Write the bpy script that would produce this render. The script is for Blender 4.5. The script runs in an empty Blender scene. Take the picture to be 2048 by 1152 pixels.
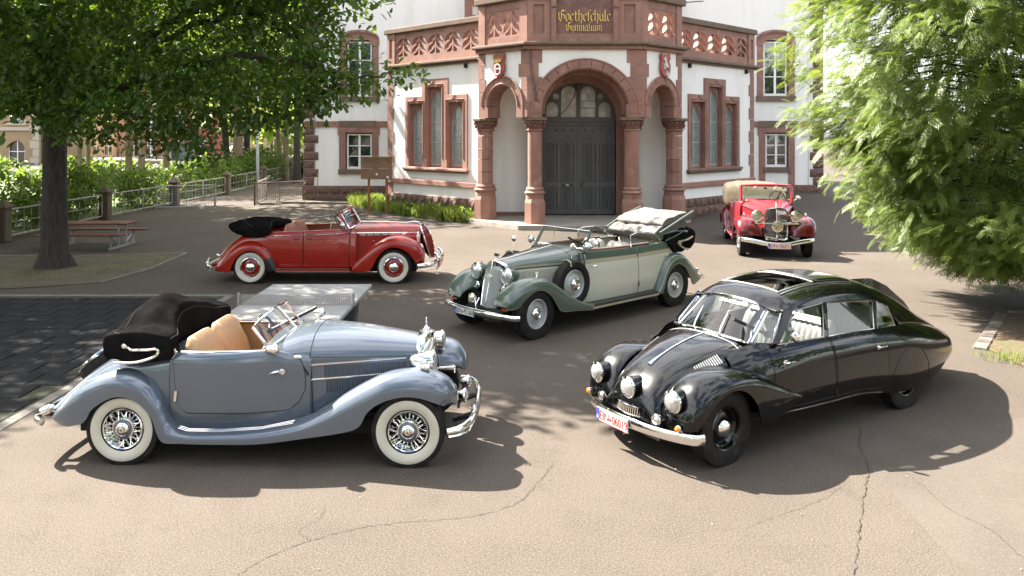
import bpy, bmesh, math, random
import numpy as np
from mathutils import Vector, Matrix, Euler
from mathutils.geometry import tessellate_polygon
random.seed(7); np.random.seed(7)
S = bpy.context.scene
COL = S.collection
R = math.radians
# ---------------------------------------------------------------- camera, sky, sun, exposure
cam = bpy.data.cameras.new('camera'); cam.lens = 28.125; cam.sensor_width = 36; cam.shift_y = -0.1509
cam.clip_end = 2000; cam.clip_start = 0.05
co = bpy.data.objects.new('camera', cam); COL.objects.link(co)
co.location = (0, 0, 3.3); co.rotation_euler = (R(90), 0, 0); S.camera = co
SUN = Vector((-0.86, 0.56, 1.0)).normalized()
sl = bpy.data.lights.new('sun', 'SUN'); sl.energy = 4.9; sl.angle = R(0.6); sl.color = (1.0, 0.93, 0.83)
so = bpy.data.objects.new('sun', sl); COL.objects.link(so); so.location = (-20, 15, 30)
so.rotation_euler = SUN.to_track_quat('Z', 'Y').to_euler()
W = bpy.data.worlds.new('World'); S.world = W; W.use_nodes = True
nt = W.node_tree; bg = nt.nodes['Background']
sky = nt.nodes.new('ShaderNodeTexSky'); sky.sky_type = 'NISHITA'; sky.sun_disc = False
sky.sun_elevation = math.asin(SUN.z); sky.sun_rotation = math.atan2(SUN.x, SUN.y)
sky.air_density = 1.0; sky.dust_density = 1.6; sky.ozone_density = 1.0
# broken white clouds over the blue
tc = nt.nodes.new('ShaderNodeTexCoord'); mp = nt.nodes.new('ShaderNodeMapping')
mp.inputs['Scale'].default_value = (1, 1, 2.6)
ns = nt.nodes.new('ShaderNodeTexNoise'); ns.inputs['Scale'].default_value = 2.3; ns.inputs['Detail'].default_value = 7
ns.inputs['Roughness'].default_value = 0.58
rmp = nt.nodes.new('ShaderNodeValToRGB')
rmp.color_ramp.elements[0].position = 0.44; rmp.color_ramp.elements[0].color = (0, 0, 0, 1)
rmp.color_ramp.elements[1].position = 0.55; rmp.color_ramp.elements[1].color = (0.85, 0.85, 0.85, 1)
cm = nt.nodes.new('ShaderNodeMix'); cm.data_type = 'RGBA'
cm.inputs[7].default_value = (10.5, 10.4, 10.3, 1)
nt.links.new(tc.outputs['Generated'], mp.inputs['Vector']); nt.links.new(mp.outputs[0], ns.inputs['Vector'])
nt.links.new(ns.outputs['Fac'], rmp.inputs['Fac']); nt.links.new(rmp.outputs['Color'], cm.inputs[0])
nt.links.new(sky.outputs[0], cm.inputs[6]); nt.links.new(cm.outputs[2], bg.inputs['Color'])
bg.inputs['Strength'].default_value = 0.056
S.view_settings.view_transform = 'Standard'; S.view_settings.look = 'None'
S.view_settings.exposure = 2.70; S.view_settings.gamma = 1.0; S.view_settings.use_curve_mapping = False
S.cycles.max_bounces = 9; S.cycles.diffuse_bounces = 4; S.cycles.glossy_bounces = 5
S.cycles.transmission_bounces = 8; S.cycles.transparent_max_bounces = 16
S.cycles.caustics_reflective = False; S.cycles.caustics_refractive = False
S.cycles.sample_clamp_indirect = 6

# ---------------------------------------------------------------- materials
def mat(name, c, rough=0.6, metal=0.0, coat=0.0, coat_r=0.03, c2=None, scale=6.0, detail=5.0, lo=0.35, hi=0.65,
        bump=0.0, bscale=None, bdist=0.01, spec=0.5, trans=0.0, ior=1.5, vor=False, c3=None, s3=1.0, stretch=None, rvar=0.0):
    m = bpy.data.materials.new(name); m.use_nodes = True
    t = m.node_tree; n = t.nodes; b = n['Principled BSDF']; lk = t.links.new
    b.inputs['Base Color'].default_value = (*c, 1); b.inputs['Roughness'].default_value = rough
    b.inputs['Metallic'].default_value = metal; b.inputs['Specular IOR Level'].default_value = spec
    if coat: b.inputs['Coat Weight'].default_value = coat; b.inputs['Coat Roughness'].default_value = coat_r
    if trans: b.inputs['Transmission Weight'].default_value = trans; b.inputs['IOR'].default_value = ior
    co_ = n.new('ShaderNodeTexCoord'); vec = co_.outputs['Object']
    if stretch:
        q = n.new('ShaderNodeMapping'); q.inputs['Scale'].default_value = stretch; lk(vec, q.inputs[0]); vec = q.outputs[0]
    def noise_(s, d=5.0, r=0.55):
        x = n.new('ShaderNodeTexNoise'); x.inputs['Scale'].default_value = s; x.inputs['Detail'].default_value = d
        x.inputs['Roughness'].default_value = r; lk(vec, x.inputs['Vector']); return x.outputs['Fac']
    def ramp_(f, a, z):
        x = n.new('ShaderNodeMapRange'); x.inputs['From Min'].default_value = a; x.inputs['From Max'].default_value = z
        lk(f, x.inputs['Value']); return x.outputs[0]
    def mix_(f, a, bb):
        x = n.new('ShaderNodeMix'); x.data_type = 'RGBA'; lk(f, x.inputs[0])
        if isinstance(a, tuple): x.inputs[6].default_value = (*a, 1)
        else: lk(a, x.inputs[6])
        x.inputs[7].default_value = (*bb, 1); return x.outputs[2]
    col = c
    if c2: col = mix_(ramp_(noise_(scale, detail), lo, hi), c, c2)
    if c3: col = mix_(ramp_(noise_(s3, 6.0, 0.6), 0.5, 0.72), col, c3)
    if not isinstance(col, tuple): lk(col, b.inputs['Base Color'])
    if rvar:
        x = n.new('ShaderNodeMapRange'); x.inputs['To Min'].default_value = max(0.02, rough - rvar); x.inputs['To Max'].default_value = rough + rvar
        lk(noise_(scale * 0.7), x.inputs['Value']); lk(x.outputs[0], b.inputs['Roughness'])
    if bump:
        bm_ = n.new('ShaderNodeBump'); bm_.inputs['Strength'].default_value = bump; bm_.inputs['Distance'].default_value = bdist
        if vor:
            x = n.new('ShaderNodeTexVoronoi'); x.inputs['Scale'].default_value = bscale or scale * 4; lk(vec, x.inputs['Vector']); lk(x.outputs['Distance'], bm_.inputs['Height'])
        else: lk(noise_(bscale or scale * 4, 6.0, 0.65), bm_.inputs['Height'])
        lk(bm_.outputs[0], b.inputs['Normal'])
    return m
def leafmat(name, c, c2, tr, trw=0.45, rough=0.5, scale=1.2, spec=0.4):
    m = bpy.data.materials.new(name); m.use_nodes = True
    t = m.node_tree; n = t.nodes; b = n['Principled BSDF']; lk = t.links.new
    b.inputs['Roughness'].default_value = rough; b.inputs['Specular IOR Level'].default_value = spec
    g = n.new('ShaderNodeTexCoord'); x = n.new('ShaderNodeTexNoise'); x.inputs['Scale'].default_value = scale; x.inputs['Detail'].default_value = 3
    lk(g.outputs['Object'], x.inputs['Vector'])
    w = n.new('ShaderNodeTexWhiteNoise'); w.noise_dimensions = '3D'
    sn = n.new('ShaderNodeVectorMath'); sn.operation = 'SNAP'; sn.inputs[1].default_value = (0.12, 0.12, 0.12)
    lk(g.outputs['Object'], sn.inputs[0]); lk(sn.outputs[0], w.inputs['Vector'])
    ad = n.new('ShaderNodeMath'); ad.operation = 'MULTIPLY_ADD'; ad.inputs[1].default_value = 0.55; lk(w.outputs['Value'], ad.inputs[0]); lk(x.outputs['Fac'], ad.inputs[2])
    mr = n.new('ShaderNodeMapRange'); mr.inputs['From Min'].default_value = 0.45; mr.inputs['From Max'].default_value = 1.05; lk(ad.outputs[0], mr.inputs['Value'])
    mx = n.new('ShaderNodeMix'); mx.data_type = 'RGBA'; mx.inputs[6].default_value = (*c, 1); mx.inputs[7].default_value = (*c2, 1)
    lk(mr.outputs[0], mx.inputs[0]); lk(mx.outputs[2], b.inputs['Base Color'])
    tl = n.new('ShaderNodeBsdfTranslucent'); tl.inputs['Color'].default_value = (*tr, 1)
    ms = n.new('ShaderNodeMixShader'); ms.inputs[0].default_value = trw
    lk(b.outputs[0], ms.inputs[1]); lk(tl.outputs[0], ms.inputs[2]); lk(ms.outputs[0], n['Material Output'].inputs['Surface'])
    return m
def glassmat(name, tint=(0.85, 0.9, 0.88), alpha=0.25, rough=0.02):
    # thin pane: mostly clear, with a real mirror reflection on top
    m = bpy.data.materials.new(name); m.use_nodes = True
    t = m.node_tree; n = t.nodes; lk = t.links.new
    n.remove(n['Principled BSDF'])
    tr = n.new('ShaderNodeBsdfTransparent'); tr.inputs['Color'].default_value = (*tint, 1)
    gl = n.new('ShaderNodeBsdfGlossy'); gl.inputs['Roughness'].default_value = rough
    fr = n.new('ShaderNodeFresnel'); fr.inputs['IOR'].default_value = 1.5
    ad = n.new('ShaderNodeMath'); ad.operation = 'MULTIPLY_ADD'; ad.inputs[1].default_value = 0.6; ad.inputs[2].default_value = alpha * 0.2
    ad.use_clamp = True; lk(fr.outputs[0], ad.inputs[0])
    ms = n.new('ShaderNodeMixShader'); lk(ad.outputs[0], ms.inputs[0]); lk(tr.outputs[0], ms.inputs[1]); lk(gl.outputs[0], ms.inputs[2])
    lk(ms.outputs[0], n['Material Output'].inputs['Surface'])
    return m
MT = {}
MT['chrome'] = mat('chrome', (0.78, 0.77, 0.75), 0.06, 1.0)
MT['chrome_dull'] = mat('dull_chrome', (0.62, 0.6, 0.57), 0.22, 1.0, c2=(0.5, 0.48, 0.45), scale=9)
MT['black_paint'] = mat('black_trim_paint', (0.012, 0.012, 0.013), 0.35)
MT['rubber'] = mat('tyre_rubber', (0.0112, 0.0105, 0.0105), 0.75, c2=(0.0245, 0.0224, 0.021), scale=12, bump=0.15, bscale=60, spec=.15)
MT['seam'] = mat('seam_rubber', (0.008, 0.008, 0.009), 0.8)  # black tubes in this colour stand in for shade in the panel gaps
MT['whitewall'] = mat('whitewall', (0.5184, 0.4968, 0.432), 0.5, c2=(0.4608, 0.432, 0.36), scale=5)
MT['under'] = mat('underbody', (0.012, 0.011, 0.011), 0.9)
MT['glass'] = glassmat('window_glass', (0.86, 0.9, 0.89), 0.3)
MT['lens'] = mat('lamp_lens', (0.6375, 0.646, 0.646), 0.08, 0.55, coat=1.0, c2=(0.3825, 0.391, 0.391), scale=26, stretch=(1, 0.4, 1), bump=0.5, bscale=30)
MT['lens_y'] = mat('yellow_lens', (0.55, 0.52, 0.38), 0.1, 0.5, coat=1.0, c2=(0.36, 0.34, 0.25), scale=26)
MT['amber'] = mat('amber_lens', (0.8, 0.22, 0.015), 0.15, coat=1.0)
MT['amber_red'] = mat('red_lens', (0.55, 0.05, 0.012), 0.15, coat=1.0)
MT['white_print'] = mat('white_print', (0.64, 0.64, 0.624), 0.4)
MT['red_print'] = mat('red_print', (0.55, 0.02, 0.02), 0.4)
MT['black_print'] = mat('black_print', (0.015, 0.015, 0.016), 0.4)
MT['blue_print'] = mat('blue_print', (0.02, 0.09, 0.42), 0.4)

# ---------------------------------------------------------------- mesh helpers
class MB:
    def __init__(s): s.v = []; s.f = []
    def add(s, v, f):
        o = len(s.v); s.v.extend([tuple(p) for p in v]); s.f.extend([tuple(i + o for i in q) for q in f]); return s
    def box(s, c, d, rot=None, bev=0.0):
        x, y, z = [k / 2 for k in d]
        if bev:
            b = min(bev, x * .9, y * .9, z * .9)
            P = []
            for sx in (-1, 1):
                for sy in (-1, 1):
                    for sz in (-1, 1):
                        P += [(sx * (x - b), sy * (y - b), sz * z), (sx * (x - b), sy * y, sz * (z - b)), (sx * x, sy * (y - b), sz * (z - b))]
            bm = bmesh.new(); [bm.verts.new(p) for p in P]; bm.verts.ensure_lookup_table()
            bmesh.ops.convex_hull(bm, input=bm.verts); bm.verts.index_update()
            vs = [Vector(v.co) for v in bm.verts]; fs = [[v.index for v in f.verts] for f in bm.faces]; bm.free()
        else:
            vs = [Vector((a, b_, c_)) for a in (-x, x) for b_ in (-y, y) for c_ in (-z, z)]
            fs = [(0, 1, 3, 2), (4, 6, 7, 5), (0, 4, 5, 1), (2, 3, 7, 6), (0, 2, 6, 4), (1, 5, 7, 3)]
        if rot is not None: vs = [rot @ p for p in vs]
        c = Vector(c); return s.add([p + c for p in vs], fs)
    def grid(s, P, cu=False, cv=False, flip=False):
        nu = len(P); nv = len(P[0]); o = len(s.v)
        for r in P: s.v.extend([tuple(map(float, p)) for p in r])
        for i in range(nu if cu else nu - 1):
            for j in range(nv if cv else nv - 1):
                a = o + i * nv + j; b = o + i * nv + (j + 1) % nv; c = o + ((i + 1) % nu) * nv + (j + 1) % nv; d = o + ((i + 1) % nu) * nv + j
                s.f.append((a, d, c, b) if flip else (a, b, c, d))
        return s
    def tube(s, path, r, n=8, cap=True, close=False, flat=1.0, up=None):
        path = [Vector(p) for p in path]; k = len(path)
        rs = r if isinstance(r, (list, tuple)) else [r] * k
        rings = []; prev = None
        for i, p in enumerate(path):
            if close: t = path[(i + 1) % k] - path[i - 1]
            else: t = path[min(i + 1, k - 1)] - path[max(i - 1, 0)]
            if t.length < 1e-9: t = Vector((0, 0, 1))
            t.normalize()
            if prev is None:
                a = Vector(up) if up else (Vector((0, 0, 1)) if abs(t.z) < 0.9 else Vector((1, 0, 0)))
            else: a = prev
            nrm = a - t * a.dot(t)
            if nrm.length < 1e-6: nrm = t.orthogonal()
            nrm.normalize(); prev = nrm; b = t.cross(nrm)
            rings.append([p + (nrm * math.cos(q) * flat + b * math.sin(q)) * rs[i] for q in [2 * math.pi * j / n for j in range(n)]])
        o = len(s.v); s.grid(rings, cu=close, cv=True)
        if cap and not close:
            s.f.append(tuple(o + j for j in range(n))[::-1]); e = o + (k - 1) * n; s.f.append(tuple(e + j for j in range(n)))
        return s
    def rev(s, prof, c=(0, 0, 0), ax=(0, 1, 0), n=32, cap=True):
        # prof: (radius, height along axis)
        ax = Vector(ax).normalized(); u = ax.orthogonal().normalized(); w = ax.cross(u); c = Vector(c)
        P = [[c + ax * h + (u * math.cos(q) + w * math.sin(q)) * r for q in [2 * math.pi * j / n for j in range(n)]] for r, h in prof]
        o = len(s.v); s.grid(P, cv=True)
        if cap:
            if prof[0][0] > 1e-4: s.f.append(tuple(o + j for j in range(n))[::-1])
            e = o + (len(prof) - 1) * n
            if prof[-1][0] > 1e-4: s.f.append(tuple(e + j for j in range(n)))
        return s
    def slab(s, rings, fn, d0, d1, back=True):
        # rings: [outer, hole, ...] of (u, w); fn(u, w, d) -> point; front at d0, back at d1
        pts = [p for r in rings for p in r]
        tri = tessellate_polygon([[Vector((u, w, 0)) for u, w in r] for r in rings])
        o = len(s.v); n = len(pts)
        s.v.extend([tuple(fn(u, w, d0)) for u, w in pts]); s.v.extend([tuple(fn(u, w, d1)) for u, w in pts])
        for t in tri:
            s.f.append(tuple(o + i for i in t))
            if back: s.f.append(tuple(o + n + i for i in reversed(t)))
        k = 0
        for r in rings:
            m = len(r)
            for i in range(m):
                a = o + k + i; b = o + k + (i + 1) % m
                s.f.append((a, b, b + n, a + n))
            k += m
        return s
    def mirror(s):
        o = len(s.v); s.v.extend([(x, -y, z) for x, y, z in s.v[:o]]); s.f.extend([tuple(i + o for i in reversed(q)) for q in s.f[:]]); return s
    def flipped(s):
        m = MB(); m.v = [(x, -y, z) for x, y, z in s.v]; m.f = [tuple(reversed(q)) for q in s.f]; return m
    def obj(s, name, material, parent=None, smooth=35, solid=0.0, off=-1.0, norm=True, sub=0, bev=0.0):
        me = bpy.data.meshes.new(name); me.from_pydata(s.v, [], s.f); me.update()
        if norm:
            bm = bmesh.new(); bm.from_mesh(me); bmesh.ops.remove_doubles(bm, verts=bm.verts, dist=1e-5)
            bmesh.ops.recalc_face_normals(bm, faces=bm.faces); bm.to_mesh(me); bm.free()
        if smooth:
            me.shade_smooth(); me.set_sharp_from_angle(angle=R(smooth))
        me.materials.append(MT[material] if isinstance(material, str) else material)
        o = bpy.data.objects.new(name, me); COL.objects.link(o)
        if parent is not None: o.parent = parent
        if sub: m = o.modifiers.new('s', 'SUBSURF'); m.levels = sub; m.render_levels = sub
        if solid: m = o.modifiers.new('t', 'SOLIDIFY'); m.thickness = solid; m.offset = off
        if bev: m = o.modifiers.new('b', 'BEVEL'); m.width = bev; m.segments = 2; m.limit_method = 'ANGLE'
        return o
def empty(name, loc=(0, 0, 0), rz=0.0):
    o = bpy.data.objects.new(name, None); COL.objects.link(o); o.location = loc; o.rotation_euler = (0, 0, rz); o.empty_display_size = 0.3; return o
def tag(o, label, cat, group=None, kind=None):
    o['label'] = label
    if cat: o['category'] = cat
    if group: o['group'] = group
    if kind: o['kind'] = kind
    return o
def structure(o, label=None):
    o['kind'] = 'structure'
    if label: o['label'] = label
    return o
def link_copy(o, parent, loc=None):
    c = o.copy(); COL.objects.link(c); c.parent = parent
    if loc is not None: c.location = loc
    return c
def copy_tree(o, parent=None):
    c = o.copy(); COL.objects.link(c); c.parent = parent
    for ch in list(o.children): copy_tree(ch, c)
    return c
def cr(P, n, closed=False):
    # Catmull-Rom resample along the first axis, n samples
    P = np.asarray(P, float); k = len(P)
    t = np.linspace(0, k if closed else k - 1, n, endpoint=not closed); i = np.floor(t).astype(int)
    if not closed: i = np.minimum(i, k - 2)
    f = (t - i).reshape((-1,) + (1,) * (P.ndim - 1))
    if closed: a, b, c, d = P[(i - 1) % k], P[i % k], P[(i + 1) % k], P[(i + 2) % k]
    else:
        Q = np.concatenate([[2 * P[0] - P[1]], P, [2 * P[-1] - P[-2]]]); a, b, c, d = Q[i], Q[i + 1], Q[i + 2], Q[i + 3]
    return 0.5 * (2 * b + (c - a) * f + (2 * a - 5 * b + 4 * c - d) * f * f + (-a + 3 * b - 3 * c + d) * f ** 3)
def loft(secs, nu, nv):
    A = cr(np.asarray(secs, float), nu); return np.swapaxes(cr(np.swapaxes(A, 0, 1), nv), 0, 1)
def arc(cx, cy, r, a0, a1, n, ry=None):
    ry = r if ry is None else ry
    return [(cx + r * math.cos(R(a0 + (a1 - a0) * i / (n - 1))), cy + ry * math.sin(R(a0 + (a1 - a0) * i / (n - 1)))) for i in range(n)]
def rect(u0, w0, u1, w1): return [(u0, w0), (u1, w0), (u1, w1), (u0, w1)]
def text_mesh(txt, size, material, parent, name, mx, extrude=0.002, align='CENTER', bold=0.0, xs=1.0):
    cu = bpy.data.curves.new(name, 'FONT'); cu.body = txt; cu.size = size; cu.align_x = align; cu.align_y = 'CENTER'; cu.extrude = extrude; cu.offset = bold
    t = bpy.data.objects.new(name, cu); COL.objects.link(t)
    dg = bpy.context.evaluated_depsgraph_get(); me = bpy.data.meshes.new_from_object(t.evaluated_get(dg)); bpy.data.objects.remove(t)
    me.transform(mx @ Matrix.Diagonal((xs, 1, 1, 1))); me.materials.clear(); me.materials.append(MT[material] if isinstance(material, str) else material)
    o = bpy.data.objects.new(name, me); COL.objects.link(o); o.parent = parent; return o
# ================================================================ GROUND
def sstep(x): x = min(1, max(0, x)); return x * x * (3 - 2 * x)
def gz(x, y): return 0.5 * sstep((y - 26.5) / 11.0) * sstep((x - 3.5) / 6.5) + 0.12 * sstep((y - 30) / 8) * sstep((2 - x) / 6) * sstep((x + 11.5) / 1.5)
def asphalt_mat():
    m = bpy.data.materials.new('sunbleached_asphalt'); m.use_nodes = True
    t = m.node_tree; n = t.nodes; b = n['Principled BSDF']; lk = t.links.new
    g = n.new('ShaderNodeTexCoord').outputs['Object']
    def ns(s, d=4, r=0.6):
        x = n.new('ShaderNodeTexNoise'); x.inputs['Scale'].default_value = s; x.inputs['Detail'].default_value = d; x.inputs['Roughness'].default_value = r; lk(g, x.inputs['Vector']); return x.outputs['Fac']
    def mr(f, a, z, lo=0.0, hi=1.0):
        x = n.new('ShaderNodeMapRange'); x.inputs['From Min'].default_value = a; x.inputs['From Max'].default_value = z; x.inputs['To Min'].default_value = lo; x.inputs['To Max'].default_value = hi; lk(f, x.inputs['Value']); return x.outputs[0]
    def mx(f, a, c):
        x = n.new('ShaderNodeMix'); x.data_type = 'RGBA'; lk(f, x.inputs[0])
        for i, q in ((6, a), (7, c)):
            if isinstance(q, tuple): x.inputs[i].default_value = (*q, 1)
            else: lk(q, x.inputs[i])
        return x.outputs[2]
    c = mx(mr(ns(0.35, 5), 0.36, 0.66), (0.06835, 0.05567, 0.04607), (0.09022, 0.07437, 0.06157))
    c = mx(mr(ns(1.7, 6, 0.7), 0.5, 0.78, 0, 0.85), c, (0.0524, 0.04243, 0.03558))
    c = mx(mr(ns(62, 3, 0.7), 0.45, 0.68, 0, 1.0), c, (0.1322, 0.114, 0.09576))
    c = mx(mr(ns(90, 2, 0.6), 0.54, 0.66, 0, 1.0), c, (0.03872, 0.03194, 0.02736))
    lk(c, b.inputs['Base Color']); b.inputs['Roughness'].default_value = 0.88; b.inputs['Specular IOR Level'].default_value = 0.08
    bp = n.new('ShaderNodeBump'); bp.inputs['Strength'].default_value = 0.8; bp.inputs['Distance'].default_value = 0.006
    lk(ns(95, 4, 0.7), bp.inputs['Height']); lk(bp.outputs[0], b.inputs['Normal'])
    return m
MT['asphalt'] = asphalt_mat()
MT['asphalt2'] = mat('patched_asphalt', (0.074, 0.0625, 0.053), 0.9, c2=(0.088, 0.0745, 0.0635), scale=1.1, c3=(0.125, 0.11, 0.095), s3=85, bump=0.5, bscale=80, bdist=0.006, spec=.08)
MT['crack'] = mat('crack_dirt', (0.03, 0.025, 0.02), 0.95, c2=(0.06, 0.05, 0.04), scale=9)
MT['moss'] = mat('joint_moss', (0.02695, 0.0294, 0.01078), 0.95, c2=(0.0539, 0.05635, 0.02205), scale=3.2, lo=0.5, hi=0.62, c3=(0.0147, 0.0147, 0.01372), s3=7)
MT['mat_tile'] = mat('rubber_tile', (0.01105, 0.01105, 0.01235), 0.9, c2=(0.0182, 0.01755, 0.0182), spec=.15, scale=1.3, bump=0.3, bscale=120, bdist=0.003)
MT['kerb'] = mat('kerb_stone', (0.12, 0.108, 0.093), 0.9, c2=(0.18, 0.162, 0.138), scale=5, bump=0.35, bscale=40, c3=(0.072, 0.072, 0.042), s3=2.5)
MT['kerb_d'] = mat('dark_brick', (0.075, 0.06, 0.05), 0.9, c2=(0.11, 0.085, 0.07), scale=5, bump=0.3, bscale=40)
MT['dirt'] = mat('bare_earth', (0.063, 0.0468, 0.0288), 0.95, c2=(0.102, 0.078, 0.048), scale=1.4, c3=(0.054, 0.06, 0.018), s3=1.6, bump=0.6, bscale=25, bdist=0.02)
MT['mulch'] = mat('leaf_mulch', (0.06, 0.036, 0.0192), 0.95, c2=(0.12, 0.078, 0.042), scale=12, c3=(0.066, 0.078, 0.024), s3=1.4, bump=0.7, bscale=40, bdist=0.02)
MT['street'] = mat('street_concrete', (0.1411, 0.1378, 0.131), 0.85, c2=(0.168, 0.1613, 0.1512), scale=0.5)
MT['verge'] = mat('verge_grass', (0.056, 0.084, 0.0196), 0.95, c2=(0.0896, 0.1232, 0.028), scale=0.6, bump=0.6, bscale=10)
xs = sorted(set([-420, -200, -100, -60, -40] + [round(-30 + 1.0 * i, 2) for i in range(61)] + [40, 60, 100, 200, 420]))
ys = sorted(set([-300, -100, -40, -15, -5] + [round(1.0 * i, 2) for i in range(62)] + [80, 120, 200, 400]))
G = MB().grid([[(x, y, gz(x, y)) for y in ys] for x in xs], flip=True)
structure(G.obj('asphalt_yard', 'asphalt', smooth=60), 'sun bleached tan asphalt of the school yard')
def sheet(name, pts, material, dz=0.004, kind='structure', sub=1.0, label=None):
    # flat polygon laid on the ground
    t = tessellate_polygon([[Vector((x, y, 0)) for x, y in pts]])
    m = MB().add([(x, y, gz(x, y) + dz) for x, y in pts], t); o = m.obj(name, material, smooth=0); o['kind'] = kind
    if label: o['label'] = label
    return o
# newer asphalt around the black car
sheet('asphalt_patch', [(3.55, 8.2), (4.0, 8.75), (5.2, 8.9), (6.5, 9.6), (8.6, 9.9), (9.0, 8.4), (7.0, 6.2), (5.2, 4.6), (3.4, 3.3), (3.35, 5.5)], 'asphalt2', 0.004, label='greyer patch of newer asphalt')
sheet('footpath', [(-15.0, 33), (-11.8, 36.6), (-10.6, 40), (-10.5, 62), (-17, 62), (-16, 45)], 'asphalt2', 0.005, label='asphalt footpath running back along the railings')
# cracks : thin jittered ribbons
def crack(pts, w=0.014, seed=1):
    rnd = random.Random(seed); P = cr(np.array(pts), len(pts) * 14); m = MB(); L = []
    for i, (x, y) in enumerate(P):
        d = P[min(i + 1, len(P) - 1)] - P[max(i - 1, 0)]; d = d / (np.hypot(*d) + 1e-9); nx, ny = -d[1], d[0]
        j = rnd.uniform(-.012, .012); ww = .5 * w * rnd.uniform(.2, 1.0) * (1 if 0 < i < len(P) - 1 else .1)
        L.append([(x + nx * (j + ww), y + ny * (j + ww), 0.009), (x + nx * (j - ww), y + ny * (j - ww), 0.009)])
    w *= .55; o = m.grid(L).obj('asphalt_crack', 'crack', smooth=0); o['kind'] = 'structure'; o['label'] = 'crack in the asphalt'
def gp(px, py): y = 5280.0 / (py - 267); return ((px - 1024) * y / 1600, y)
crack([gp(*p) for p in [(470, 1152), (545, 1110), (620, 1082), (700, 1060), (800, 1045), (880, 1040), (960, 1030), (1035, 1005), (1075, 965), (1105, 930)]], 0.010, 3)
crack([gp(*p) for p in [(620, 1082), (600, 1060), (640, 1035), (650, 1010)]], 0.007, 4)
crack([gp(*p) for p in [(1708, 1152), (1718, 1060), (1728, 985), (1735, 930), (1718, 890), (1722, 860), (1700, 845)]], 0.012, 5)
crack([gp(*p) for p in [(1735, 930), (1770, 925), (1830, 960), (1900, 1020), (1980, 1060), (2048, 1120)]], 0.007, 6)
crack([gp(*p) for p in [(1480, 1060), (1560, 1030), (1640, 1000), (1700, 960)]], 0.006, 7)
crack([gp(*p) for p in [(960, 690), (985, 680), (1010, 684), (1030, 672)]], 0.012, 8)
crack([gp(*p) for p in [(1100, 880), (1140, 860), (1190, 850)]], 0.006, 9)
# rubber tile area on the left with flush edging and mossy joints
sheet('joint_bed', [(-13.5, 7.4), (-5.86, 7.4), (-5.86, 16.2), (-13.5, 16.2)], 'moss', 0.006, label='mossy soil in the joints of the rubber tiles')
area = structure(empty('rubber_tile_area', (-5.86, 7.4, 0.0)), 'square of dark rubber safety tiles laid in running bond')
tmesh = []
for k in range(4):
    m = MB().box((0, 0, 0), (0.491, 0.491, 0.03), bev=0.012); o = m.obj('rubber_tile', 'mat_tile', smooth=30); tmesh.append(o.data); bpy.data.objects.remove(o)
rt = random.Random(5)
for r in range(17):
    y = 7.68 + r * 0.502
    for c in range(16):
        x = -6.12 - c * 0.502 + (0.25 if r % 2 else 0.0)
        if x > -6.08: continue
        if x + 0.3 < -0.66 * y - 0.2 or y > 16.0: continue
        o = bpy.data.objects.new('rubber_tile', rt.choice(tmesh)); COL.objects.link(o); o.parent = area
        o.location = (x + 5.86 + rt.uniform(-.005, .005), y - 7.4 + rt.uniform(-.005, .005), 0.004 + rt.uniform(0, .006)); o.rotation_euler = (rt.uniform(-.008, .008), rt.uniform(-.008, .008), rt.uniform(-.01, .01))
def kerb_run(pts, name='kerb', w=0.12, h=0.03, L=1.0, label=None, gap=0.012):
    root = structure(empty(name, (0, 0, 0)), label or 'row of kerb stones')
    P = [Vector((x, y)) for x, y in pts]
    for a, b in zip(P[:-1], P[1:]):
        d = b - a; k = max(1, round(d.length / L)); st = d.length / k; ang = math.atan2(d.y, d.x); dd = d.normalized()
        for i in range(k):
            c = a + dd * (st * (i + .5)); m = MB().box((0, 0, 0), (st - gap, w, h + 0.1), bev=0.012)
            o = m.obj('kerb_stone', 'kerb', root, smooth=30); o.location = (c.x, c.y, gz(c.x, c.y) + h / 2 - 0.05 + random.uniform(-.004, .004)); o.rotation_euler = (0, 0, ang + random.uniform(-.008, .008))
    return root
kerb_run([(-5.75, 7.2), (-5.72, 16.3)], w=0.16, h=0.012, label='flush concrete edging along the rubber tiles')
kerb_run([(-13.5, 16.3), (-5.72, 16.3)], w=0.12, h=0.012, label='flush edging along the back of the rubber tiles')
# tree bed
sheet('tree_bed', [(-16, 17.0), (-10.6, 17.0), (-9.15, 17.6), (-8.85, 19.4), (-8.95, 22.0), (-11.6, 21.3), (-16, 21.6)], 'dirt', 0.012, label='bare earth bed round the oak')
kerb_run([(-9.1, 17.7), (-8.8, 19.4), (-8.95, 22.0)], w=0.08, h=0.03, L=0.9, label='thin kerb along the right of the oak bed')
kerb_run([(-8.95, 22.05), (-11.6, 21.35), (-14.5, 21.6)], w=0.1, h=0.03, L=0.7, label='thin kerb behind the oak bed')
# bed along the school wall
sheet('wall_bed', [(-9.9, 37.9), (-9.3, 36.5), (-7.0, 36.2), (-5.4, 33.5), (-3.4, 31.1), (-2.2, 30.0), (-1.2, 29.5), (-1.4, 29.9), (-5.5, 34.1), (-5.5, 37.9)], 'dirt', 0.02, label='planting bed at the foot of the school wall')
kerb_run([(-11.6, 36.8), (-9.4, 36.3), (-7.0, 36.05), (-5.3, 33.4), (-3.4, 31.0), (-2.0, 29.75)], w=0.12, h=0.10, L=1.0, label='raised kerb along the planting bed')
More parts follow.
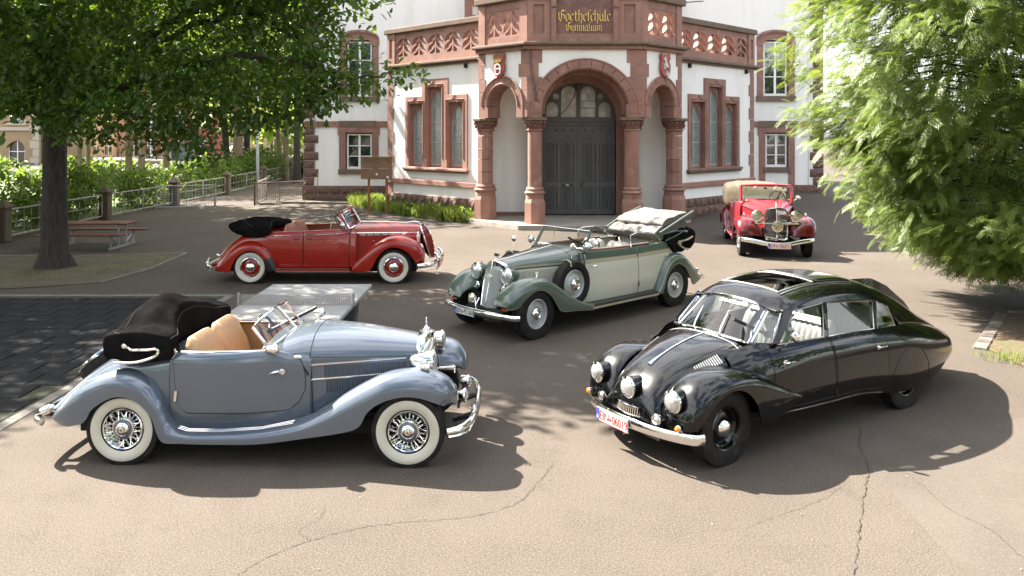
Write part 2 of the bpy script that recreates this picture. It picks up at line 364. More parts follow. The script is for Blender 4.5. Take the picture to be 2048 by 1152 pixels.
# mulch bed on the right with brick edging
def gpz(px, py): return gp(px, py)
E0 = [gp(1960, 700), gp(2006, 626)]
sheet('mulch_bed', [gp(1975, 700), gp(2012, 627), (12.6, 14.6), (12.6, 10.4), gp(2048, 735)], 'mulch', 0.015, label='mulched bed under the conifer')
rb = structure(empty('brick_edging', (0, 0, 0)), 'grey brick edging of the mulch bed')
a, b = Vector(E0[0]), Vector(E0[1]); d = b - a; ang = math.atan2(d.y, d.x); k = int(d.length / 0.215)
for i in range(k):
    c = a + d.normalized() * 0.215 * (i + .5); o = MB().box((0, 0, 0), (0.185, 0.2, 0.12), bev=0.015).obj('edging_brick', random.choice(['kerb', 'kerb_d']), rb, smooth=30)
    o.location = (c.x, c.y, -.025 + random.uniform(-.012, .012)); o.rotation_euler = (random.uniform(-.03, .03), random.uniform(-.02, .02), ang + random.uniform(-.03, .03))
b2 = Vector(gp(2012, 627))
for i in range(9):
    o = MB().box((0, 0, 0), (0.2, 0.2, 0.12), bev=0.01).obj('edging_brick', 'kerb', rb, smooth=30); o.location = (b2.x + 0.2 + 0.21 * i, b2.y + 0.03, -.03); o.rotation_euler = (0, 0, random.uniform(-.05, .05))
# land beyond the railings
sheet('verge', [(-15.9, 20), (-15.9, 66), (-60, 66), (-60, 20)], 'verge', 0.01, label='rough verge beyond the railings')
sheet('street', [(-120, 78), (-120, 96), (10, 120), (10, 100)], 'street', 0.012, label='pale street beyond the trees')
sheet('pavement', [(-120, 66), (-120, 78), (10, 100), (10, 62)], 'asphalt2', 0.008, label='pavement beyond the trees')
# ================================================================ SCHOOL
MT['plaster'] = mat('white_plaster', (0.80, 0.785, 0.765), 0.85, c2=(0.76, 0.745, 0.72), scale=0.9, bump=0.08, bscale=40, c3=(0.71, 0.69, 0.655), s3=1.1, stretch=(1.6, 1.6, .22))
MT['stone'] = mat('red_sandstone', (0.268, 0.142, 0.112), 0.85, c2=(0.21, 0.112, 0.09), scale=1.6, c3=(0.33, 0.185, 0.145), s3=2.2, bump=0.25, bscale=45, bdist=0.006)
MT['stone_l'] = mat('light_sandstone', (0.3277, 0.1757, 0.1349), 0.85, c2=(0.266, 0.1377, 0.1064), scale=1.9, c3=(0.228, 0.1235, 0.09975), s3=0.9, bump=0.3, bscale=50, bdist=0.006)
MT['stone_d'] = mat('weathered_sandstone', (0.19, 0.112, 0.085), 0.9, c2=(0.115, 0.088, 0.066), scale=2.2, c3=(0.12, 0.115, 0.07), s3=3.0, bump=0.4, bscale=35, bdist=0.01)
MT['sign_stone'] = mat('sign_sandstone', (0.17, 0.082, 0.064), 0.8, c2=(0.12, 0.058, 0.047), scale=2.5, c3=(0.21, 0.12, 0.095), s3=3, bump=0.3, bscale=30)
MT['rock'] = mat('rockfaced_sandstone', (0.16, 0.092, 0.072), 0.95, c2=(0.104, 0.06, 0.0496), scale=3, c3=(0.216, 0.144, 0.112), s3=4, bump=0.8, bscale=16, bdist=0.03)
MT['mortar'] = mat('mortar', (0.33, 0.24, 0.2), 0.95)
MT['carved'] = mat('carved_stone', (0.25, 0.125, 0.1), 0.9, c2=(0.17, 0.085, 0.068), scale=14, bump=1.0, bscale=26, bdist=0.05, vor=True)
MT['door'] = mat('grey_door_paint', (0.0744, 0.0744, 0.0768), 0.5, c2=(0.09, 0.0888, 0.09), scale=2)
MT['winframe'] = mat('white_window_paint', (0.78, 0.78, 0.76), 0.45)
MT['pane'] = mat('dark_window_pane', (0.022, 0.027, 0.026), 0.03, coat=1.0, spec=1.0)
MT['leadpane'] = mat('leaded_pane', (0.15, 0.195, 0.1875), 0.16, coat=0.6, coat_r=0.1, c2=(0.255, 0.3, 0.285), scale=5)
MT['fanpane'] = mat('dusty_pane', (0.30, 0.255, 0.22), 0.3, coat=0.5, c2=(0.36, 0.31, 0.27), scale=2)
MT['lead'] = mat('lead_cames', (0.33, 0.34, 0.33), 0.6)
MT['gold'] = mat('gilding', (0.4973, 0.3315, 0.102), 0.32, 0.85)
MT['shield_red'] = mat('shield_red', (0.3525, 0.0825, 0.06375), 0.6, c2=(0.285, 0.06375, 0.0525), scale=4)
MT['shield_white'] = mat('shield_white', (0.5625, 0.54, 0.495), 0.6)
MT['cable'] = mat('black_cable', (0.03, 0.03, 0.03), 0.7)
MT['iron'] = mat('galvanised_pipe', (0.32, 0.33, 0.34), 0.5, 0.4)
MT['roofd'] = mat('roof_slate', (0.09, 0.085, 0.085), 0.7, c2=(0.06, 0.06, 0.062), scale=3)
SCH = empty('school_building', (2.5, 27.6, 0)); tag(SCH, 'white plastered school with red sandstone porch, pointed windows and pierced balustrade', 'school')
_inv = Matrix.Translation((-2.5, -27.6, 0))
def so_(o):  # child of the school, geometry given in world metres
    o.parent = SCH; o.matrix_parent_inverse = _inv; return o
class Fr:
    def __init__(s, o, d, n): s.o = Vector(o); s.d = Vector(d).normalized(); s.n = Vector(n).normalized()
    def __call__(s, u, z, d=0.0): p = s.o + s.d * u + s.n * d; return Vector((p.x, p.y, z))
q = math.sqrt(.5)
FR = Fr((2.5, 27.6, 0), (1, 0, 0), (0, -1, 0))
FL = Fr((0.53, 27.6, 0), (-q, q, 0), (-q, -q, 0)); FRt = Fr((4.47, 27.6, 0), (q, q, 0), (q, -q, 0))
WL = Fr((-1.05, 29.78, 0), (-q, q, 0), (-q, -q, 0)); WR = Fr((6.05, 29.78, 0), (q, q, 0), (q, -q, 0))
MW = Fr((0, 38, 0), (1, 0, 0), (0, -1, 0)); BK = Fr((2.55, 30.6, 0), (1, 0, 0), (0, -1, 0))
def fb(m, fr, u0, u1, z0, z1, d0, d1): return m.slab([rect(u0, z0, u1, z1)], fr, d1, d0)
def fbo(name, material, fr, u0, u1, z0, z1, d0, d1, bev=0.0, parent=None):
    o = fb(MB(), fr, u0, u1, z0, z1, d0, d1).obj(name, material, smooth=0, bev=bev)
    if parent is None: return so_(o)
    o.parent = parent; o.matrix_parent_inverse = parent['_inv_'] if False else PINV[parent.name]; return o
PINV = {}
def part_root(name, meshobj=None):
    o = empty(name, (2.5, 27.6, 0)); o.parent = SCH; o.matrix_parent_inverse = _inv; PINV[o.name] = _inv; return o
def sub_(o, root): o.parent = root; o.matrix_parent_inverse = _inv; return o
# shared stones
def rockmesh(seed):
    rn = random.Random(seed); m = MB(); nu, nv = 6, 5; P = []
    for i in range(nu):
        row = []
        for j in range(nv):
            e = i in (0, nu - 1) or j in (0, nv - 1)
            row.append((-.5 + i / (nu - 1), -(0.0 if e else rn.uniform(.35, 1.0)), -.5 + j / (nv - 1)))
        P.append(row)
    m.grid(P); o = m.obj('stone', 'rock', smooth=0); me = o.data; bpy.data.objects.remove(o); return me
ROCK = [rockmesh(k) for k in range(6)]
_b = MB().box((0, 0, 0), (1, 1, 1)).obj('stone', 'stone', smooth=0); BOX = _b.data; bpy.data.objects.remove(_b)
_b = MB().box((0, 0, 0), (1, 1, 1)).obj('stone', 'stone_l', smooth=0); BOXL = _b.data; bpy.data.objects.remove(_b)
def stone(name, me, fr, u0, u1, z0, z1, d0, d1, gap=0.016):
    # box stone set into a wall: mesh -0.5..0.5
    o = bpy.data.objects.new(name, me); COL.objects.link(o)
    if u0 > u1: u0, u1 = u1, u0
    c = fr((u0 + u1) / 2, (z0 + z1) / 2, (d0 + d1) / 2); ang = math.atan2(fr.d.y, fr.d.x)
    if fr.d.cross(Vector((0, 0, 1))).dot(fr.n) < 0: ang += math.pi
    o.location = c; o.rotation_euler = (0, 0, ang); o.scale = (u1 - u0 - gap, abs(d1 - d0), z1 - z0 - gap); return so_(o)
def rock(name, fr, u0, u1, z0, z1, depth=0.07, d=0.0, gap=0.02):
    o = bpy.data.objects.new(name, random.choice(ROCK)); COL.objects.link(o)
    c = fr((u0 + u1) / 2, (z0 + z1) / 2, d); ang = math.atan2(fr.d.y, fr.d.x)
    if fr.d.cross(Vector((0, 0, 1))).dot(fr.n) < 0: ang += math.pi
    o.location = c; o.rotation_euler = (0, 0, ang); o.scale = (abs(u1 - u0) - gap, depth, z1 - z0 - gap); return so_(o)
def rock_band(fr, u0, u1, z0, z1, rows=2, L=0.55, d=0.05):
    so_(fb(MB(), fr, u0, u1, z0, z1, -0.2, d - 0.01).obj('plinth', 'mortar', smooth=0))
    h = (z1 - z0) / rows
    for r in range(rows):
        u = u0
        while u < u1 - 0.05:
            w = min(L * random.uniform(.7, 1.35), u1 - u)
            if u1 - u - w < 0.2: w = u1 - u
            rock('plinth_stone', fr, u, u + w, z0 + r * h, z0 + (r + 1) * h, 0.08, d); u += w
# ---- main wall
WX0, WX1 = -9.9, 14.8
wins = [(-7.98, -6.55, 1.50, 3.36), (-7.95, -6.55, 4.95, 7.75), (11.95, 13.2, 1.60, 3.36), (11.85, 13.2, 4.98, 7.75)]
holes = [rect(*(w[0], w[2], w[1], w[3])) for w in wins]
so_(MB().slab([rect(WX0, 0.8, WX1, 11.6)] + holes, MW, 0.0, -0.45).obj('main_wall', 'plaster', smooth=0))
so_(MB().slab([rect(WX0, 0.0, WX1, 11.6)], MW, -0.9, -1.0).obj('inner_wall', MT['under'], smooth=0))
for xx in (WX0, WX1 - 0.4): so_(MB().box((xx + 0.2, 44, 5.8), (0.4, 11.0, 11.5)).obj('side_wall', 'plaster', smooth=0))
so_(MB().add([(WX0 - .4, 37.4, 11.6), (WX1 + .4, 37.4, 11.6), (WX1 + .4, 44, 16.5), (WX0 - .4, 44, 16.5), (WX0 - .4, 50, 11.6), (WX1 + .4, 50, 11.6)], [(0, 1, 2, 3), (3, 2, 5, 4), (0, 3, 4), (1, 5, 2), (0, 4, 5, 1)]).obj('roof', 'roofd', smooth=0))
rock_band(MW, WX0, -5.3, 0.0, 0.82); rock_band(MW, 10.1, WX1, 0.3, 0.86, rows=1, L=0.4)
# quoins at both ends of the main wall
z = 0.82; k = 0
while z < 9.9:
    h = 0.40; w = 0.72 if k % 2 else 0.52
    if not 3.55 < z + .2 < 3.95: rock('quoin_stone', MW, WX0, WX0 + w, z, z + h, 0.09, 0.02); rock('quoin_stone', MW, WX1 - w, WX1, z, z + h, 0.09, 0.02)
    z += h; k += 1
for (a, b) in ((WX0, -8.2), (-6.45, -5.3), (10.0, 11.7), (13.5, WX1)): fbo('string_course', 'stone', MW, a, b, 3.60, 3.88, 0, 0.07, 0.015)
fbo('string_course', 'stone_d', MW, -8.2, -6.45, 3.60, 3.90, 0, 0.08, 0.015); fbo('string_course', 'stone_d', MW, 11.7, 13.5, 3.60, 3.90, 0, 0.08, 0.015)
def casement(x0, x1, z0, z1, cols=2, rows=3, arched=False, stonework='stone'):
    w = part_root('window'); d = -0.16
    fz1 = z1 + (0.42 if arched else 0)
    def ring(a0, a1, b0, b1, top): return ([(a0, b0), (a1, b0)] + (arc((a0 + a1) / 2, b1 - 0.02, (a1 - a0) / 2, 0, 180, 15, top) if arched else [(a1, b1), (a0, b1)]))
    fw = 0.07
    sub_(MB().slab([ring(x0, x1, z0, z1 - (0.4 if arched else 0), 0.42), ring(x0 + fw, x1 - fw, z0 + fw + .05, z1 - fw - (0.4 if arched else 0), 0.36)], MW, d + .05, d - .05).obj('window_frame', 'winframe', smooth=0), w)
    m = MB(); cx = (x0 + x1) / 2
    fb(m, MW, cx - .05, cx + .05, z0 + fw, z1 - .06, d - .04, d + .052)
    sub_(m.obj('mullion', 'winframe', smooth=0), w)
    zs = [z0 + fw + .05 + (z1 - z0 - 2 * fw - .05) * i / rows for i in range(1, rows)]
    for zz in zs:
        for (a, b) in ((x0 + fw, cx - .05), (cx + .05, x1 - fw)):
            sub_(fb(MB(), MW, a, b, zz - (.02 if not arched else .03), zz + .02, d - .02, d + .03).obj('glazing_bar', 'winframe', smooth=0), w)
    zz = [z0 + fw] + zs + [z1 - fw]
    for i in range(rows):
        for (a, b) in ((x0 + fw, cx - .05), (cx + .05, x1 - fw)):
            t = random.uniform(-.006, .006)
            sub_(MB().add([MW(a - .02, zz[i] - .02, d + t), MW(b + .02, zz[i] - .02, d - t), MW(b + .02, zz[i + 1] + .02, d - t * .5), MW(a - .02, zz[i + 1] + .02, d + t * .5)], [(0, 1, 2, 3)]).obj('pane', 'pane', smooth=0), w)
    return w
def arch_top(a0, a1, b, rise, n=13): return arc((a0 + a1) / 2, b, (a1 - a0) / 2, 0, 180, n, rise)
for i, (x0, x1, z0, z1) in enumerate(wins):
    up = z0 > 4
    casement(x0 + .12, x1 - .12, z0 + .1, z1 - .08 - (0.0), rows=3, arched=False)
    # red stone surround
    o0, o1 = x0 - .22, x1 + .22
    if not up:
        so_(MB().slab([rect(o0, z0 if i == 0 else 0.86, x0 + .07, z1)], MW, .05, -.25).obj('window_jamb', 'stone', smooth=0, bev=.012))
        so_(MB().slab([rect(x1 - .07, z0 if i == 0 else 0.86, o1, z1)], MW, .05, -.25).obj('window_jamb', 'stone', smooth=0, bev=.012))
        so_(MB().slab([[(o0 - .06, z1 - .14), (o0 - .06, 3.6), (o1 + .06, 3.6), (o1 + .06, z1 - .14), (o1 - .02, z1 - .14), (o1 - .02, z1 - .02), (o0 + .02, z1 - .02), (o0 + .02, z1 - .14)]], MW, .06, -.25).obj('window_lintel', 'stone', smooth=0))
        fbo('window_sill', 'stone_d', MW, x0 - .02 if i else o0 - .04, x1 + .02 if i else o1 + .04, z0 - .14, z0 + .10, -.25, .10, .02)
    else:
        for a, b in ((o0, x0 + .06), (x1 - .06, o1)):
            zz = z0
            while zz < z1 - .1:
                hh = min(.62, z1 - zz); so_(MB().slab([rect(a, zz, b, zz + hh - .008)], MW, .05, -.25).obj('jamb_stone', 'stone', smooth=0, bev=.01)); zz += hh
        top = [(o1 + .03, z1 - .25), (o1 + .03, z1 + .05)] + arch_top(o0 - .03, o1 + .03, z1 + .06, .42) + [(o0 - .03, z1 + .05), (o0 - .03, z1 - .25), (x0 + .06, z1 - .25)] + arch_top(x0 + .06, x1 - .06, z1 - .25, .3)[::-1] + [(x1 - .06, z1 - .25)]
        so_(MB().slab([top], MW, .06, -.25).obj('window_arch', 'stone', smooth=0))
        m = MB()   # scalloped hood mould
        for r_, dd in ((.40, .10), (.33, .085)):
            pth = [MW((o0 + o1) / 2 + (o1 - o0) / 2 * t, z1 + .03 + r_ * (1 - t * t) ** .5 - 0.05 * abs(math.sin(t * 4 * math.pi / 2 * 1.25)), dd) for t in np.linspace(-.97, .97, 33)]
            m.tube(pth, .035, 6)
        so_(m.obj('hood_mould', 'stone', smooth=40))
        fbo('window_sill', 'stone_d', MW, o0 - .05, o1 + .05, z0 - .16, z0 + .10, -.25, .12, .02)
# conduit on the left wall, downpipe on the right
so_(MB().tube([MW(-9.35, 8, .03), MW(-9.35, 1.6, .03), MW(-9.22, 1.4, .03), MW(-9.22, .1, .1)], .018, 6).obj('wall_conduit', 'iron'))
so_(MB().tube([MW(14.1, 9, .04), MW(14.1, .9, .04)], .03, 6).obj('rain_pipe', 'winframe'))
so_(MB().tube([MW(10.75, .95, .12), MW(10.75, .4, .12)], .05, 8).obj('vent_pipe', 'winframe'))
# ---- wings
def tracery(fr, u0, u1, z0, z1, n, th=0.2, d=0.0):
    w = (u1 - u0) / n; hh = z1 - z0; hol = []; g = 0.035
    rib = [(0, .33), (.08, .44), (.3, .53), (.62, .6), (.88, .72), (1, .84)]
    for k in range(n):
        for sd in (0, 1):
            def T(s, h):
                s = min(1, max(0, s)); uu = s * (w / 2 - 2 * g) + g
                return ((u0 + k * w + uu) if sd == 0 else (u0 + (k + 1) * w - uu), z0 + .03 + h * (hh - .06))
            A = [(0, .40), (.03, .62), (.2, .8), (.5, .92), (.85, .985), (1, .99), (1, .88), (.86, .77), (.6, .655), (.28, .585), (.08, .51)]
            B = [(0, .285), (.1, .39), (.32, .48), (.63, .55), (.88, .66), (1, .77), (1, .50), (.86, .38), (.6, .265), (.28, .195), (.08, .12), (0, .05)]
            C = [(.32, .02), (.3, .09), (.62, .18), (.88, .29), (1, .41), (1, .02)]
            for Q in (A, B, C):
                poly = [T(s, h) for s, h in Q]; hol.append(poly)
    return MB().slab([rect(u0, z0, u1, z1)] + hol, fr, d, d - th)
def lancet(c, w, z0, z1, n=7):
    h = w / 2; sp = z1 - h * 1.5
    return [(c - h, z0), (c + h, z0), (c + h, sp)] + [(c - h + 2 * h * math.cos(t), sp + 1.5 * 2 * h * math.sin(t) / (2 * math.sin(math.pi / 3))) for t in np.linspace(0.12, math.pi / 3, n)] + [(c + h - 2 * h * math.cos(t), sp + 1.5 * 2 * h * math.sin(t) / (2 * math.sin(math.pi / 3))) for t in np.linspace(math.pi / 3, 0.12, n)][1:] + [(c - h, sp)]
def wing(fr, sgn):
    L = 5.95
    so_(MB().slab([rect(0, .8, L, 5.98), [(.95, 1.9), (4.65, 1.9), (4.65, 4.7), (3.5, 4.7), (3.5, 5.35), (2.2, 5.35), (2.2, 4.7), (.95, 4.7)]], fr, 0, -.4).obj('wing_wall', 'plaster', smooth=0))
    so_(MB().slab([rect(0, 0, L, 5.98)], fr, -1.2, -1.3).obj('wing_inner_wall', MT['under'], smooth=0))
    # return wall back to the main block
    c = fr(L, 0, 0); so_(MB().box((c.x - sgn * .2, (c.y + 38) / 2 + .1, 3.0), (.38, 38 - c.y, 5.96)).obj('wing_side_wall', 'plaster', smooth=0))
    rock_band(fr, .35, L + .05, 0.0 if sgn < 0 else 0.1, .82, rows=2, L=.45)
    fbo('string_course', 'stone_l', fr, 0.2, L + .05, 1.22, 1.44, 0, .09, .03)
    # corner quoins
    z = 1.44; k = 0
    while z < 5.9:
        h = min(.49, 5.95 - z); stone('quoin_stone', BOX, fr, L - (.42 if k % 2 else .30), L + .02, z, z + h, -.1, .025); z += h; k += 1
    k = 0
    for zz in (.82, 1.02): stone('quoin_stone', BOX, fr, L - .35, L + .04, zz, zz + .2, -.1, .04)
    # window group : frame stones, three lancets
    W3 = part_root('window')
    fm = [[(.88, 1.92), (.88, 4.81), (2.0, 4.81), (2.0, 5.47), (3.62, 5.47), (3.62, 4.81), (4.72, 4.81), (4.72, 1.92)], rect(1.14, 1.95, 2.06, 4.52), rect(2.39, 1.95, 3.335, 5.15), rect(3.59, 1.95, 4.48, 4.52)]
    sub_(MB().slab(fm, fr, .05, -.12).obj('stone_surround', 'stone_l' if sgn < 0 else 'stone', smooth=0, bev=.012), W3)
    for (a, b, top) in ((1.14, 2.06, 4.52), (2.39, 3.335, 5.15), (3.59, 4.48, 4.52)):
        c = (a + b) / 2 + .02
        # deep reveal
        m = MB()
        for (p, r_) in ((a, a + .012), (b - .012, b)): fb(m, fr, p, r_, 1.95, top, -.25, -.121)
        fb(m, fr, a + .012, b - .012, top - .012, top, -.25, -.121)
        sub_(m.obj('reveal', 'stone_l' if sgn < 0 else 'stone', smooth=0), W3)
        lw = b - a - .17
        sub_(MB().slab([rect(a + .012, 1.95, b - .012, top - .012), lancet(c, lw, 2.04, top - .15)], fr, -.15, -.23).obj('lancet_stone', 'stone_l' if sgn < 0 else 'stone', smooth=0), W3)
        sub_(MB().tube([fr(x, z_, -.145) for x, z_ in lancet(c, lw + .05, 2.04, top - .12)[2:]], .03, 6).obj('arch_moulding', 'stone', smooth=40), W3)
        sub_(MB().slab([lancet(c, lw + .04, 2.0, top - .13)], fr, -.20, -.215).obj('pane', 'leadpane', smooth=0), W3)
        sub_(MB().slab([lancet(c, lw + .01, 2.03, top - .15), lancet(c, lw - .07, 2.08, top - .2)], fr, -.175, -.20).obj('window_frame', 'lead', smooth=0), W3)
        for zz in (2.95, 3.75): sub_(fb(MB(), fr, c - lw / 2, c + lw / 2, zz - .02, zz + .02, -.20, -.172).obj('glazing_bar', 'lead', smooth=0), W3)
        m = MB(); poly = lancet(c, lw - .07, 2.08, top - .2); pm = .085; ztop = top - .2
        def width_at(z_):
            h = (lw - .07) / 2; sp = ztop - h * 1.5
            if z_ < sp: return h
            t = min(1, (z_ - sp) / (ztop - sp)); return max(0.0, 2 * h * math.cos(math.asin(min(1, t * math.sin(math.pi / 3)))) - h)
        s = -4.0
        while s < 5:
            for dr in (1, -1):
                # line u = c + dr*(z-2.08)*0.6 + s
                pts = []
                for z_ in np.arange(2.08, ztop, .04):
                    x = dr * (z_ - 2.08) * .62 + s * dr
                    if abs(x) < width_at(z_): pts.append((c + x, z_))
                if len(pts) > 1: m.tube([fr(pts[0][0], pts[0][1], -.193), fr(pts[-1][0], pts[-1][1], -.193)], .006, 3, cap=False)
            s += .115
        o = sub_(m.obj('lead_lattice', 'lead', smooth=0), W3)
        # label mould over the light
        mm = MB(); h0, h1 = a - .12, b + .12; zt = top + .10
        mm.tube([fr(a - .06, 2.3, .055), fr(a - .06, zt, .055)], .018, 5); mm.tube([fr(b + .06, 2.3, .055), fr(b + .06, zt, .055)], .018, 5)
        cc = (a + b) / 2
        mm.tube([fr(a - .06, zt, .06), fr(cc - .2, zt, .06), fr(cc - .06, zt + .05, .06), fr(cc - .03, zt + .16, .06)], .02, 5)
        mm.tube([fr(b + .06, zt, .06), fr(cc + .2, zt, .06), fr(cc + .06, zt + .05, .06), fr(cc + .03, zt + .16, .06)], .02, 5)
        sub_(mm.obj('label_mould', 'stone', smooth=40), W3)
    so_(MB().slab([[(.8, 1.93), (.8, 1.83), (4.8, 1.83), (4.8, 1.93)]], fr, .16, -.3).obj('window_sill', 'stone_l' if sgn < 0 else 'stone_d', smooth=0, bev=.02))
    fbo('sill_moulding', 'stone_d', fr, .84, 4.76, 1.76, 1.828, -.05, .12, .02)
    # balustrade
    B = part_root('balustrade'); mL = 'stone_l'
    sub_(fb(MB(), fr, 0, L + .15, 5.98, 6.06, -.3, .10).obj('cornice', 'stone_d', smooth=0, bev=.02), B)
    sub_(fb(MB(), fr, 0, L + .2, 6.062, 6.18, -.3, .2).obj('cornice_top', 'stone_d', smooth=0, bev=.03), B)
    sub_(fb(MB(), fr, .2, L - .52, 6.182, 6.44, -.22, .0).obj('base_rail', mL, smooth=0), B)
    sub_(fb(MB(), fr, .2, L - .52, 7.29, 7.48, -.22, .0).obj('top_rail', 'stone', smooth=0), B)
    sub_(tracery(fr, .2, L - .52, 6.442, 7.288, 5, .2, 0).obj('tracery', mL, smooth=0), B)
    sub_(MB().slab([rect(L - .5, 6.182, L + .02, 7.48), rect(L - .34, 6.45, L - .14, 7.25)], fr, .05, -.0).obj('end_pier_panel', mL, smooth=0), B)
    sub_(fb(MB(), fr, L - .5, L + .02, 6.182, 7.48, -.35, -.001).obj('end_pier', mL, smooth=0), B)
    sub_(MB().slab([[(0, 7.482), (L + .18, 7.482), (L + .18, 7.62), (L + .1, 7.70), (0, 7.70)]], fr, .12, -.32).obj('coping', 'stone_d', smooth=0, bev=.03), B)
    for uu in (.9, 5.2): fbo('water_spout', MT['under'], fr, uu, uu + .12, 5.80, 5.96, 0, .10)
    # deck behind the balustrade
    c0 = fr(0, 0, -.3); c1 = fr(L, 0, -.3)
    so_(MB().add([(c0.x, c0.y, 6.1), (c1.x, c1.y, 6.1), (c1.x, 38, 6.1), (2.5, 38, 6.1), (2.5, c0.y, 6.1)], [(0, 1, 2, 3, 4)]).obj('terrace_deck', 'stone_d', smooth=0))
wing(WL, -1); wing(WR, 1)
# ---- central bay behind the parapet
m = MB(); m.box((2.5, 36.9, 8.6), (9.2, 2.2, 5.0)); so_(m.obj('upper_bay', 'plaster', smooth=0))
so_(MB().box((2.5, 36.4, 8.6), (8.0, 2.4, 4.98)).obj('bay_stonework', 'stone', smooth=0))
z = 6.2; k = 0
while z < 10.8:
    w = .5 if k % 2 else .34
    for sx in (-1, 1):
        x = 2.5 + sx * 4.62; o = bpy.data.objects.new('quoin_stone', BOX); COL.objects.link(o); o.location = (x - sx * w / 2, 35.9, z + .2); o.scale = (w, .3, .39); so_(o)
    z += .4; k += 1
for sx in (-1, 1):
    for xx in (3.9, 3.6, 3.3, 2.9): so_(MB().tube([(2.5 + sx * xx, 35.18, 6.2), (2.5 + sx * xx, 35.18, 10.9)], .06, 8).obj('bay_shaft', 'stone_l'))
# ---- porch platform
def octo(off, z0, z1, yb=30.65):
    a = 1.97 + off; e = 3.75 + off
    P = [(2.5 - a, 27.6 - off * 1.1), (2.5 + a, 27.6 - off * 1.1), (2.5 + e, 27.6 + 1.78), (2.5 + e, yb), (2.5 - e, yb), (2.5 - e, 27.6 + 1.78)]
    n = len(P); return MB().add([(x, y, z0) for x, y in P] + [(x, y, z1) for x, y in P], [tuple(range(n, 2 * n))] + [(i, (i + 1) % n, n + (i + 1) % n, n + i) for i in range(n)])
MT['step'] = mat('porch_step_stone', (0.273, 0.2405, 0.2015), 0.8, c2=(0.325, 0.2925, 0.247), scale=1.5, bump=0.1, c3=(0.2145, 0.1885, 0.156), s3=2)
so_(octo(.32, -.1, .17).obj('porch_step', 'step', smooth=0, bev=.02))
# back wall with the doorway
dw, dz, drise = 1.42, 3.85, 1.40
door_ring = [(-dw, .17), (-dw, dz)] + arc(0, dz, dw, 180, 0, 25, drise) + [(dw, .17)]
so_(MB().slab([[(-3.8, .17)] + door_ring + [(3.8, .17), (3.8, 6.1), (-3.8, 6.1)]], BK, 0, -.3).obj('porch_back_wall', 'plaster', smooth=0))
for a, b in ((-3.8, -1.85), (1.85, 3.8)): fbo('skirting', 'stone', BK, a, b, .172, .30, 0, .03)
jamb = [(-dw - .36, .172), (-dw - .36, dz)] + arc(0, dz, dw + .36, 180, 0, 25, drise + .32) + [(dw + .36, .172), (dw, .172), (dw, dz)] + arc(0, dz, dw, 0, 180, 25, drise) + [(-dw, dz), (-dw, .172)]
so_(MB().slab([jamb], BK, .06, -.32).obj('door_surround', 'stone', smooth=0, bev=.02))
j2 = [(x * .93, .172 + (zz - .172) * .975) for x, zz in jamb]
DR = part_root('entrance_door')
fn = lambda u, zz, d: BK(u, zz, d - .22)
# two leaves with sunk linenfold panels and roundels
for sx in (-1, 1):
    def P_(u0, z0, u1, z1): return rect(*( (u0, z0, u1, z1) if sx > 0 else (-u1, z0, -u0, z1)))
    def ogee(u0, u1, z0, z1):
        c = (u0 + u1) / 2; w = u1 - u0
        pts = [(u0, z0), (u1, z0), (u1, z1 - .3), (u1 - .02, z1 - .16), (c + w * .28, z1 - .10), (c + .05, z1 - .06), (c, z1 + .1), (c - .05, z1 - .06), (c - w * .28, z1 - .10), (u0 + .02, z1 - .16), (u0, z1 - .3)]
        return [(sx * a, b) for a, b in pts]
    pan = [ogee(.16, .68, 1.42, 3.15), ogee(.80, 1.30, 1.42, 3.15), P_(.16, .38, .68, 1.24), P_(.80, .38, 1.30, 1.24)]
    sub_(MB().slab([P_(.012, .19, dw - .01, 3.60)] + pan, fn, .05, 0.0).obj('door_leaf', 'door', smooth=0, bev=.006), DR)
    sub_(MB().slab([P_(.012, .19, dw - .01, 3.60)], fn, 0.012, -.05).obj('door_panel_backing', 'door', smooth=0), DR)
    for (a, b, z0, z1) in ((.16, .68, 1.5, 2.85), (.80, 1.30, 1.5, 2.85), (.16, .68, .46, 1.17), (.80, 1.30, .46, 1.17)):
        c = (a + b) / 2; m = MB()
        for dx in (-.12, -.04, .04, .12):
            e = .08 if abs(dx) < .1 else 0
            m.tube([fn(sx * (c + dx), z0 - e * .5, .014), fn(sx * (c + dx), z1 + e, .014)], [.034, .034], 8)
        m2 = MB()
        sub_(m.obj('linenfold', 'door', smooth=40), DR)
        sub_(MB().tube([fn(sx * (a + .03), z0 - .05, .014), fn(sx * (b - .03), z0 - .05, .014), fn(sx * (b - .03), z1 + .03, .014), fn(sx * (a + .03), z1 + .03, .014)], .012, 4, close=True).obj('panel_bead', 'door', smooth=0), DR)
    for uu in (.26, .58, .88, 1.20):
        sub_(MB().rev([(.075, .05), (.075, .066), (.055, .066), (.04, .052), (.03, .06), (.0, .06)], fn(sx * uu, 3.42, 0), BK.n, 12, cap=False).obj('roundel', 'door', smooth=30), DR)
sub_(fb(MB(), fn, -.05, .05, .2, 3.58, .051, .085).obj('closing_strip', 'door', smooth=0, bev=.01), DR)
sub_(MB().tube([fn(.13, 1.20, .06), fn(.13, 1.45, .06)], .018, 8).tube([fn(.13, 1.40, .06), fn(.13, 1.40, .12), fn(.22, 1.38, .12)], .012, 6).obj('door_handle', MT['black_paint']), DR)
sub_(fb(MB(), fn, -.64, -.20, 1.28, 1.36, .051, .06).obj('letter_slot', MT['black_paint'], smooth=0), DR)
sub_(fb(MB(), fn, -.48, -.36, 1.30, 1.335, .061, .066).obj('letter_label', 'winframe', smooth=0), DR)
sub_(fb(MB(), fn, -dw + .005, dw - .005, 3.60, 3.72, -.03, .09).obj('transom', 'door', smooth=0, bev=.02), DR)
sub_(fb(MB(), fn, -dw + .005, dw - .005, 3.722, 3.86, -.03, .05).obj('transom_rail', 'door', smooth=0), DR)
